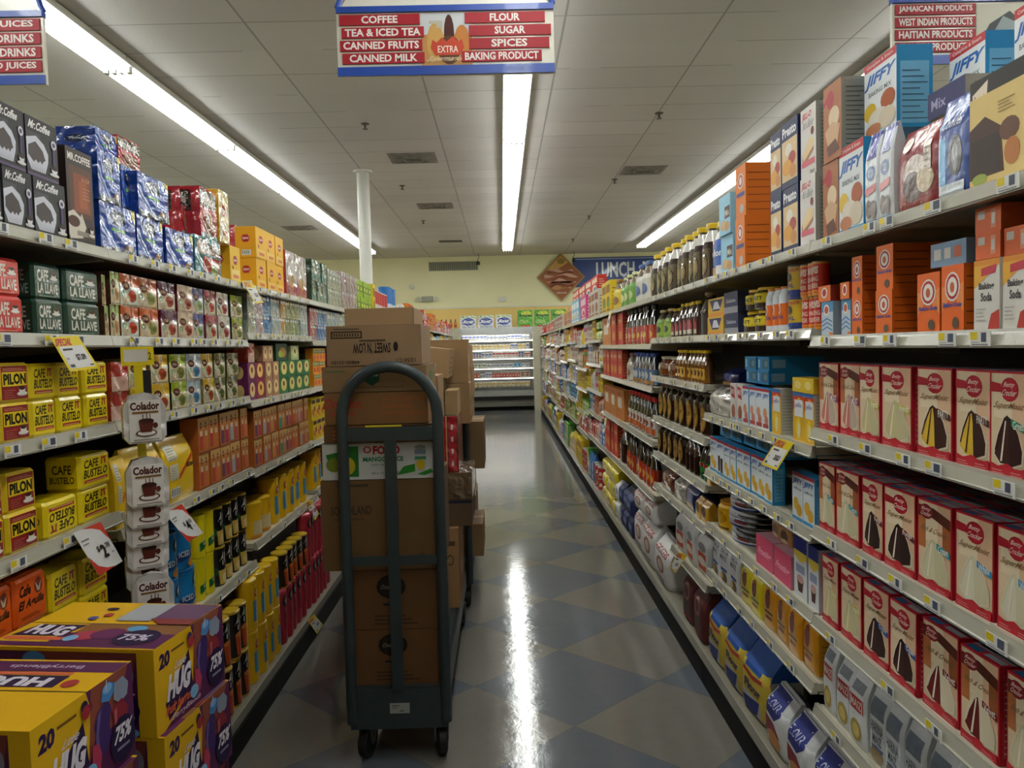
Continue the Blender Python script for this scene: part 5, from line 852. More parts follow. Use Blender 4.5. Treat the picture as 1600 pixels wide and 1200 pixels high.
RUNS = [
('R',0,1.370,1.532,1,'brownie_big',0.210,dict()),
('R',0,1.232,1.364,1,'brownie_big',0.210,dict()),
('R',0,1.540,1.655,1,'blue_pouch',0.210,dict()),
('R',0,1.657,1.806,1,'purple_lying',0.000,dict(dz=0.215,sb=0.07)),
('R',0,1.659,1.825,1,'red_pouch',0.190,dict()),
('R',0,1.828,1.970,2,'white_mix',0.228,dict()),
('R',0,1.977,2.132,1,'jiffy_big',0.232,dict()),
('R',0,2.136,2.238,1,'betty_brown',0.215,dict()),
('R',0,2.108,2.226,1,'betty_brown',0.210,dict(dz=0.216)),
('R',0,2.243,2.392,1,'jello_cake',0.207,dict(t=2)),
('R',0,2.402,2.545,1,'presto',0.207,dict(t=2)),
('R',0,2.556,2.660,1,'presto',0.205,dict(t=2)),
('R',0,2.969,3.095,1,'orange_tall',0.200,dict(sb=0.1,t=1)),
('R',0,2.940,3.061,1,'orange_tall',0.197,dict(t=2)),
('R',0,1.916,2.085,1,'jiffy_big',0.200,dict(dz=0.236,sb=0.05)),
('R',0,1.747,1.896,1,'jiffy_big',0.200,dict(dz=0.2,sb=0.17)),
('R',0,1.544,1.655,1,'jiffy_big',0.200,dict(dz=0.2,sb=0.17)),
('R',0,1.971,2.115,1,'betty_brown',0.220,dict(sb=0.2)),
('R',0,1.988,2.089,1,'davis',0.130,dict(dz=0.222,sb=0.2)),
('R',0,3.104,3.277,1,'cookie_blue',0.158,dict(t=2)),
('R',0,3.297,3.515,1,'syrup_blue',0.250,dict()),
('R',0,3.526,4.157,5,'syrup_big',0.270,dict()),
('R',0,4.188,4.886,4,'syrup_big',0.270,dict()),
('R',0,4.929,5.407,2,'b7',0.260,dict()),
('R',0,5.460,6.120,3,'b5',0.240,dict()),
('R',0,6.154,6.514,1,'b2',0.250,dict()),
('R',0,6.552,7.328,3,'g2',0.270,dict()),
('R',0,7.376,8.250,3,'g3',0.260,dict()),
('R',0,8.312,9.129,2,'g8',0.270,dict()),
('R',0,9.204,10.217,3,'g9',0.280,dict()),
('R',0,8.401,11.272,6,'g1',0.200,dict(dz=0.285,sb=0.12)),
('R',0,10.312,11.601,3,'p0',0.260,dict()),
('R',0,11.723,13.581,5,'g3',0.200,dict()),
('R',0,13.748,16.376,6,'b1',0.200,dict()),
('R',1,1.434,1.514,1,'bs_white',0.137,dict()),
('R',1,1.358,1.432,1,'bs_white',0.137,dict()),
('R',1,1.435,1.511,1,'orange_12',0.000,dict(dz=0.138)),
('R',1,1.359,1.433,1,'orange_12',0.000,dict(dz=0.138)),
('R',1,1.437,1.517,1,'orange_12',0.000,dict(dz=0.188)),
('R',1,1.630,1.721,1,'ah_big',0.130,dict()),
('R',1,1.544,1.623,1,'ah_big',0.138,dict()),
('R',1,1.544,1.675,1,'ah_lying',0.000,dict(dz=0.139)),
('R',1,1.829,1.911,1,'ah_box',0.108,dict(t=2,deep=2)),
('R',1,1.994,2.053,1,'ah_box',0.103,dict(t=2,deep=2)),
('R',1,2.064,2.119,1,'ah_white',0.100,dict()),
('R',1,2.063,2.118,1,'ah_small',0.000,dict(dz=0.1)),
('R',1,2.173,2.252,1,'ah_white',0.100,dict()),
('R',1,2.184,2.269,1,'ah_small',0.000,dict(dz=0.101)),
('R',1,2.275,2.423,3,'davis',0.100,dict(t=2)),
('R',1,2.434,2.539,1,'yellow_can',0.104,dict(t=2)),
('R',1,2.557,2.753,3,'jug_orange',0.150,dict()),
('R',1,2.767,3.022,2,'jar_yellow',0.083,dict(t=2)),
('R',1,3.038,3.223,1,'navy_box',0.085,dict(t=2)),
('R',1,3.232,3.484,1,'yel_display',0.080,dict(t=2)),
('R',1,3.562,3.692,1,'syrup_tall',0.210,dict()),
('R',1,3.716,4.084,5,'syrup_small',0.175,dict()),
('R',1,4.099,4.287,2,'syrup_small',0.160,dict()),
('R',1,4.321,4.723,3,'sq_green',0.170,dict()),
('R',1,4.828,5.866,7,'sauce_dark',0.250,dict()),
('R',1,5.897,6.554,3,'shake_bake',0.250,dict()),
('R',1,6.592,7.185,2,'cereal_orange',0.240,dict()),
('R',2,2.135,2.275,1,'cake_strawberry',0.195,dict(deep=2)),
('R',2,2.003,2.131,1,'cake_strawberry',0.195,dict(deep=2)),
('R',2,1.890,2.000,1,'cake_vanilla',0.195,dict(deep=2)),
('R',2,1.744,1.887,1,'cake_vanilla',0.195,dict(deep=2)),
('R',2,1.590,1.730,1,'cake_yellow',0.195,dict(deep=2)),
('R',2,1.463,1.588,1,'cake_yellow',0.195,dict(deep=2)),
('R',2,1.353,1.461,1,'cake_devil',0.195,dict(deep=2)),
('R',2,2.300,2.379,1,'dunkin',0.155,dict()),
('R',2,2.389,2.480,1,'dunkin',0.155,dict()),
('R',2,2.590,2.677,1,'dunkin',0.155,dict()),
('R',2,2.697,2.987,4,'jiffy_berry',0.148,dict()),
('R',2,3.003,3.156,2,'jello_pud',0.150,dict()),
('R',2,3.174,3.503,2,'clear_bag',0.120,dict()),
('R',2,3.353,3.621,1,'navy_bag',0.080,dict(dz=0.122,sb=0.05)),
('R',2,2.297,2.476,2,'yellow_flat',0.045,dict(dz=0.156)),
('R',2,2.779,3.052,2,'blue_case',0.050,dict(dz=0.16,t=2,sb=0.03)),
('R',2,3.563,4.192,8,'syrup_amber',0.160,dict()),
('R',2,4.223,4.703,2,'honey_jar',0.120,dict()),
('R',2,6.025,7.135,5,'shake_bake',0.230,dict()),
('R',2,5.632,5.961,1,'b3',0.210,dict()),
('R',2,4.852,5.604,6,'sauce_blue',0.210,dict()),
('R',3,2.156,2.281,1,'cake_coconut',0.195,dict(deep=4)),
('R',3,2.006,2.147,1,'cake_coconut',0.195,dict(deep=4)),
('R',3,1.886,1.999,1,'cake_choc',0.195,dict(deep=4)),
('R',3,1.725,1.879,1,'cake_choc',0.195,dict(deep=4)),
('R',3,1.587,1.720,1,'cake_coconut',0.195,dict(deep=4)),
('R',3,1.454,1.583,1,'cake_white',0.195,dict(deep=4)),
('R',3,1.340,1.448,1,'cake_white',0.195,dict(deep=4)),
('R',3,3.378,3.527,2,'jiffy',0.150,dict(deep=1)),
('R',3,3.259,3.368,1,'jiffy_choc',0.150,dict()),
('R',3,2.659,3.250,7,'jiffy',0.150,dict(deep=1)),
('R',3,2.305,2.486,2,'jiffy',0.152,dict()),
('R',3,2.682,3.685,6,'blue_case',0.050,dict(sb=0.05,dz=0.155)),
('R',3,3.565,4.744,9,'syrup_round',0.200,dict()),
('R',3,5.970,7.097,3,'cereal_orange',0.240,dict()),
('R',3,4.840,5.846,8,'sauce_red',0.260,dict()),
('R',4,2.139,2.248,1,'cake_vanilla',0.195,dict(deep=4)),
('R',4,2.002,2.130,1,'cake_vanilla',0.195,dict(deep=4)),
('R',4,1.856,1.995,1,'cake_fudge',0.195,dict(deep=4)),
('R',4,1.718,1.849,1,'cake_fudge',0.195,dict(deep=4)),
('R',4,1.571,1.712,1,'cake_velvet',0.195,dict(deep=4)),
('R',4,1.427,1.555,1,'cake_velvet',0.195,dict(deep=4)),
('R',4,1.311,1.419,1,'cake_coconut',0.195,dict(deep=4)),
('R',4,2.364,2.470,1,'blue_white_box',0.190,dict()),
('R',4,2.262,2.354,1,'blue_white_box',0.190,dict()),
('R',4,2.486,2.844,2,'pink_display',0.110,dict()),
('R',4,2.593,2.796,2,'brown_pouch',0.210,dict(sb=0.03,dz=0.111)),
('R',4,3.022,3.261,1,'white_tub',0.075,dict(t=3)),
('R',4,3.280,3.463,1,'yellow_tub',0.120,dict()),
('R',4,3.455,3.532,1,'gold_bag',0.100,dict()),
('R',4,4.057,4.763,6,'syrup_round',0.190,dict()),
('R',4,3.745,3.999,3,'syrup_tall',0.200,dict()),
('R',4,3.554,3.720,2,'oil_green',0.190,dict()),
('R',4,6.348,7.149,4,'shake_bake',0.270,dict()),
('R',4,6.011,6.313,1,'syrup_tall',0.280,dict()),
('R',4,4.870,5.979,9,'sauce_dark',0.270,dict()),
('R',5,2.181,2.285,1,'corn_white',0.200,dict()),
('R',5,1.983,2.172,2,'corn_white',0.190,dict()),
('R',5,1.702,1.975,3,'corn_silver',0.200,dict()),
('R',5,1.510,1.697,2,'corn_silver',0.200,dict()),
('R',5,2.313,2.787,4,'pan_orange',0.180,dict()),
('R',5,2.801,3.064,2,'pan_yellow',0.170,dict()),
('R',5,3.081,3.464,3,'corn_blue',0.180,dict()),
('R',5,4.304,4.585,1,'foil_bag',0.120,dict()),
('R',5,4.026,4.288,1,'clear_bag',0.120,dict()),
('R',5,3.781,4.012,1,'navy_bag',0.130,dict()),
('R',5,3.553,3.769,2,'gold_bag',0.100,dict()),
('R',6,3.556,4.227,3,'red_sack',0.220,dict()),
('R',7,3.510,3.960,2,'maroon_sack',0.250,dict()),
('R',7,2.711,3.476,3,'flour_yellow',0.250,dict()),
('R',7,1.931,2.691,4,'flour_blue',0.200,dict()),
('R',7,4.289,5.445,3,'sugar_white',0.280,dict()),
('R',7,4.711,5.360,2,'sugar_white',0.200,dict(dz=0.281)),
('R',7,5.499,6.112,3,'navy_sack',0.160,dict(t=2)),
('R',7,6.251,7.333,4,'yellow_sack',0.130,dict(t=3)),
('R',7,6.146,6.323,1,'white_sack',0.150,dict(t=2)),
('L',0,1.893,2.011,1,'coffee_filter',0.150,dict()),
('L',0,2.014,2.161,1,'coffee_filter',0.150,dict()),
('L',0,1.765,1.888,1,'coffee_filter',0.150,dict()),
('L',0,1.871,1.993,1,'coffee_filter',0.150,dict(dz=0.151)),
('L',0,1.995,2.138,1,'coffee_filter',0.150,dict(dz=0.151)),
('L',0,1.764,1.906,1,'coffee_filter_tall',0.200,dict(dz=0.305,lean=0.3)),
('L',0,2.170,2.310,1,'coffee_filter_tall',0.268,dict()),
('L',0,2.320,2.558,1,'tetley',0.150,dict()),
('L',0,2.567,2.775,1,'tetley',0.150,dict()),
('L',0,2.786,3.027,1,'tetley',0.140,dict()),
('L',0,2.324,2.467,1,'tetley',0.150,dict(dz=0.151)),
('L',0,2.537,2.638,1,'tetley',0.150,dict(dz=0.151,sb=0.03)),
('L',0,2.583,2.813,1,'tetley',0.140,dict(dz=0.151)),
('L',0,2.424,2.564,1,'tetley',0.090,dict(dz=0.302,sb=0.05)),
('L',0,2.556,2.708,1,'salada_red',0.100,dict(dz=0.302,sb=0.04)),
('L',0,3.039,3.314,1,'salada_teal',0.152,dict()),
('L',0,3.115,3.310,1,'salada_red',0.200,dict(dz=0.153)),
('L',0,3.070,3.170,1,'salada_red',0.190,dict(dz=0.153,sb=0.06)),
('L',0,3.431,3.564,1,'lipton_tall',0.160,dict()),
('L',0,3.319,3.442,1,'lipton_pale',0.220,dict(dz=0.161)),
('L',0,3.805,4.286,3,'lipton',0.150,dict(t=2)),
('L',0,4.112,4.780,4,'tea_pinkwrap',0.180,dict(t=2,sb=0.2)),
('L',0,4.311,4.873,3,'tea_pinkwrap',0.250,dict()),
('L',0,4.906,5.318,3,'tea_green',0.135,dict(t=2)),
('L',0,5.338,5.807,4,'pb0',0.125,dict(t=2)),
('L',0,5.830,6.423,5,'pb1',0.140,dict(t=2)),
('L',0,6.452,7.116,5,'lime_box',0.140,dict(t=2)),
('L',0,7.151,7.369,2,'g2',0.300,dict()),
('L',0,7.407,8.250,5,'redwhite_can',0.260,dict()),
('L',0,8.297,8.855,3,'blue_tall',0.360,dict()),
('L',0,8.910,9.494,3,'g4',0.150,dict()),
('L',1,1.819,1.942,1,'llave_red',0.092,dict(t=2)),
('L',1,1.988,2.121,1,'llave_green',0.093,dict(t=2)),
('L',1,2.127,2.310,1,'llave_green',0.093,dict(t=2)),
('L',1,2.317,2.355,1,'bg0',0.093,dict(t=2)),
('L',1,2.370,2.425,1,'bg0',0.100,dict(t=2)),
('L',1,2.429,2.549,1,'bg1',0.100,dict(t=2)),
('L',1,2.553,2.701,1,'bg2',0.100,dict(t=2)),
('L',1,2.706,2.850,1,'bg3',0.100,dict(t=2)),
('L',1,2.855,2.997,1,'bg4',0.100,dict(t=2)),
('L',1,3.003,3.113,1,'bg5',0.100,dict(t=2)),
('L',1,3.120,3.239,1,'bg6',0.100,dict(t=2)),
('L',1,3.253,3.391,1,'bg7',0.100,dict(t=2)),
('L',1,3.415,3.593,1,'bg8',0.100,dict(t=2)),
('L',1,3.634,3.747,1,'pb0',0.103,dict(t=2)),
('L',1,3.747,3.877,1,'pb1',0.103,dict(t=2)),
('L',1,3.877,4.006,1,'pb2',0.103,dict(t=2)),
('L',1,4.006,4.180,2,'pb3',0.103,dict(t=2)),
('L',1,4.180,4.266,1,'pb4',0.103,dict(t=2)),
('L',1,4.279,4.563,3,'pb5',0.103,dict(t=2)),
('L',1,4.578,4.759,2,'pb3',0.103,dict(t=2)),
('L',1,4.831,5.016,2,'pb6',0.103,dict(t=2)),
('L',1,5.016,5.274,3,'pb2',0.103,dict(t=2)),
('L',1,5.274,5.691,5,'pb3',0.103,dict(t=2)),
('L',2,1.828,1.950,1,'pilon',0.096,dict(t=2)),
('L',2,1.714,1.823,1,'pilon',0.096,dict(t=2)),
('L',2,1.953,2.060,1,'bustelo',0.094,dict(t=2)),
('L',2,2.066,2.183,1,'bustelo',0.094,dict(t=2)),
('L',2,2.196,2.329,1,'bustelo',0.094,dict(t=2)),
('L',2,2.352,2.457,1,'tea_red_side',0.090,dict(t=2)),
('L',2,2.466,2.600,1,'bg9',0.095,dict(t=2)),
('L',2,2.619,2.756,1,'bg9',0.100,dict(t=2)),
('L',2,2.761,2.907,1,'bg8',0.100,dict(t=2)),
('L',2,2.913,3.057,1,'bg10',0.100,dict(t=2)),
('L',2,3.063,3.187,1,'bg9',0.100,dict(t=2)),
('L',2,3.194,3.320,1,'bg11',0.100,dict(t=2)),
('L',2,3.336,3.482,1,'bg11',0.100,dict(t=2)),
('L',2,3.602,3.725,1,'ce1',0.088,dict(t=2)),
('L',2,3.735,3.877,1,'ce0',0.088,dict(t=2)),
('L',2,3.887,4.112,2,'ce3',0.088,dict(t=2)),
('L',2,4.124,4.822,5,'ce2',0.088,dict(t=2)),
('L',2,3.616,3.709,1,'tea_red_side',0.090,dict(dz=0.178)),
('L',2,3.849,4.021,2,'ce3',0.080,dict(dz=0.178)),
('L',2,4.078,4.285,1,'tea_dark_green',0.090,dict(dz=0.178)),
('L',2,4.350,4.528,1,'ce4',0.080,dict(dz=0.178)),
('L',2,4.866,5.205,4,'jello',0.080,dict(t=3)),
('L',3,1.835,1.961,1,'pilon',0.098,dict(t=2)),
('L',3,1.708,1.830,1,'pilon',0.098,dict(t=2)),
('L',3,1.980,2.144,1,'bustelo_down',0.096,dict()),
('L',3,2.150,2.321,1,'bustelo',0.096,dict(t=2)),
('L',3,2.350,2.440,1,'iced_tea_back',0.220,dict()),
('L',3,2.449,2.688,1,'iced_tea_bag',0.230,dict()),
('L',3,2.704,2.980,1,'iced_tea_back',0.230,dict()),
('L',3,2.993,3.098,1,'st0',0.140,dict(t=2)),
('L',3,3.105,3.212,1,'st0',0.140,dict(t=2)),
('L',3,3.219,3.334,1,'st1',0.140,dict(t=2)),
('L',3,3.342,3.466,1,'st2',0.140,dict(t=2)),
('L',3,3.475,3.609,1,'st0',0.140,dict(t=2)),
('L',3,3.663,3.781,1,'st1',0.135,dict(t=2)),
('L',3,3.792,3.919,1,'st2',0.135,dict(t=2)),
('L',3,3.930,4.055,1,'st4',0.135,dict(t=2)),
('L',3,4.066,4.188,1,'st3',0.135,dict(t=2)),
('L',3,4.200,4.330,1,'st1',0.135,dict(t=2)),
('L',3,4.343,4.454,1,'st0',0.135,dict(t=2)),
('L',3,4.468,4.584,1,'st2',0.135,dict(t=2)),
('L',3,4.599,4.692,1,'st4',0.135,dict(t=2)),
('L',3,4.751,5.133,4,'fruit_mix',0.130,dict(t=2)),
('L',4,1.839,1.969,1,'aguila',0.120,dict(t=2)),
('L',4,1.715,1.835,1,'aguila',0.120,dict(t=2)),
('L',4,1.995,2.124,1,'bustelo',0.105,dict(t=2)),
('L',4,2.131,2.283,1,'bustelo',0.105,dict(t=2)),
('L',4,2.567,2.646,1,'lip_can',0.160,dict(t=2)),
('L',4,2.657,2.962,2,'c4_blue',0.165,dict(t=2)),
('L',4,2.974,3.145,2,'c4_yellow',0.168,dict(t=2)),
('L',4,3.160,3.552,4,'c4_dark',0.165,dict(t=2)),
('L',4,3.638,3.928,2,'lip_can',0.170,dict()),
('L',4,3.939,4.639,5,'lip_can_blue',0.235,dict()),
('L',4,4.701,5.044,3,'lip_can_blue',0.235,dict()),
('L',7,2.558,2.908,3,'c4_orange',0.200,dict(t=2)),
('L',7,2.922,3.323,4,'c4_orange',0.200,dict(t=2)),
('L',7,3.341,3.780,4,'lip_can_blue',0.230,dict(t=2)),
('L',7,3.803,4.291,5,'pink_can',0.270,dict(t=1)),
('L',7,3.841,4.333,5,'c4_orange',0.180,dict(dz=0.271)),
('L',7,4.335,4.922,6,'pink_can',0.270,dict(t=2))]

for a in RUNS: run(*a)
# the far bays, filled mostly from generic kinds in approximate colours
FR = random.Random(4)
def fill(side, lvl, y0, y1, pool, wr=(.11, .19), hr=(.14, .22), tprob=.3):
    y = y0
    while y < y1 - .1:
        key = FR.choice(pool); t = T[key]; w = FR.uniform(*wr) if t['shape'] != 'bottle' else FR.uniform(.09, .12)
        n = FR.choice([2, 3, 3, 4]); n = min(n, int((y1 - y) / w)); 
        if n < 1: break
        h = FR.uniform(*hr); tt = 1
        if t['shape'] == 'can': h = .11; tt = 2
        elif t['shape'] in ('box', 'bag') and FR.random() < tprob: tt = 2; h *= .6
        J = JR if side == 'R' else JL; b_ = bay_of(side, y + .01)
        if b_ != bay_of(side, y + n * w): n = max(1, int((J[b_ + 1] - y) / w)); w = (J[b_ + 1] - .004 - y) / n if n else w
        run(side, lvl, y, y + n * w, n, key, h, dict(t=tt)); y += n * w + .005
gx = ['g%d' % i for i in range(10)]
fill('R', 0, 17.2, 18.1, ['b1', 'g1'], hr=(.2, .26))
fill('R', 1, 7.2, 18.1, ['g0', 'g2', 'k3', 'p5', 'g3', 'g7', 'g1', 'k7', 'p2', 'g2'])
fill('R', 2, 7.1, 18.1, ['g3', 'p6', 'p2', 'g2', 'k0', 'g7', 'k7', 'p0', 'g1'])
fill('R', 3, 7.1, 18.1, ['g4', 'g2', 'k3', 'g2', 'p6', 'g7', 'k2', 'g9', 'p3'])
fill('R', 4, 7.1, 18.1, ['g7', 'g2', 'p1', 'k4', 'g5', 'k2', 'g9', 'p6', 'g0'])
fill('R', 5, 7.16, 18.1, ['p1', 'p6', 'g5', 'k2', 'k1', 'p2', 'g2', 'g4'])
fill('R', 7, 7.4, 18.1, ['p2', 'g1', 'p4', 'g5', 'k2', 'p7', 'g2', 'g0', 'k1'], hr=(.2, .3))
fill('L', 0, 9.5, 18.1, ['g1', 'p1', 'p7', 'g2', 'p4', 'g0', 'p8'], hr=(.16, .25))
fill('L', 1, 5.3, 7.2, ['pb2', 'pb3', 'pb5'], hr=(.18, .2))
fill('L', 1, 9.6, 18.1, ['p2', 'p7', 'p3', 'g2', 'p9'], hr=(.2, .24), tprob=0)
fill('L', 2, 9.7, 18.1, ['p2', 'p0', 'g3', 'g2'], hr=(.2, .24), tprob=0)
# stock just outside the frame edge and behind the loaded cart
for lv, ks in ((2, 'cake_devil'), (3, 'cake_white'), (4, 'cake_coconut')): run('R', lv, 1.06, 1.33, 2, ks, .195, dict(deep=2))
run('R', 0, 1.06, 1.24, 1, 'jiffy_big', .23, {}); run('R', 1, 1.06, 1.33, 2, 'bs_white', .137, {}); run('R', 5, 1.06, 1.4, 3, 'corn_blue', .2, {}); run('R', 7, 1.06, 1.75, 4, 'flour_blue', .2, {})
run('L', 0, 1.12, 1.5, 2, 'coffee_filter', .15, dict(t=2)); run('L', 1, 1.12, 1.6, 3, 'llave_red', .092, dict(t=2)); run('L', 2, 1.12, 1.5, 3, 'pilon', .096, dict(t=2)); run('L', 3, 1.12, 1.5, 3, 'pilon', .098, dict(t=2)); run('L', 4, 1.12, 1.5, 3, 'aguila', .12, dict(t=2))
fill('L', 1, 7.25, 9.5, ['pb3', 'g9', 'g4', 'pb2'], hr=(.18, .22)); fill('L', 2, 5.3, 9.6, ['ce2', 'ce0', 'jello', 'lime_box'], hr=(.18, .22)); fill('L', 3, 5.3, 9.6, ['fruit_mix', 'st1', 'st3'], hr=(.18, .22))
fill('L', 4, 5.3, 9.6, ['lip_can', 'k2', 'lip_can_blue'], hr=(.2, .24)); fill('L', 7, 5.3, 9.6, ['pink_can', 'c4_orange'], hr=(.22, .28))
# labels: what it is, then which one along its shelf
SN = {'R': 'right side', 'L': 'left side'}
groups = {}
for rec in PLACED: groups.setdefault((T[rec[0]]['desc'], rec[1], rec[2], rec[4], round(rec[6], 2), rec[5]), []).append(rec)
for (desc, side, lvl, dp, dz, tr), recs in groups.items():
    recs.sort(key=lambda q: q[3]); tiers = max([g[5] for g in groups if g[:5] == (desc, side, lvl, dp, dz)])
    for i, rec in enumerate(recs):
        p = []
        if len(recs) > 1: p.append('%s from near end' % ordinal(i + 1))
        if tiers > 0: p.append(['lower tier', 'upper tier', 'top tier'][tr] if tiers < 3 else 'tier %s' % ordinal(tr + 1))
        if dz > 0: p.append('above')
        if dp > 0: p.append('row %s' % ordinal(dp + 1))
        p.append(LEVEL[lvl] + ' ' + SN[side])
        ob = rec[7]
        tag(ob, desc + ', ' + ', '.join(p), T[rec[0]]['cat'], '%ss on the %s, %s' % (desc, LEVEL[lvl], SN[side]))
# ---- pie tins stacked on the right
m_ = MB(); m_.lathe([(.07, 0), (.1, .03), (.106, .03), (.106, .034), (.098, .034), (.068, .004)], (1,1,1,1), 24, capt=True)
tin = m_.build('pie_tin', plain_mat('aluminium_tin', '#a2a096', 0.25, metal=0.9, var=0.1))
for k in range(9):
    tag(link('pie_tin', tin, None, (1.04 + .002 * (k % 3), 3.1, .7515 + k * .0215)), 'round aluminium pie tin, %s from the bottom of the stack, fifth shelf right' % ordinal(k + 1), 'pie tin', 'stack of pie tins')
# ================================================================ sale cards on the shelf edges
def quad_card(name, X, s, P, base, ops, label, out=.02):
    """P: (y, z) of top-left, top-right, bottom-right, bottom-left as read; hangs clear of the rail and tips out"""
    zt = max(p[1] for p in P); c = (sum(p[0] for p in P) / 4, sum(p[1] for p in P) / 4)
    def fm(u, v, l):
        tl, tr, br, bl = P; y = (tl[0]*(1-u) + tr[0]*u)*v + (bl[0]*(1-u) + br[0]*u)*(1-v); z = (tl[1]*(1-u) + tr[1]*u)*v + (bl[1]*(1-u) + br[1]*u)*(1-v)
        return (-s * (l * 2 + (zt - z) * out * 8), y - c[0], z - c[1])
    m_ = MB(); F_ = [fm(0,0,0), fm(1,0,0), fm(1,1,0), fm(0,1,0)]; B_ = [(p[0] + s*.0008, p[1], p[2]) for p in F_]
    m_.mesh(F_ + B_, [(0,1,2,3),(7,6,5,4),(0,4,5,1),(1,5,6,2),(2,6,7,3),(3,7,4,0)], hexc(base)); A = Art(m_, fm); A.ops(ops)
    tag(link(name, m_.build(name, 'carton'), None, (X, c[0], c[1])), label, 'price sign')
def special(price): return [('r', .08, .08, .92, .72, '#d9d8d6'), ('t', 'SPECIAL', .06, .74, .62, .95, '#c22a48', .2, 0, .03), ('r', .16, .6, .5, .66, '#3a3a40'), ('t', price, .46, .28, .8, .48, '#1c1c22', 0, 0, .03), ('r', .12, .12, .26, .2, '#55555a'), ('r', .76, .12, .9, .16, '#55555a'), ('r', .12, .34, .2, .4, '#a0a0a4')]
def redcard(price, cents): return [('p', [(.3,1),(1,1),(.84,.84),(.6,.94)], '#c9402a'), ('p', [(1,1),(1,.55),(.84,.84)], '#c9402a'), ('p', [(0,0),(.7,0),(.4,.06),(.16,.18)], '#c23a2c'), ('p', [(0,0),(.16,.18),(0,.45)], '#c23a2c'), ('r', .06, .76, .34, .79, '#77777a'), ('r', .06, .68, .26, .705, '#88888c'), ('t', '$', .38, .42, .48, .56, '#1c1c22'), ('t', price, .5, .26, .68, .56, '#1c1c22', 0, 0, .04), ('t', cents, .7, .44, .86, .56, '#1c1c22'), ('r', .8, .3, .9, .33, '#9a9a9e')]
quad_card('price_sign', -1.14, -1, [(1.974,1.625),(2.105,1.632),(2.178,1.542),(2.029,1.536)], '#d9c21c', special('$7.09'), 'yellow special offer card hanging under the red and green espresso bricks')
quad_card('price_sign', -1.14, -1, [(2.031,1.112),(2.17,1.111),(2.24,.978),(2.106,.975)], '#dcdcda', redcard('2', '78'), 'white and red two dollar price card under the coffee bricks, left side')
quad_card('price_sign', -1.14, -1, [(2.581,1.044),(2.712,1.052),(2.839,.916),(2.702,.918)], '#dcdcda', redcard('4', '00'), 'white and red four dollar price card beside the strainer bags')
quad_card('price_sign', -1.14, -1, [(3.45,1.895),(3.6,1.898),(3.718,1.813),(3.58,1.80)], '#d9c21c', special('$3'), 'yellow special card hanging from the left top shelf')
quad_card('price_sign', -1.14, -1, [(4.382,.72),(4.5,.713),(4.62,.603),(4.5,.588)], '#d9c21c', special('$2'), 'small yellow special card near the cart, left fifth shelf')
quad_card('price_sign', -1.07, -1, [(4.07,.146),(4.201,.136),(4.326,.03),(4.182,.03)], '#d9c21c', special('$5'), 'yellow special card on the left bottom deck edge')
quad_card('price_sign', .885, 1, [(2.481,1.255),(2.345,1.256),(2.45,1.154),(2.599,1.152)], '#d9c21c', special('2/$3'), 'yellow special card hanging under the dessert mixes, right side')
quad_card('price_sign', .885, 1, [(3.925,.498),(3.759,.523),(3.92,.39),(4.069,.373)], '#d9b01c', special('$1'), 'yellow special card above the empty deck, right side')
for k, (y, z) in enumerate([(6.2, 1.84), (11.6, 1.84), (9.0, 1.06), (6.6, .94), (11.3, .6), (8.4, .83)]):
    quad_card('price_sign', .885, 1, [(y + .12, z), (y, z), (y + .05, z - .13), (y + .17, z - .13)], '#d9d9d4', [('r', .1, .7, .9, .95, '#c9b43a'), ('r', .3, .25, .8, .5, '#3a3a40')], 'small white price card projecting from the right rail, %s from the camera at %s height' % (ordinal([2, 5, 4, 1, 3, 6][k]), ['top', 'top', 'middle', 'middle', 'low', 'middle'][k]))
# ================================================================ clip strip with strainer bags
cs = link('clip_strip', None, None, (-1.075, 2.3, 1.6), (0, 0, math.radians(38))); tag(cs, 'yellow hanging clip strip holding the strainer bags, left side', 'clip strip')
m_ = MB(); m_.box(-.045, -.001, -.055, .045, .001, 0, hexc('#d9c21c')); A = Art(m_, lambda u, v, l: (-.045 + u*.09, -.0012 - l*2, -.055 + v*.055)); A.ops([('r', .08, .2, .8, .85, '#c9c4bc'), ('t', '2', .82, .3, .92, .7, '#3a3a40')])
kid('header_card', m_.build('header_card', 'carton'), cs)
m_ = MB(); m_.box(-.012, -.001, -.84, .012, .001, -.055, hexc('#c9b41c')); kid('strip', m_.build('strip', 'plastic'), cs)
m_ = MB(); m_.tube([(0, 0, 0), (.0, .03, .02), (0, .06, .03)], .002); kid('hook', m_.build('hook', 'zinc'), cs)
m_ = MB(); m_.box(.012, .0, -.2, .035, .012, -.07); kid('clip', m_.build('clip', 'black_plastic'), cs)
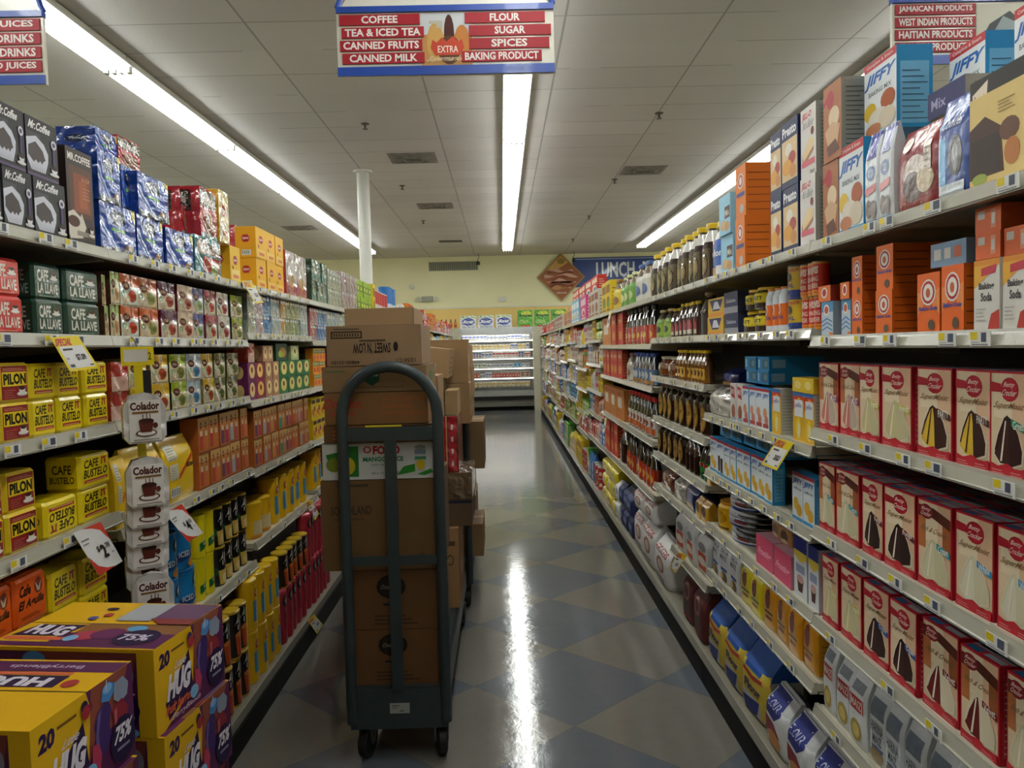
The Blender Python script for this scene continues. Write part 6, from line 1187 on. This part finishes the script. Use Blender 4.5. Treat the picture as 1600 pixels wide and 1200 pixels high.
def strainer():
    m_ = MB(); w, h, d = .135, .15, .035
    pr = [(-.05, 0), (-.067, .02), (-.067, .11), (-.045, .145), (0, .155), (.045, .145), (.067, .11), (.067, .02), (.05, 0)]
    n = len(pr); vs = [(x, -.012, z) for x, z in pr] + [(x*1.02, .0, z) for x, z in pr] + [(x*.96, .012, z) for x, z in pr]
    fs = [tuple(range(n)), tuple(range(3*n - 1, 2*n - 1, -1))] + [(j, j + n, (j+1) % n + n, (j+1) % n)[::1] for j in range(n)] + [(j + n, j + 2*n, (j+1) % n + 2*n, (j+1) % n + n) for j in range(n)]
    m_.mesh(vs, fs, hexc('#c8c6c4')); o = link('strainer_bag', m_.build('strainer_bag', 'film'))
    q = MB(); A = Art(q, lambda u, v, l: (-.05 + u*.1, -.0135 - l*3, .006 + v*.125))
    A.ops([('r', 0, 0, 1, 1, '#dad6d2'), ('t', 'Colador', .04, .76, .96, .96, '#4a1c16', 0, 0, .04), ('r', .1, .68, .92, .73, '#7a5a2a')] + [('e', .52, .2, .34, .09, '#4a1f18'), ('e', .52, .2, .29, .065, '#dad6d2'), ('p', [(.28,.5),(.34,.22),(.68,.22),(.76,.5)], '#5a261c'), ('e', .52, .5, .24, .06, '#3a1812'), ('e', .8, .38, .08, .07, '#5a261c'), ('r', .4, .55, .43, .66, '#6a3a2c'), ('r', .52, .56, .55, .68, '#6a3a2c'), ('r', .62, .55, .65, .66, '#6a3a2c'), ('r', .1, .03, .9, .06, '#8a8480')])
    kid('card', q.build('card', 'carton'), o); return o
sb0 = strainer()
for k, (z, q, tl) in enumerate([(1.32, .0, .0), (1.133, .0, 0), (1.068, .014, .03), (1.011, .026, -.02), (.94, .038, .02), (.873, .05, -.02), (.79, .0, .02)]):
    o = sb0 if k == 0 else copy_tree(sb0)
    o.location = (-1.075 + .025 - q*.6, 2.3 - .035 + q*.8, z); o.rotation_euler = (0, tl, math.radians(38)); o.scale = (.86, 1.5 - k*.1, .95)
    tag(o, 'clear bag with a cloth coffee strainer, %s from the top of the strip' % ordinal(k + 1), 'strainer bag', 'strainer bags on the clip strip')
# ================================================================ fruit drink cases
hug = [('r', 0, 0, 1, 1, '#dfb01a'), ('p', [(.5,1),(1,1),(1,0),(.1,0),(.3,.12),(.62,.45)], '#5a2450'), ('p', [(.55,1),(.95,1),(.8,.5),(.5,.3)], '#8d4a3a'), ('p', [(.12,.3),(.46,.74),(.5,.3),(.16,.08)][::1], '#2a1840'),
       ('t', '20', .06, .72, .2, .9, '#2f1a4a', .1, 0, .05), ('r', .22, .84, .4, .87, '#7a5a20'), ('t', 'Little', .27, .62, .42, .7, '#e4dcec', .3), ('t', 'HUG', .16, .3, .47, .6, '#e8e2ee', .15, 0, .06), ('t', 'fruit barrels', .12, .15, .5, .27, '#e0653a', .1, 0, .03), ('t', 'BerryBlends', .2, .04, .6, .12, '#d9c0dc', .1),
       ('p', [(.6,.72),(.7,.8),(.74,.7),(.72,.5),(.74,.36),(.66,.26),(.56,.3),(.55,.42),(.58,.5),(.56,.6)], '#3f2a66'), ('p', [(.6,.7),(.64,.74),(.6,.5),(.61,.34),(.57,.34),(.575,.5)], '#6a5a94'), ('p', [(.64,.8),(.66,.92),(.72,.96),(.8,.9),(.78,.82),(.72,.76)], '#4a86c4'), ('e', .71, .9, .05, .05, '#7aaede'), ('p', [(.7,.99),(.71,.99),(.7,.88),(.69,.88)], '#c9c6d4'), ('p', [(.78,.9),(.88,.92),(.94,.82),(.92,.7),(.84,.66),(.77,.74)], '#8a94a8'), ('p', [(.74,.66),(.86,.7),(.92,.58),(.9,.36),(.8,.26),(.74,.34),(.76,.5)], '#8a2a34'), ('p', [(.77,.62),(.8,.64),(.79,.4),(.77,.38)], '#b8606a'), ('p', [(.53,.44),(.59,.42),(.62,.3),(.6,.16),(.55,.14),(.52,.26)], '#b83a5a'), ('e', .47, .88, .035, .06, '#2f2a4a'), ('e', .52, .84, .03, .04, '#7a2a3a'), ('e', .85, .28, .14, .24, '#241640'), ('t', '75%', .76, .26, .95, .44, '#e4e0ea', .2, 0, .04), ('r', .78, .18, .92, .21, '#8a84a0'), ('e', .5, .2, .06, .08, '#7ab4dc'), ('e', .48, .82, .04, .07, '#a82f3a')]
hug_side = [('r', .0, .0, .9, .96, '#4e2146'), ('p', [(.3,.96),(.9,.96),(.86,.5),(.4,.3)], '#7a3a34'), ('e', .3, .5, .1, .36, '#3a2a66'), ('e', .3, .86, .07, .1, '#4a86c4'), ('e', .82, .7, .06, .18, '#8a8494'), ('e', .78, .58, .07, .16, '#8a2a34'), ('e', .76, .3, .15, .28, '#241640'), ('t', '75%', .66, .34, .88, .5, '#e4e0ea', .1, 0, .04), ('t', 'thinner', .68, .18, .88, .26, '#b8b0cc'), ('e', .84, .05, .06, .06, '#7ab4dc'), ('e', .5, .3, .08, .2, '#b83a5a')]
hug_top = [('r', .49, 0, .505, 1, '#2a2012'), ('r', .0, 0, .49, 1, '#dba91a'), ('r', .3, 0, .49, .62, '#8a5a34'), ('r', .02, .0, .3, .68, '#5a2450'), ('p', [(.22,.66),(.46,.62),(.46,.92),(.22,.97)], '#2a1840'), ('t', 'HUG', .24, .66, .44, .92, '#e0dae8', .2, -90, .05), ('r', .14, .62, .2, .98, '#d9694a'),
           ('r', .02, .6, .1, 1, '#5a2450'), ('e', .24, .52, .1, .08, '#b03a52'), ('e', .28, .4, .11, .1, '#6a2a5a'), ('e', .4, .28, .06, .06, '#5a9ac4'), ('e', .18, .58, .06, .04, '#7ab4dc'), ('e', .22, .2, .16, .13, '#2a1840'), ('t', '75%', .16, .12, .28, .3, '#cfc8dc', .1, -90, .03),
           ('r', .62, .0, .97, .3, '#6a4a6a'), ('r', .56, .28, .96, .5, '#a9adb4'), ('p', [(.5,0),(.62,0),(.62,.3),(.5,.2)], '#8a3a3a'), ('e', .68, .6, .04, .03, '#a83a3a'), ('e', .6, .66, .04, .03, '#4a4a8a'), ('e', .82, .64, .03, .04, '#3a2038')]
hug_top2 = [('r', .5, 0, .515, 1, '#2a2012'), ('r', .515, .72, .97, 1, '#8a3a4a'), ('r', .8, .0, .97, .75, '#5a2450'), ('r', .56, .2, .74, .66, '#2a1840'), ('t', 'HUG', .58, .26, .72, .62, '#e0dae8', .2, 90, .05), ('r', .75, .2, .79, .7, '#d9694a'), ('t', 'BerryBlends', .85, .2, .92, .6, '#cdb8d4', 0, 90), ('e', .78, .8, .1, .07, '#7ab4dc'), ('e', .8, .93, .1, .08, '#c03a5a'), ('e', .62, .14, .06, .04, '#a83a3a')]
kind('hug_case', 'box', (.29, .19, .395), 'x', 'drink case', '#dfb01a', side='#dfb01a', top='#e0ae1c', front=hug, so=hug_side, to=hug_top, name='drink_case')
kind('hug_case_b', 'box', (.29, .19, .395), 'x', 'drink case', '#dfb01a', side='#dfb01a', top='#e0ae1c', front=hug, so=hug_side, to=hug_top2, name='drink_case')
LAY = ['bottom', 'second', 'third', 'fourth', 'top']
for k in range(5):
    for st, (x, y, a, key) in enumerate([(-.787, 1.415, 83.7, 'hug_case_b'), (-.731, 1.757, 82.0, 'hug_case')]):
        dx = (.0 if k == 4 else [.075, .03, .0, .012][k]); da = [3, -1, 1.5, 4, 0][k] if st == 0 else [4, 2, -1, 3, 0][k]
        o = spawn(key, (x + dx + (.035 if k == 0 and st == 0 else 0), y - (.012 if st == 0 and k < 4 else 0), k * .1905), math.radians(a + (0 if k == 4 else da * .3)))
        tag(o, 'yellow and purple fruit drink case, %s of the %s stack in the left foreground' % (LAY[k], ['nearer', 'farther'][st]), 'drink case', 'fruit drink cases stacked in the foreground')
# ================================================================ stock carts
def hoop(top=1.53, hw=.178):
    m_ = MB(); pts = [(-hw, 0, .16), (-hw, 0, .6), (-hw, 0, top - hw - .02)] + [(-hw * math.cos(PI * k / 14), 0, top - .02 - hw + hw * math.sin(PI * k / 14)) for k in range(1, 14)] + [(hw, 0, top - hw - .02), (hw, 0, .6), (hw, 0, .16)]
    m_.tube(pts, .0215, n=12); return m_
def make_cart():
    c = link('stock_cart', None); 
    m_ = MB(); m_.box(-.18, .0, .272, .18, 1.52, .29); m_.box(-.185, -.004, .135, .185, .012, .29); m_.box(-.185, 1.51, .135, .185, 1.526, .29); m_.box(-.185, .0, .2, -.165, 1.52, .29); m_.box(.165, .0, .2, .185, 1.52, .29)
    kid('platform', m_.build('platform', 'steel'), c)
    hm = hoop().build('handle_frame', 'steel'); b_ = MB()
    b_.box(-.17, -.012, 1.235, .17, -.002, 1.285); b_.box(-.17, -.012, .765, .17, -.002, .8); b_.box(-.022, -.014, .29, .022, -.006, 1.24); bm_ = b_.build('cross_bar', 'steel')
    for y in (0.0,):
        h_ = kid('handle_frame', hm, c, loc=(0, y, 0)); kid('cross_bar', bm_, h_)
    cm = MB(); cm.lathe([(.052, -.018), (.06, -.012), (.06, .012), (.052, .018)], (1,1,1,1), 18); cm.lathe([(.02, -.024), (.02, .024)], (1,1,1,1), 10)
    wm_ = cm.build('wheel', 'rubber'); fk = MB(); fk.box(-.03, -.03, .128, .03, .03, .137); 
    for s_ in (-1, 1): fk.mesh([(s_*.028, -.028, .13), (s_*.028, .028, .13), (s_*.028, .012, .055), (s_*.028, -.012, .055), (s_*.024, -.028, .13), (s_*.024, .028, .13), (s_*.024, .012, .055), (s_*.024, -.012, .055)], [(0,1,2,3),(7,6,5,4),(0,4,5,1),(1,5,6,2),(2,6,7,3),(3,7,4,0)], (1,1,1,1))
    fm_ = fk.build('caster', 'zinc')
    for x, y in ((-.135, .06), (.15, .06), (-.135, 1.46), (.15, 1.46)):
        k_ = kid('caster', fm_, c, loc=(x, y, 0), rot=(0, 0, .25 if x > 0 else -.3)); w_ = kid('wheel', wm_, k_, loc=(0, 0, .06), rot=(0, PI/2, 0))
    return c
c1 = make_cart(); KIDS['__casters__'] = []
c2 = link('stock_cart', None)
for ch in KIDS.get(c1.name, []):
    d_ = ch.copy(); COL.objects.link(d_); d_.parent = c2
    done = set()
    for g in ch.children: 
        e_ = g.copy(); COL.objects.link(e_); e_.parent = d_
c1.location = (-.425, 2.885, 0); c2.location = (-.405, 4.6, 0)
tag(c1, 'dark grey steel stock cart with hoop handles, loaded with cartons, nearest the camera', 'cart', 'stock carts'); tag(c2, 'second dark stock cart standing behind the loaded front cart', 'cart', 'stock carts')
m_ = MB(); A = Art(m_, lambda u, v, l: (-.035 + u*.075, -.005 - l*3, .195 + v*.04)); A.ops([('r', 0, 0, 1, 1, '#a9aaa6'), ('r', .1, .7, .5, .8, '#5a5a5c'), ('r', .1, .5, .4, .58, '#77777a'), ('r', .5, .2, .7, .3, '#4a4a4c')])
link('label_sticker', m_.build('label_sticker', 'carton'), c1)
m_ = MB(); m_.box(-.09, -.013, 1.287, .045, -.004, 1.293, hexc('#d0c41c')); link('tape_strip', m_.build('tape_strip', 'plastic'), c1)
# ---- cartons
KR, KD = '#9a7b56', '#7d6243'  # dimmer light low on the stack is painted into darker carton bases
def carton(x0, y0, z0, x1, y1, z1, label, front=(), right=(), top=(), base=KR, rz=0, mat='matte', name='cardboard_carton', tape=True, tilt=0):
    w, d, h = x1 - x0, y1 - y0, z1 - z0 - .0015; m_ = MB(); m_.box(-w/2, 0, 0, w/2, d, h, hexc(base))
    Art(m_, fm_front(w, h)).ops(front); Art(m_, fm_R(w, h, d)).ops(right); A = Art(m_, fm_top(w, h, d)); A.ops(([('r', 0, .495, 1, .505, '#4a3a28'), ('r', .0, .44, 1, .56, '#a68a62')] if tape else []) + list(top))
    o = link(name, m_.build(name, mat), None, ((x0 + x1)/2, y0, z0), (0, tilt, rz)); tag(o, label, 'carton', 'cartons on the stock carts'); return o
osp = [('e', .47, .72, .16, .2, '#16130f'), ('e', .47, .72, .14, .17, '#2a2018'), ('t', 'Ocean Spray', .36, .66, .58, .76, '#8a8074', .1), ('r', .38, .4, .58, .44, '#26282c')] + lines(.28, .08, .76, .28, 3, '#4a3624', .4)
G1 = .7
carton(-.61, 2.92, .2905, -.262, 3.34, .505, 'brown juice carton with black oval logo, resting on the front cart platform', osp, base='#6b4a2c')
carton(-.61, 2.92, .506, -.262, 3.34, .735, 'brown juice carton with black oval logo, second from the cart platform', osp, base='#6b4a2c')
carton(-.70, 2.92, .736, -.25, 3.36, 1.082, 'large plain brown carton behind the upper cart crossbar, under the white carton', [('t', 'SOUTHLAND', .08, .62, .42, .72, '#3a2c1e'), ('r', .1, .56, .35, .58, '#5a4630'), ('r', .62, .34, .84, .4, '#6f583a'), ('r', .14, .93, .4, .96, '#4a3a28'), ('t', '6', .82, .14, .85, .2, '#4a3a28')], base='#705334')
foco = [('r', 0, 0, 1, 1, '#c9cbc9'), ('p', [(.14,.92),(.32,.92),(.32,.08),(.22,.08),(.2,.5)], '#2f7a2c'), ('p', [(.03,.7),(.16,.78),(.2,.6),(.05,.5)], '#2f7a2c'), ('e', .1, .42, .07, .2, '#7a8a2a'), ('e', .21, .38, .08, .26, '#d0b82a'), ('e', .4, .82, .035, .1, '#c9404a'), ('e', .4, .82, .02, .06, '#c9cbc9'), ('t', 'FOCO', .45, .68, .69, .92, '#c22a34', 0, 0, .04), ('t', 'MANGO JUICE', .36, .45, .72, .62, '#1f7a4a', 0, 0, .03), ('t', 'JUGO DE MANGO', .43, .36, .66, .42, '#3a7a5a'), ('t', '24 x 11.8 FL OZ', .43, .14, .68, .2, '#5a5a5c'),
        ('p', [(.66,.1),(.72,.34),(.82,.4),(.84,.2)], '#2f8a2c'), ('p', [(.84,.12),(.96,.26),(.98,.16),(.9,.08)], '#2f8a2c'), ('r', .82, .2, .92, .84, '#b9bcb8'), ('r', .82, .66, .92, .8, '#7a8a9a'), ('e', .87, .38, .04, .15, '#d0b82a'), ('e', .87, .86, .05, .06, '#8a8c8a'), ('r', .82, .52, .92, .6, '#3a8a6a')]
carton(-.69, 2.925, 1.0835, -.264, 3.35, 1.223, 'white mango juice carton with green leaves on the front cart', foco, right=[('r', .3, .1, .7, .9, '#c9cbc9')], base='#b9bab6')
carton(-.68, 2.92, 1.2245, -.27, 3.34, 1.292, 'flat orange-printed carton directly above the white juice carton', lines(.08, .2, .55, .85, 3, '#a85a32', .4) + [('r', .62, .1, .97, .95, '#2a2018'), ('r', .64, .2, .95, .85, '#8a6c48')] + [('r', .66 + k*.035, .3, .675 + k*.035, .75, '#2a2018') for k in range(8)], base='#6b4a2c')
carton(-.675, 2.925, 1.2935, -.285, 3.34, 1.415, 'brown sugar carton with red lettering behind the handle arch', [('t', 'Domino.', -.0, .5, .38, .82, '#a83a2a', .1, 0, .03), ('t', 'SUGAR', .05, .26, .3, .44, '#a83a2a')] + [('t', '24 1 LB CARTONS', .56, .72, .96, .84, '#a85a32'), ('t', 'GRANULATED', .56, .5, .86, .62, '#a85a32'), ('t', 'PURE CANE SUGAR', .56, .28, .97, .4, '#a85a32')], base='#835d38')
carton(-.68, 2.925, 1.4165, -.29, 3.35, 1.514, 'brown carton with a small green shield under the top cartons', [('p', [(.4,.85),(.56,.85),(.55,.4),(.48,.22),(.41,.4)], '#1f4a34'), ('r', .42, .6, .54, .68, '#8aa08a'), ('t', '100% Recycled Fiberboard', .26, .12, .78, .22, '#3a4a34'), ('r', .03, .8, .22, .84, '#4a6a4a')], right=[('r', 0, 0, .05, 1, '#4a3a28'), ('r', .3, .3, .7, .7, '#5f6a44')], base='#866a48')
carton(-.66, 2.93, 1.5155, -.306, 3.34, 1.668, 'brown sweetener carton printed upside down, second from the top', [('r', .05, .68, .38, .86, '#2a2018'), ('r', .065, .71, .365, .83, '#8f7350')] + [('r', .08 + k*.028, .73, .094 + k*.028, .81, '#3a2e22') for k in range(10)] + [('r', .08, .9, .35, .93, '#5a4a36'), ('t', "SWEET 'N LOW", .28, .3, .68, .56, '#1d1813', 0, 180, .02), ('e', .735, .46, .025, .12, '#1d1813'), ('r', .35, .6, .63, .64, '#4a3c2c'), ('t', '12/50 CT.', .72, .06, .94, .16, '#2a2018', 0, 180), ('t', '44800-50101', .05, .04, .35, .13, '#2a2018', 0, 180)], right=[('r', 0, 0, .06, 1, '#4a3a28')], base='#94785a')
carton(-.60, 2.99, 1.6695, -.338, 3.36, 1.735, 'flat brown carton with a hand slot, topmost on the front cart', (), top=[('r', .35, .25, .65, .33, '#1a140e')], right=[('r', 0, 0, .08, 1, '#3a2e20')], base='#9a7e5c')
z = .2905
for k, h in enumerate([.26, .24, .22, .24, .2]):
    carton(-.6, 3.42, z, -.285 - .01*(k % 2), 3.72, z + h, 'plain brown carton in the hidden middle stack, %s from the platform' % ordinal(k + 1), base=[KR, '#8a6b47'][k % 2]); z += h + .001
carton(-.60, 3.78, .2905, -.238, 4.22, .688, 'tall brown carton with a circular mark, low behind the right post', [('r', .72, .78, .95, .84, '#5a4630'), ('e', .88, .6, .05, .07, '#5a4630'), ('e', .88, .6, .035, .05, KR)], right=[('r', 0, .1, .04, .9, '#5a4630'), ('r', .3, .3, .6, .5, '#b4a88e')], base='#a07a52')
carton(-.60, 3.82, .6895, -.17, 4.24, .822, 'brown carton with dark tape, resting on the tall carton', [('r', 0, .86, 1, .97, '#1a1f34')], base='#5f4a34')
carton(-.60, 3.82, .8235, -.165, 4.25, .955, 'plastic-wrapped brown carton below the red wrapped packs', right=[('p', [(.3,.1),(.5,.9),(.8,.6),(.7,.1)], '#4a3a28')], base='#6a553f', mat='film')
red = [('r', u0, 0, u0 + .09, 1, '#b3202e') for u0 in (.74, .88)] + [('r', u + .02, v, u + .05, v + .09, '#d8c4c4') for u in (.75, .885) for v in (.1, .32, .54, .76)] + [('r', .835, 0, .85, 1, '#d8a06a')]
carton(-.60, 3.86, .9565, -.23, 4.28, 1.235, 'clear-wrapped red and white pack bundle midway up the cart', red, right=[('r', .1, .05, .9, .95, '#a83038')], top=[('r', 0, 0, 1, 1, '#a09a90')], base='#8a2a34', mat='film', tape=False)
carton(-.60, 3.9, 1.2365, -.30, 4.2, 1.31, 'small brown carton under the leaning carton, left one', base='#7d6243')
carton(-.295, 3.92, 1.2365, -.232, 4.2, 1.36, 'small brown carton standing beside the wrapped pack bundle', base='#9a7d58')
carton(-.62, 3.95, 1.3115, -.31, 4.22, 1.42, 'brown carton with black printed square below the leaning carton', [('r', .86, .2, .97, .8, '#241c14')], base='#6f573c')
carton(-.60, 3.88, 1.443, -.275, 4.27, 1.59, 'large brown carton tipped sideways at the top of the rear stack', right=lines(.15, .15, .85, .85, 4, '#6a5236', .2), base='#a3835c', tilt=.12)
m_ = MB(); rr = random.Random(2)
gv = []
for j in range(6):
    for i in range(7): gv.append((-.385 + i*.013 + rr.uniform(-.004, .004), 3.5 + rr.uniform(-.015, .015), 1.2 + j*.06 + rr.uniform(-.01, .01)))
m_.mesh(gv, [(j*7+i, j*7+i+1, (j+1)*7+i+1, (j+1)*7+i) for j in range(5) for i in range(6)], hexc('#a9b4b4'), True)
ob = link('plastic_bag', m_.build('plastic_bag', 'wrap'), None, (-.01, 0.2, .0)); md = ob.modifiers.new('thickness', 'SOLIDIFY'); md.thickness = .03
tag(ob, 'crumpled clear plastic wrap hanging beside the handle arch', 'plastic wrap')
z = .2905
for k, (h, xr) in enumerate([(.3, -.3), (.28, -.29), (.28, -.3)]):
    carton(-.58, 4.3, z, xr, 4.565, z + h, 'brown carton at the tail of the front cart, %s from the platform' % ordinal(k + 1)); z += h + .001
carton(-.5, 4.3, z, -.185, 4.565, z + .225, 'brown carton with a green label at the tail of the front cart', right=[('r', .3, .4, .6, .8, '#5a6a4a'), ('r', .1, .1, .9, .14, '#5a4630')]); z += .226
carton(-.5, 4.3, z, -.19, 4.565, z + .225, 'topmost brown carton with a white tag at the tail of the front cart', right=[('r', .4, .4, .62, .7, '#c9c4b4')])
# second cart load
z = .2905
for k, (h, xr, rzr) in enumerate([(.2, -.16, 0), (.17, -.24, 0), (.17, -.235, 0), (.29, -.14, .05), (.1, -.25, 0)]):
    carton(-.56, 4.72, z, xr + .015, 5.15, z + h, 'brown carton on the second cart near column, %s from the platform' % ordinal(k + 1), base=['#7a5f40', '#6f5538', '#755a3c'][k % 3], right=[('r', .1, .45, .9, .5, '#5a4630')]); z += h + .001
carton(-.52, 4.68, z, -.205, 5.0, z + .2, 'brown carton with a green label near the top of the second cart', right=[('r', .3, .3, .6, .75, '#5a6a4a')]); z += .201
carton(-.52, 4.7, z, -.21, 5.0, z + .2, 'topmost brown carton with a white label, second cart near column', right=[('r', .3, .4, .55, .7, '#c9c4b4')])
z = .2905
for k, h in enumerate([.24, .22, .24, .22, .22, .16]):
    carton(-.6, 5.45, z, -.215 - .008*(k % 2), 5.95, z + h, 'brown carton on the second cart far column, %s from the platform' % ordinal(k + 1), base=['#94744e', KR][k % 2]); z += h + .001
# ================================================================ dairy case across the back
dc = link('refrigerated_case', None, None, (0, 19.3, 0)); tag(dc, 'white open refrigerated case lit from inside across the back of the store', 'refrigerated case')
def cpart(name, mat, *bx, **k):
    m_ = MB()
    for b_ in bx: m_.box(*b_)
    return kid(name, m_.build(name, mat), dc)
cpart('case_back', plain_mat('case_white_liner', '#d0d2d0', 0.4, var=.02), (-3.2, .75, .1, 2.6, .8, 2.05))
cpart('header', 'white_metal', (-3.2, 0, 1.98, 2.6, .85, 2.07)); cpart('header_trim', plain_mat('grey_header', '#c2c6c6', .4), (-3.2, -.02, 1.93, 2.6, .02, 2.07))
cpart('base_panel', plain_mat('case_grey_panel', '#a3a5a2', .4), (-3.2, -.06, .36, 2.6, .75, .5)); cpart('bumper', 'black_plastic', (-3.2, -.09, .27, 2.6, .7, .36)); cpart('lower_panel', plain_mat('case_dark_panel', '#77756c', .35), (-3.2, -.05, .1, 2.6, .7, .27)); cpart('kick_plate', 'kick', (-3.2, .0, 0, 2.6, .7, .1))
cpart('product_tray', 'zinc', (-3.2, -.05, .5, 2.6, .75, .58))
CZ = [1.55, 1.32, 1.09, .85, .62]
CASE_Z = [1.765, 1.53, 1.315, 1.07, .82]
for z in CASE_Z:
    cpart('case_shelf', 'white_metal', (-3.2, .15, z - .022, 2.6, .75, z))
for x0, x1 in ((-1.3, -1.03), (.775, .99)): cpart('end_wall', 'enamel', (x0, -.28, 0, x1, .8, 2.07))
for z in [1.955] + [q - .035 for q in CASE_Z]:
    m_ = MB(); m_.tube([(-3.1, .05 if z > 1.9 else .17, z), (2.5, .05 if z > 1.9 else .17, z)], .009 if z < 1.9 else .016, n=6); kid('case_lamp', m_.build('case_lamp', 'case_light' if z > 1.9 else 'case_glow'), dc)
for i, (a, b_) in enumerate([('#e2e0d8', '#3a5aa8'), ('#e6e0c4', '#c9a24a'), ('#e4e4e0', '#b8303a'), ('#dcdcd6', '#6a8a4a')]):
    kind('dm%d' % i, 'can', (.085, .12, .08), 'x', 'dairy package', a, 'plastic', prof=[(.46,0),(.5,.1),(.5,.95)], cols=[a, a], front=[('r', .1, .5, .9, .75, b_), ('r', .2, .2, .8, .3, b_)], lid=('#e6e6e2', .06), name='dairy_tub')
kind('yog', 'can', (.075, .1, .07), 'x', 'dairy tub', '#d8d8d4', 'plastic', prof=[(.42,0),(.5,1)], cols=['#d8d8d4'], front=[('r', .1, .3, .9, .7, '#8a96b4')], lid=('#e0e0dc', .06), name='dairy_tub')
pal = {0: [('yog', .1, .12), ('dm0', .09, .13)], 1: [('dm1', .1, .13), ('dm0', .09, .14), ('g3', .1, .14), ('dm1', .1, .12)], 2: [('dm0', .09, .13), ('dm2', .08, .16), ('dm2', .08, .14), ('g7', .07, .15), ('dm1', .1, .12)], 3: [('yog', .11, .1), ('dm3', .1, .11), ('k0', .1, .1), ('k9', .1, .11), ('dm1', .1, .1)], 4: [('b1', .07, .15), ('b7', .07, .15), ('dm0', .08, .13), ('g3', .12, .14)], 5: [('dm1', .12, .13), ('dm3', .1, .14), ('yog', .1, .12)]}
cnt = {}
ROWN = ['top', 'second', 'third', 'fourth', 'fifth', 'lowest']
CR = random.Random(9)
ROWZ = [1.765, 1.53, 1.315, 1.07, .82, .585]
for row, z in enumerate(ROWZ):
    x = -1.0
    q = pal[row]
    while x < .72:
        key, w, h = CR.choice(q); n = CR.choice([2, 3, 4])
        for _ in range(n):
            if x + w > .76: break
            t = T[key]; o = spawn(key, (x + w/2, 19.3 + .17 + (-.1 if row == 5 else 0), z), 0, (w*.95/t['size'][0], 1, min(h, .19)/t['size'][2] if False else min(h, .19)/t['size'][1]))
            cnt[row] = cnt.get(row, 0) + 1
            nm_ = 'dairy_package'; o.name = nm_
            tag(o, 'small dairy package, %s from the left on the %s case row' % (ordinal(cnt[row]), ROWN[row]), 'dairy package', 'packages in the refrigerated case'); x += w
        else:
            x += .004; continue
        x += w
# things on top of the case
kind('tp', 'box', (.4, .32, .3), 'x', 'toilet paper', '#c9ccd4', 'film', front=[('r', .0, .8, 1, 1, '#b9c4a8'), ('e', .15, .85, .12, .06, '#8aa05a'), ('e', .5, .5, .4, .3, '#3a4f9a'), ('t', 'Scott', .18, .38, .84, .64, '#dfe3ea', .2, 0, .05), ('r', .1, .04, .9, .16, '#a8acb8'), ('r', .1, .3, .5, .36, '#25357a')], name='toilet_paper_pack')
kind('towel', 'box', (.38, .42, .3), 'x', 'paper towels', '#4f9a2a', 'film', front=[('e', .6, .8, .35, .14, '#b9c83a'), ('t', 'Bounty', .1, .56, .95, .76, '#2a4a1c', .2, 0, .06), ('r', .1, .2, .7, .4, '#8aba5a'), ('r', .2, .02, .8, .1, '#c9302a')], name='paper_towel_pack')
for k, x in enumerate((-.82, -.38, .07)): tag(spawn('tp', (x, 19.42, 2.0705), 0), 'white toilet paper pack with blue lettering, %s from the left on the case' % ordinal(k + 1), 'toilet paper', 'toilet paper packs on the refrigerated case')
for k, x in enumerate((.6, 1.02, 1.44)): tag(spawn('towel', (x, 19.42, 2.0705), 0), 'bright green paper towel pack, %s from the left on the case' % ordinal(k + 1), 'paper towels', 'paper towel packs on the refrigerated case')
for k in range(8): tag(spawn('b0', (-1.95 + k*.115, 19.45, 2.0705), 0, (1, 1, 1.2)), 'amber bottle with pale cap, %s from the left on the refrigerated case' % ordinal(k + 1), 'bottle', 'amber bottles on the refrigerated case')
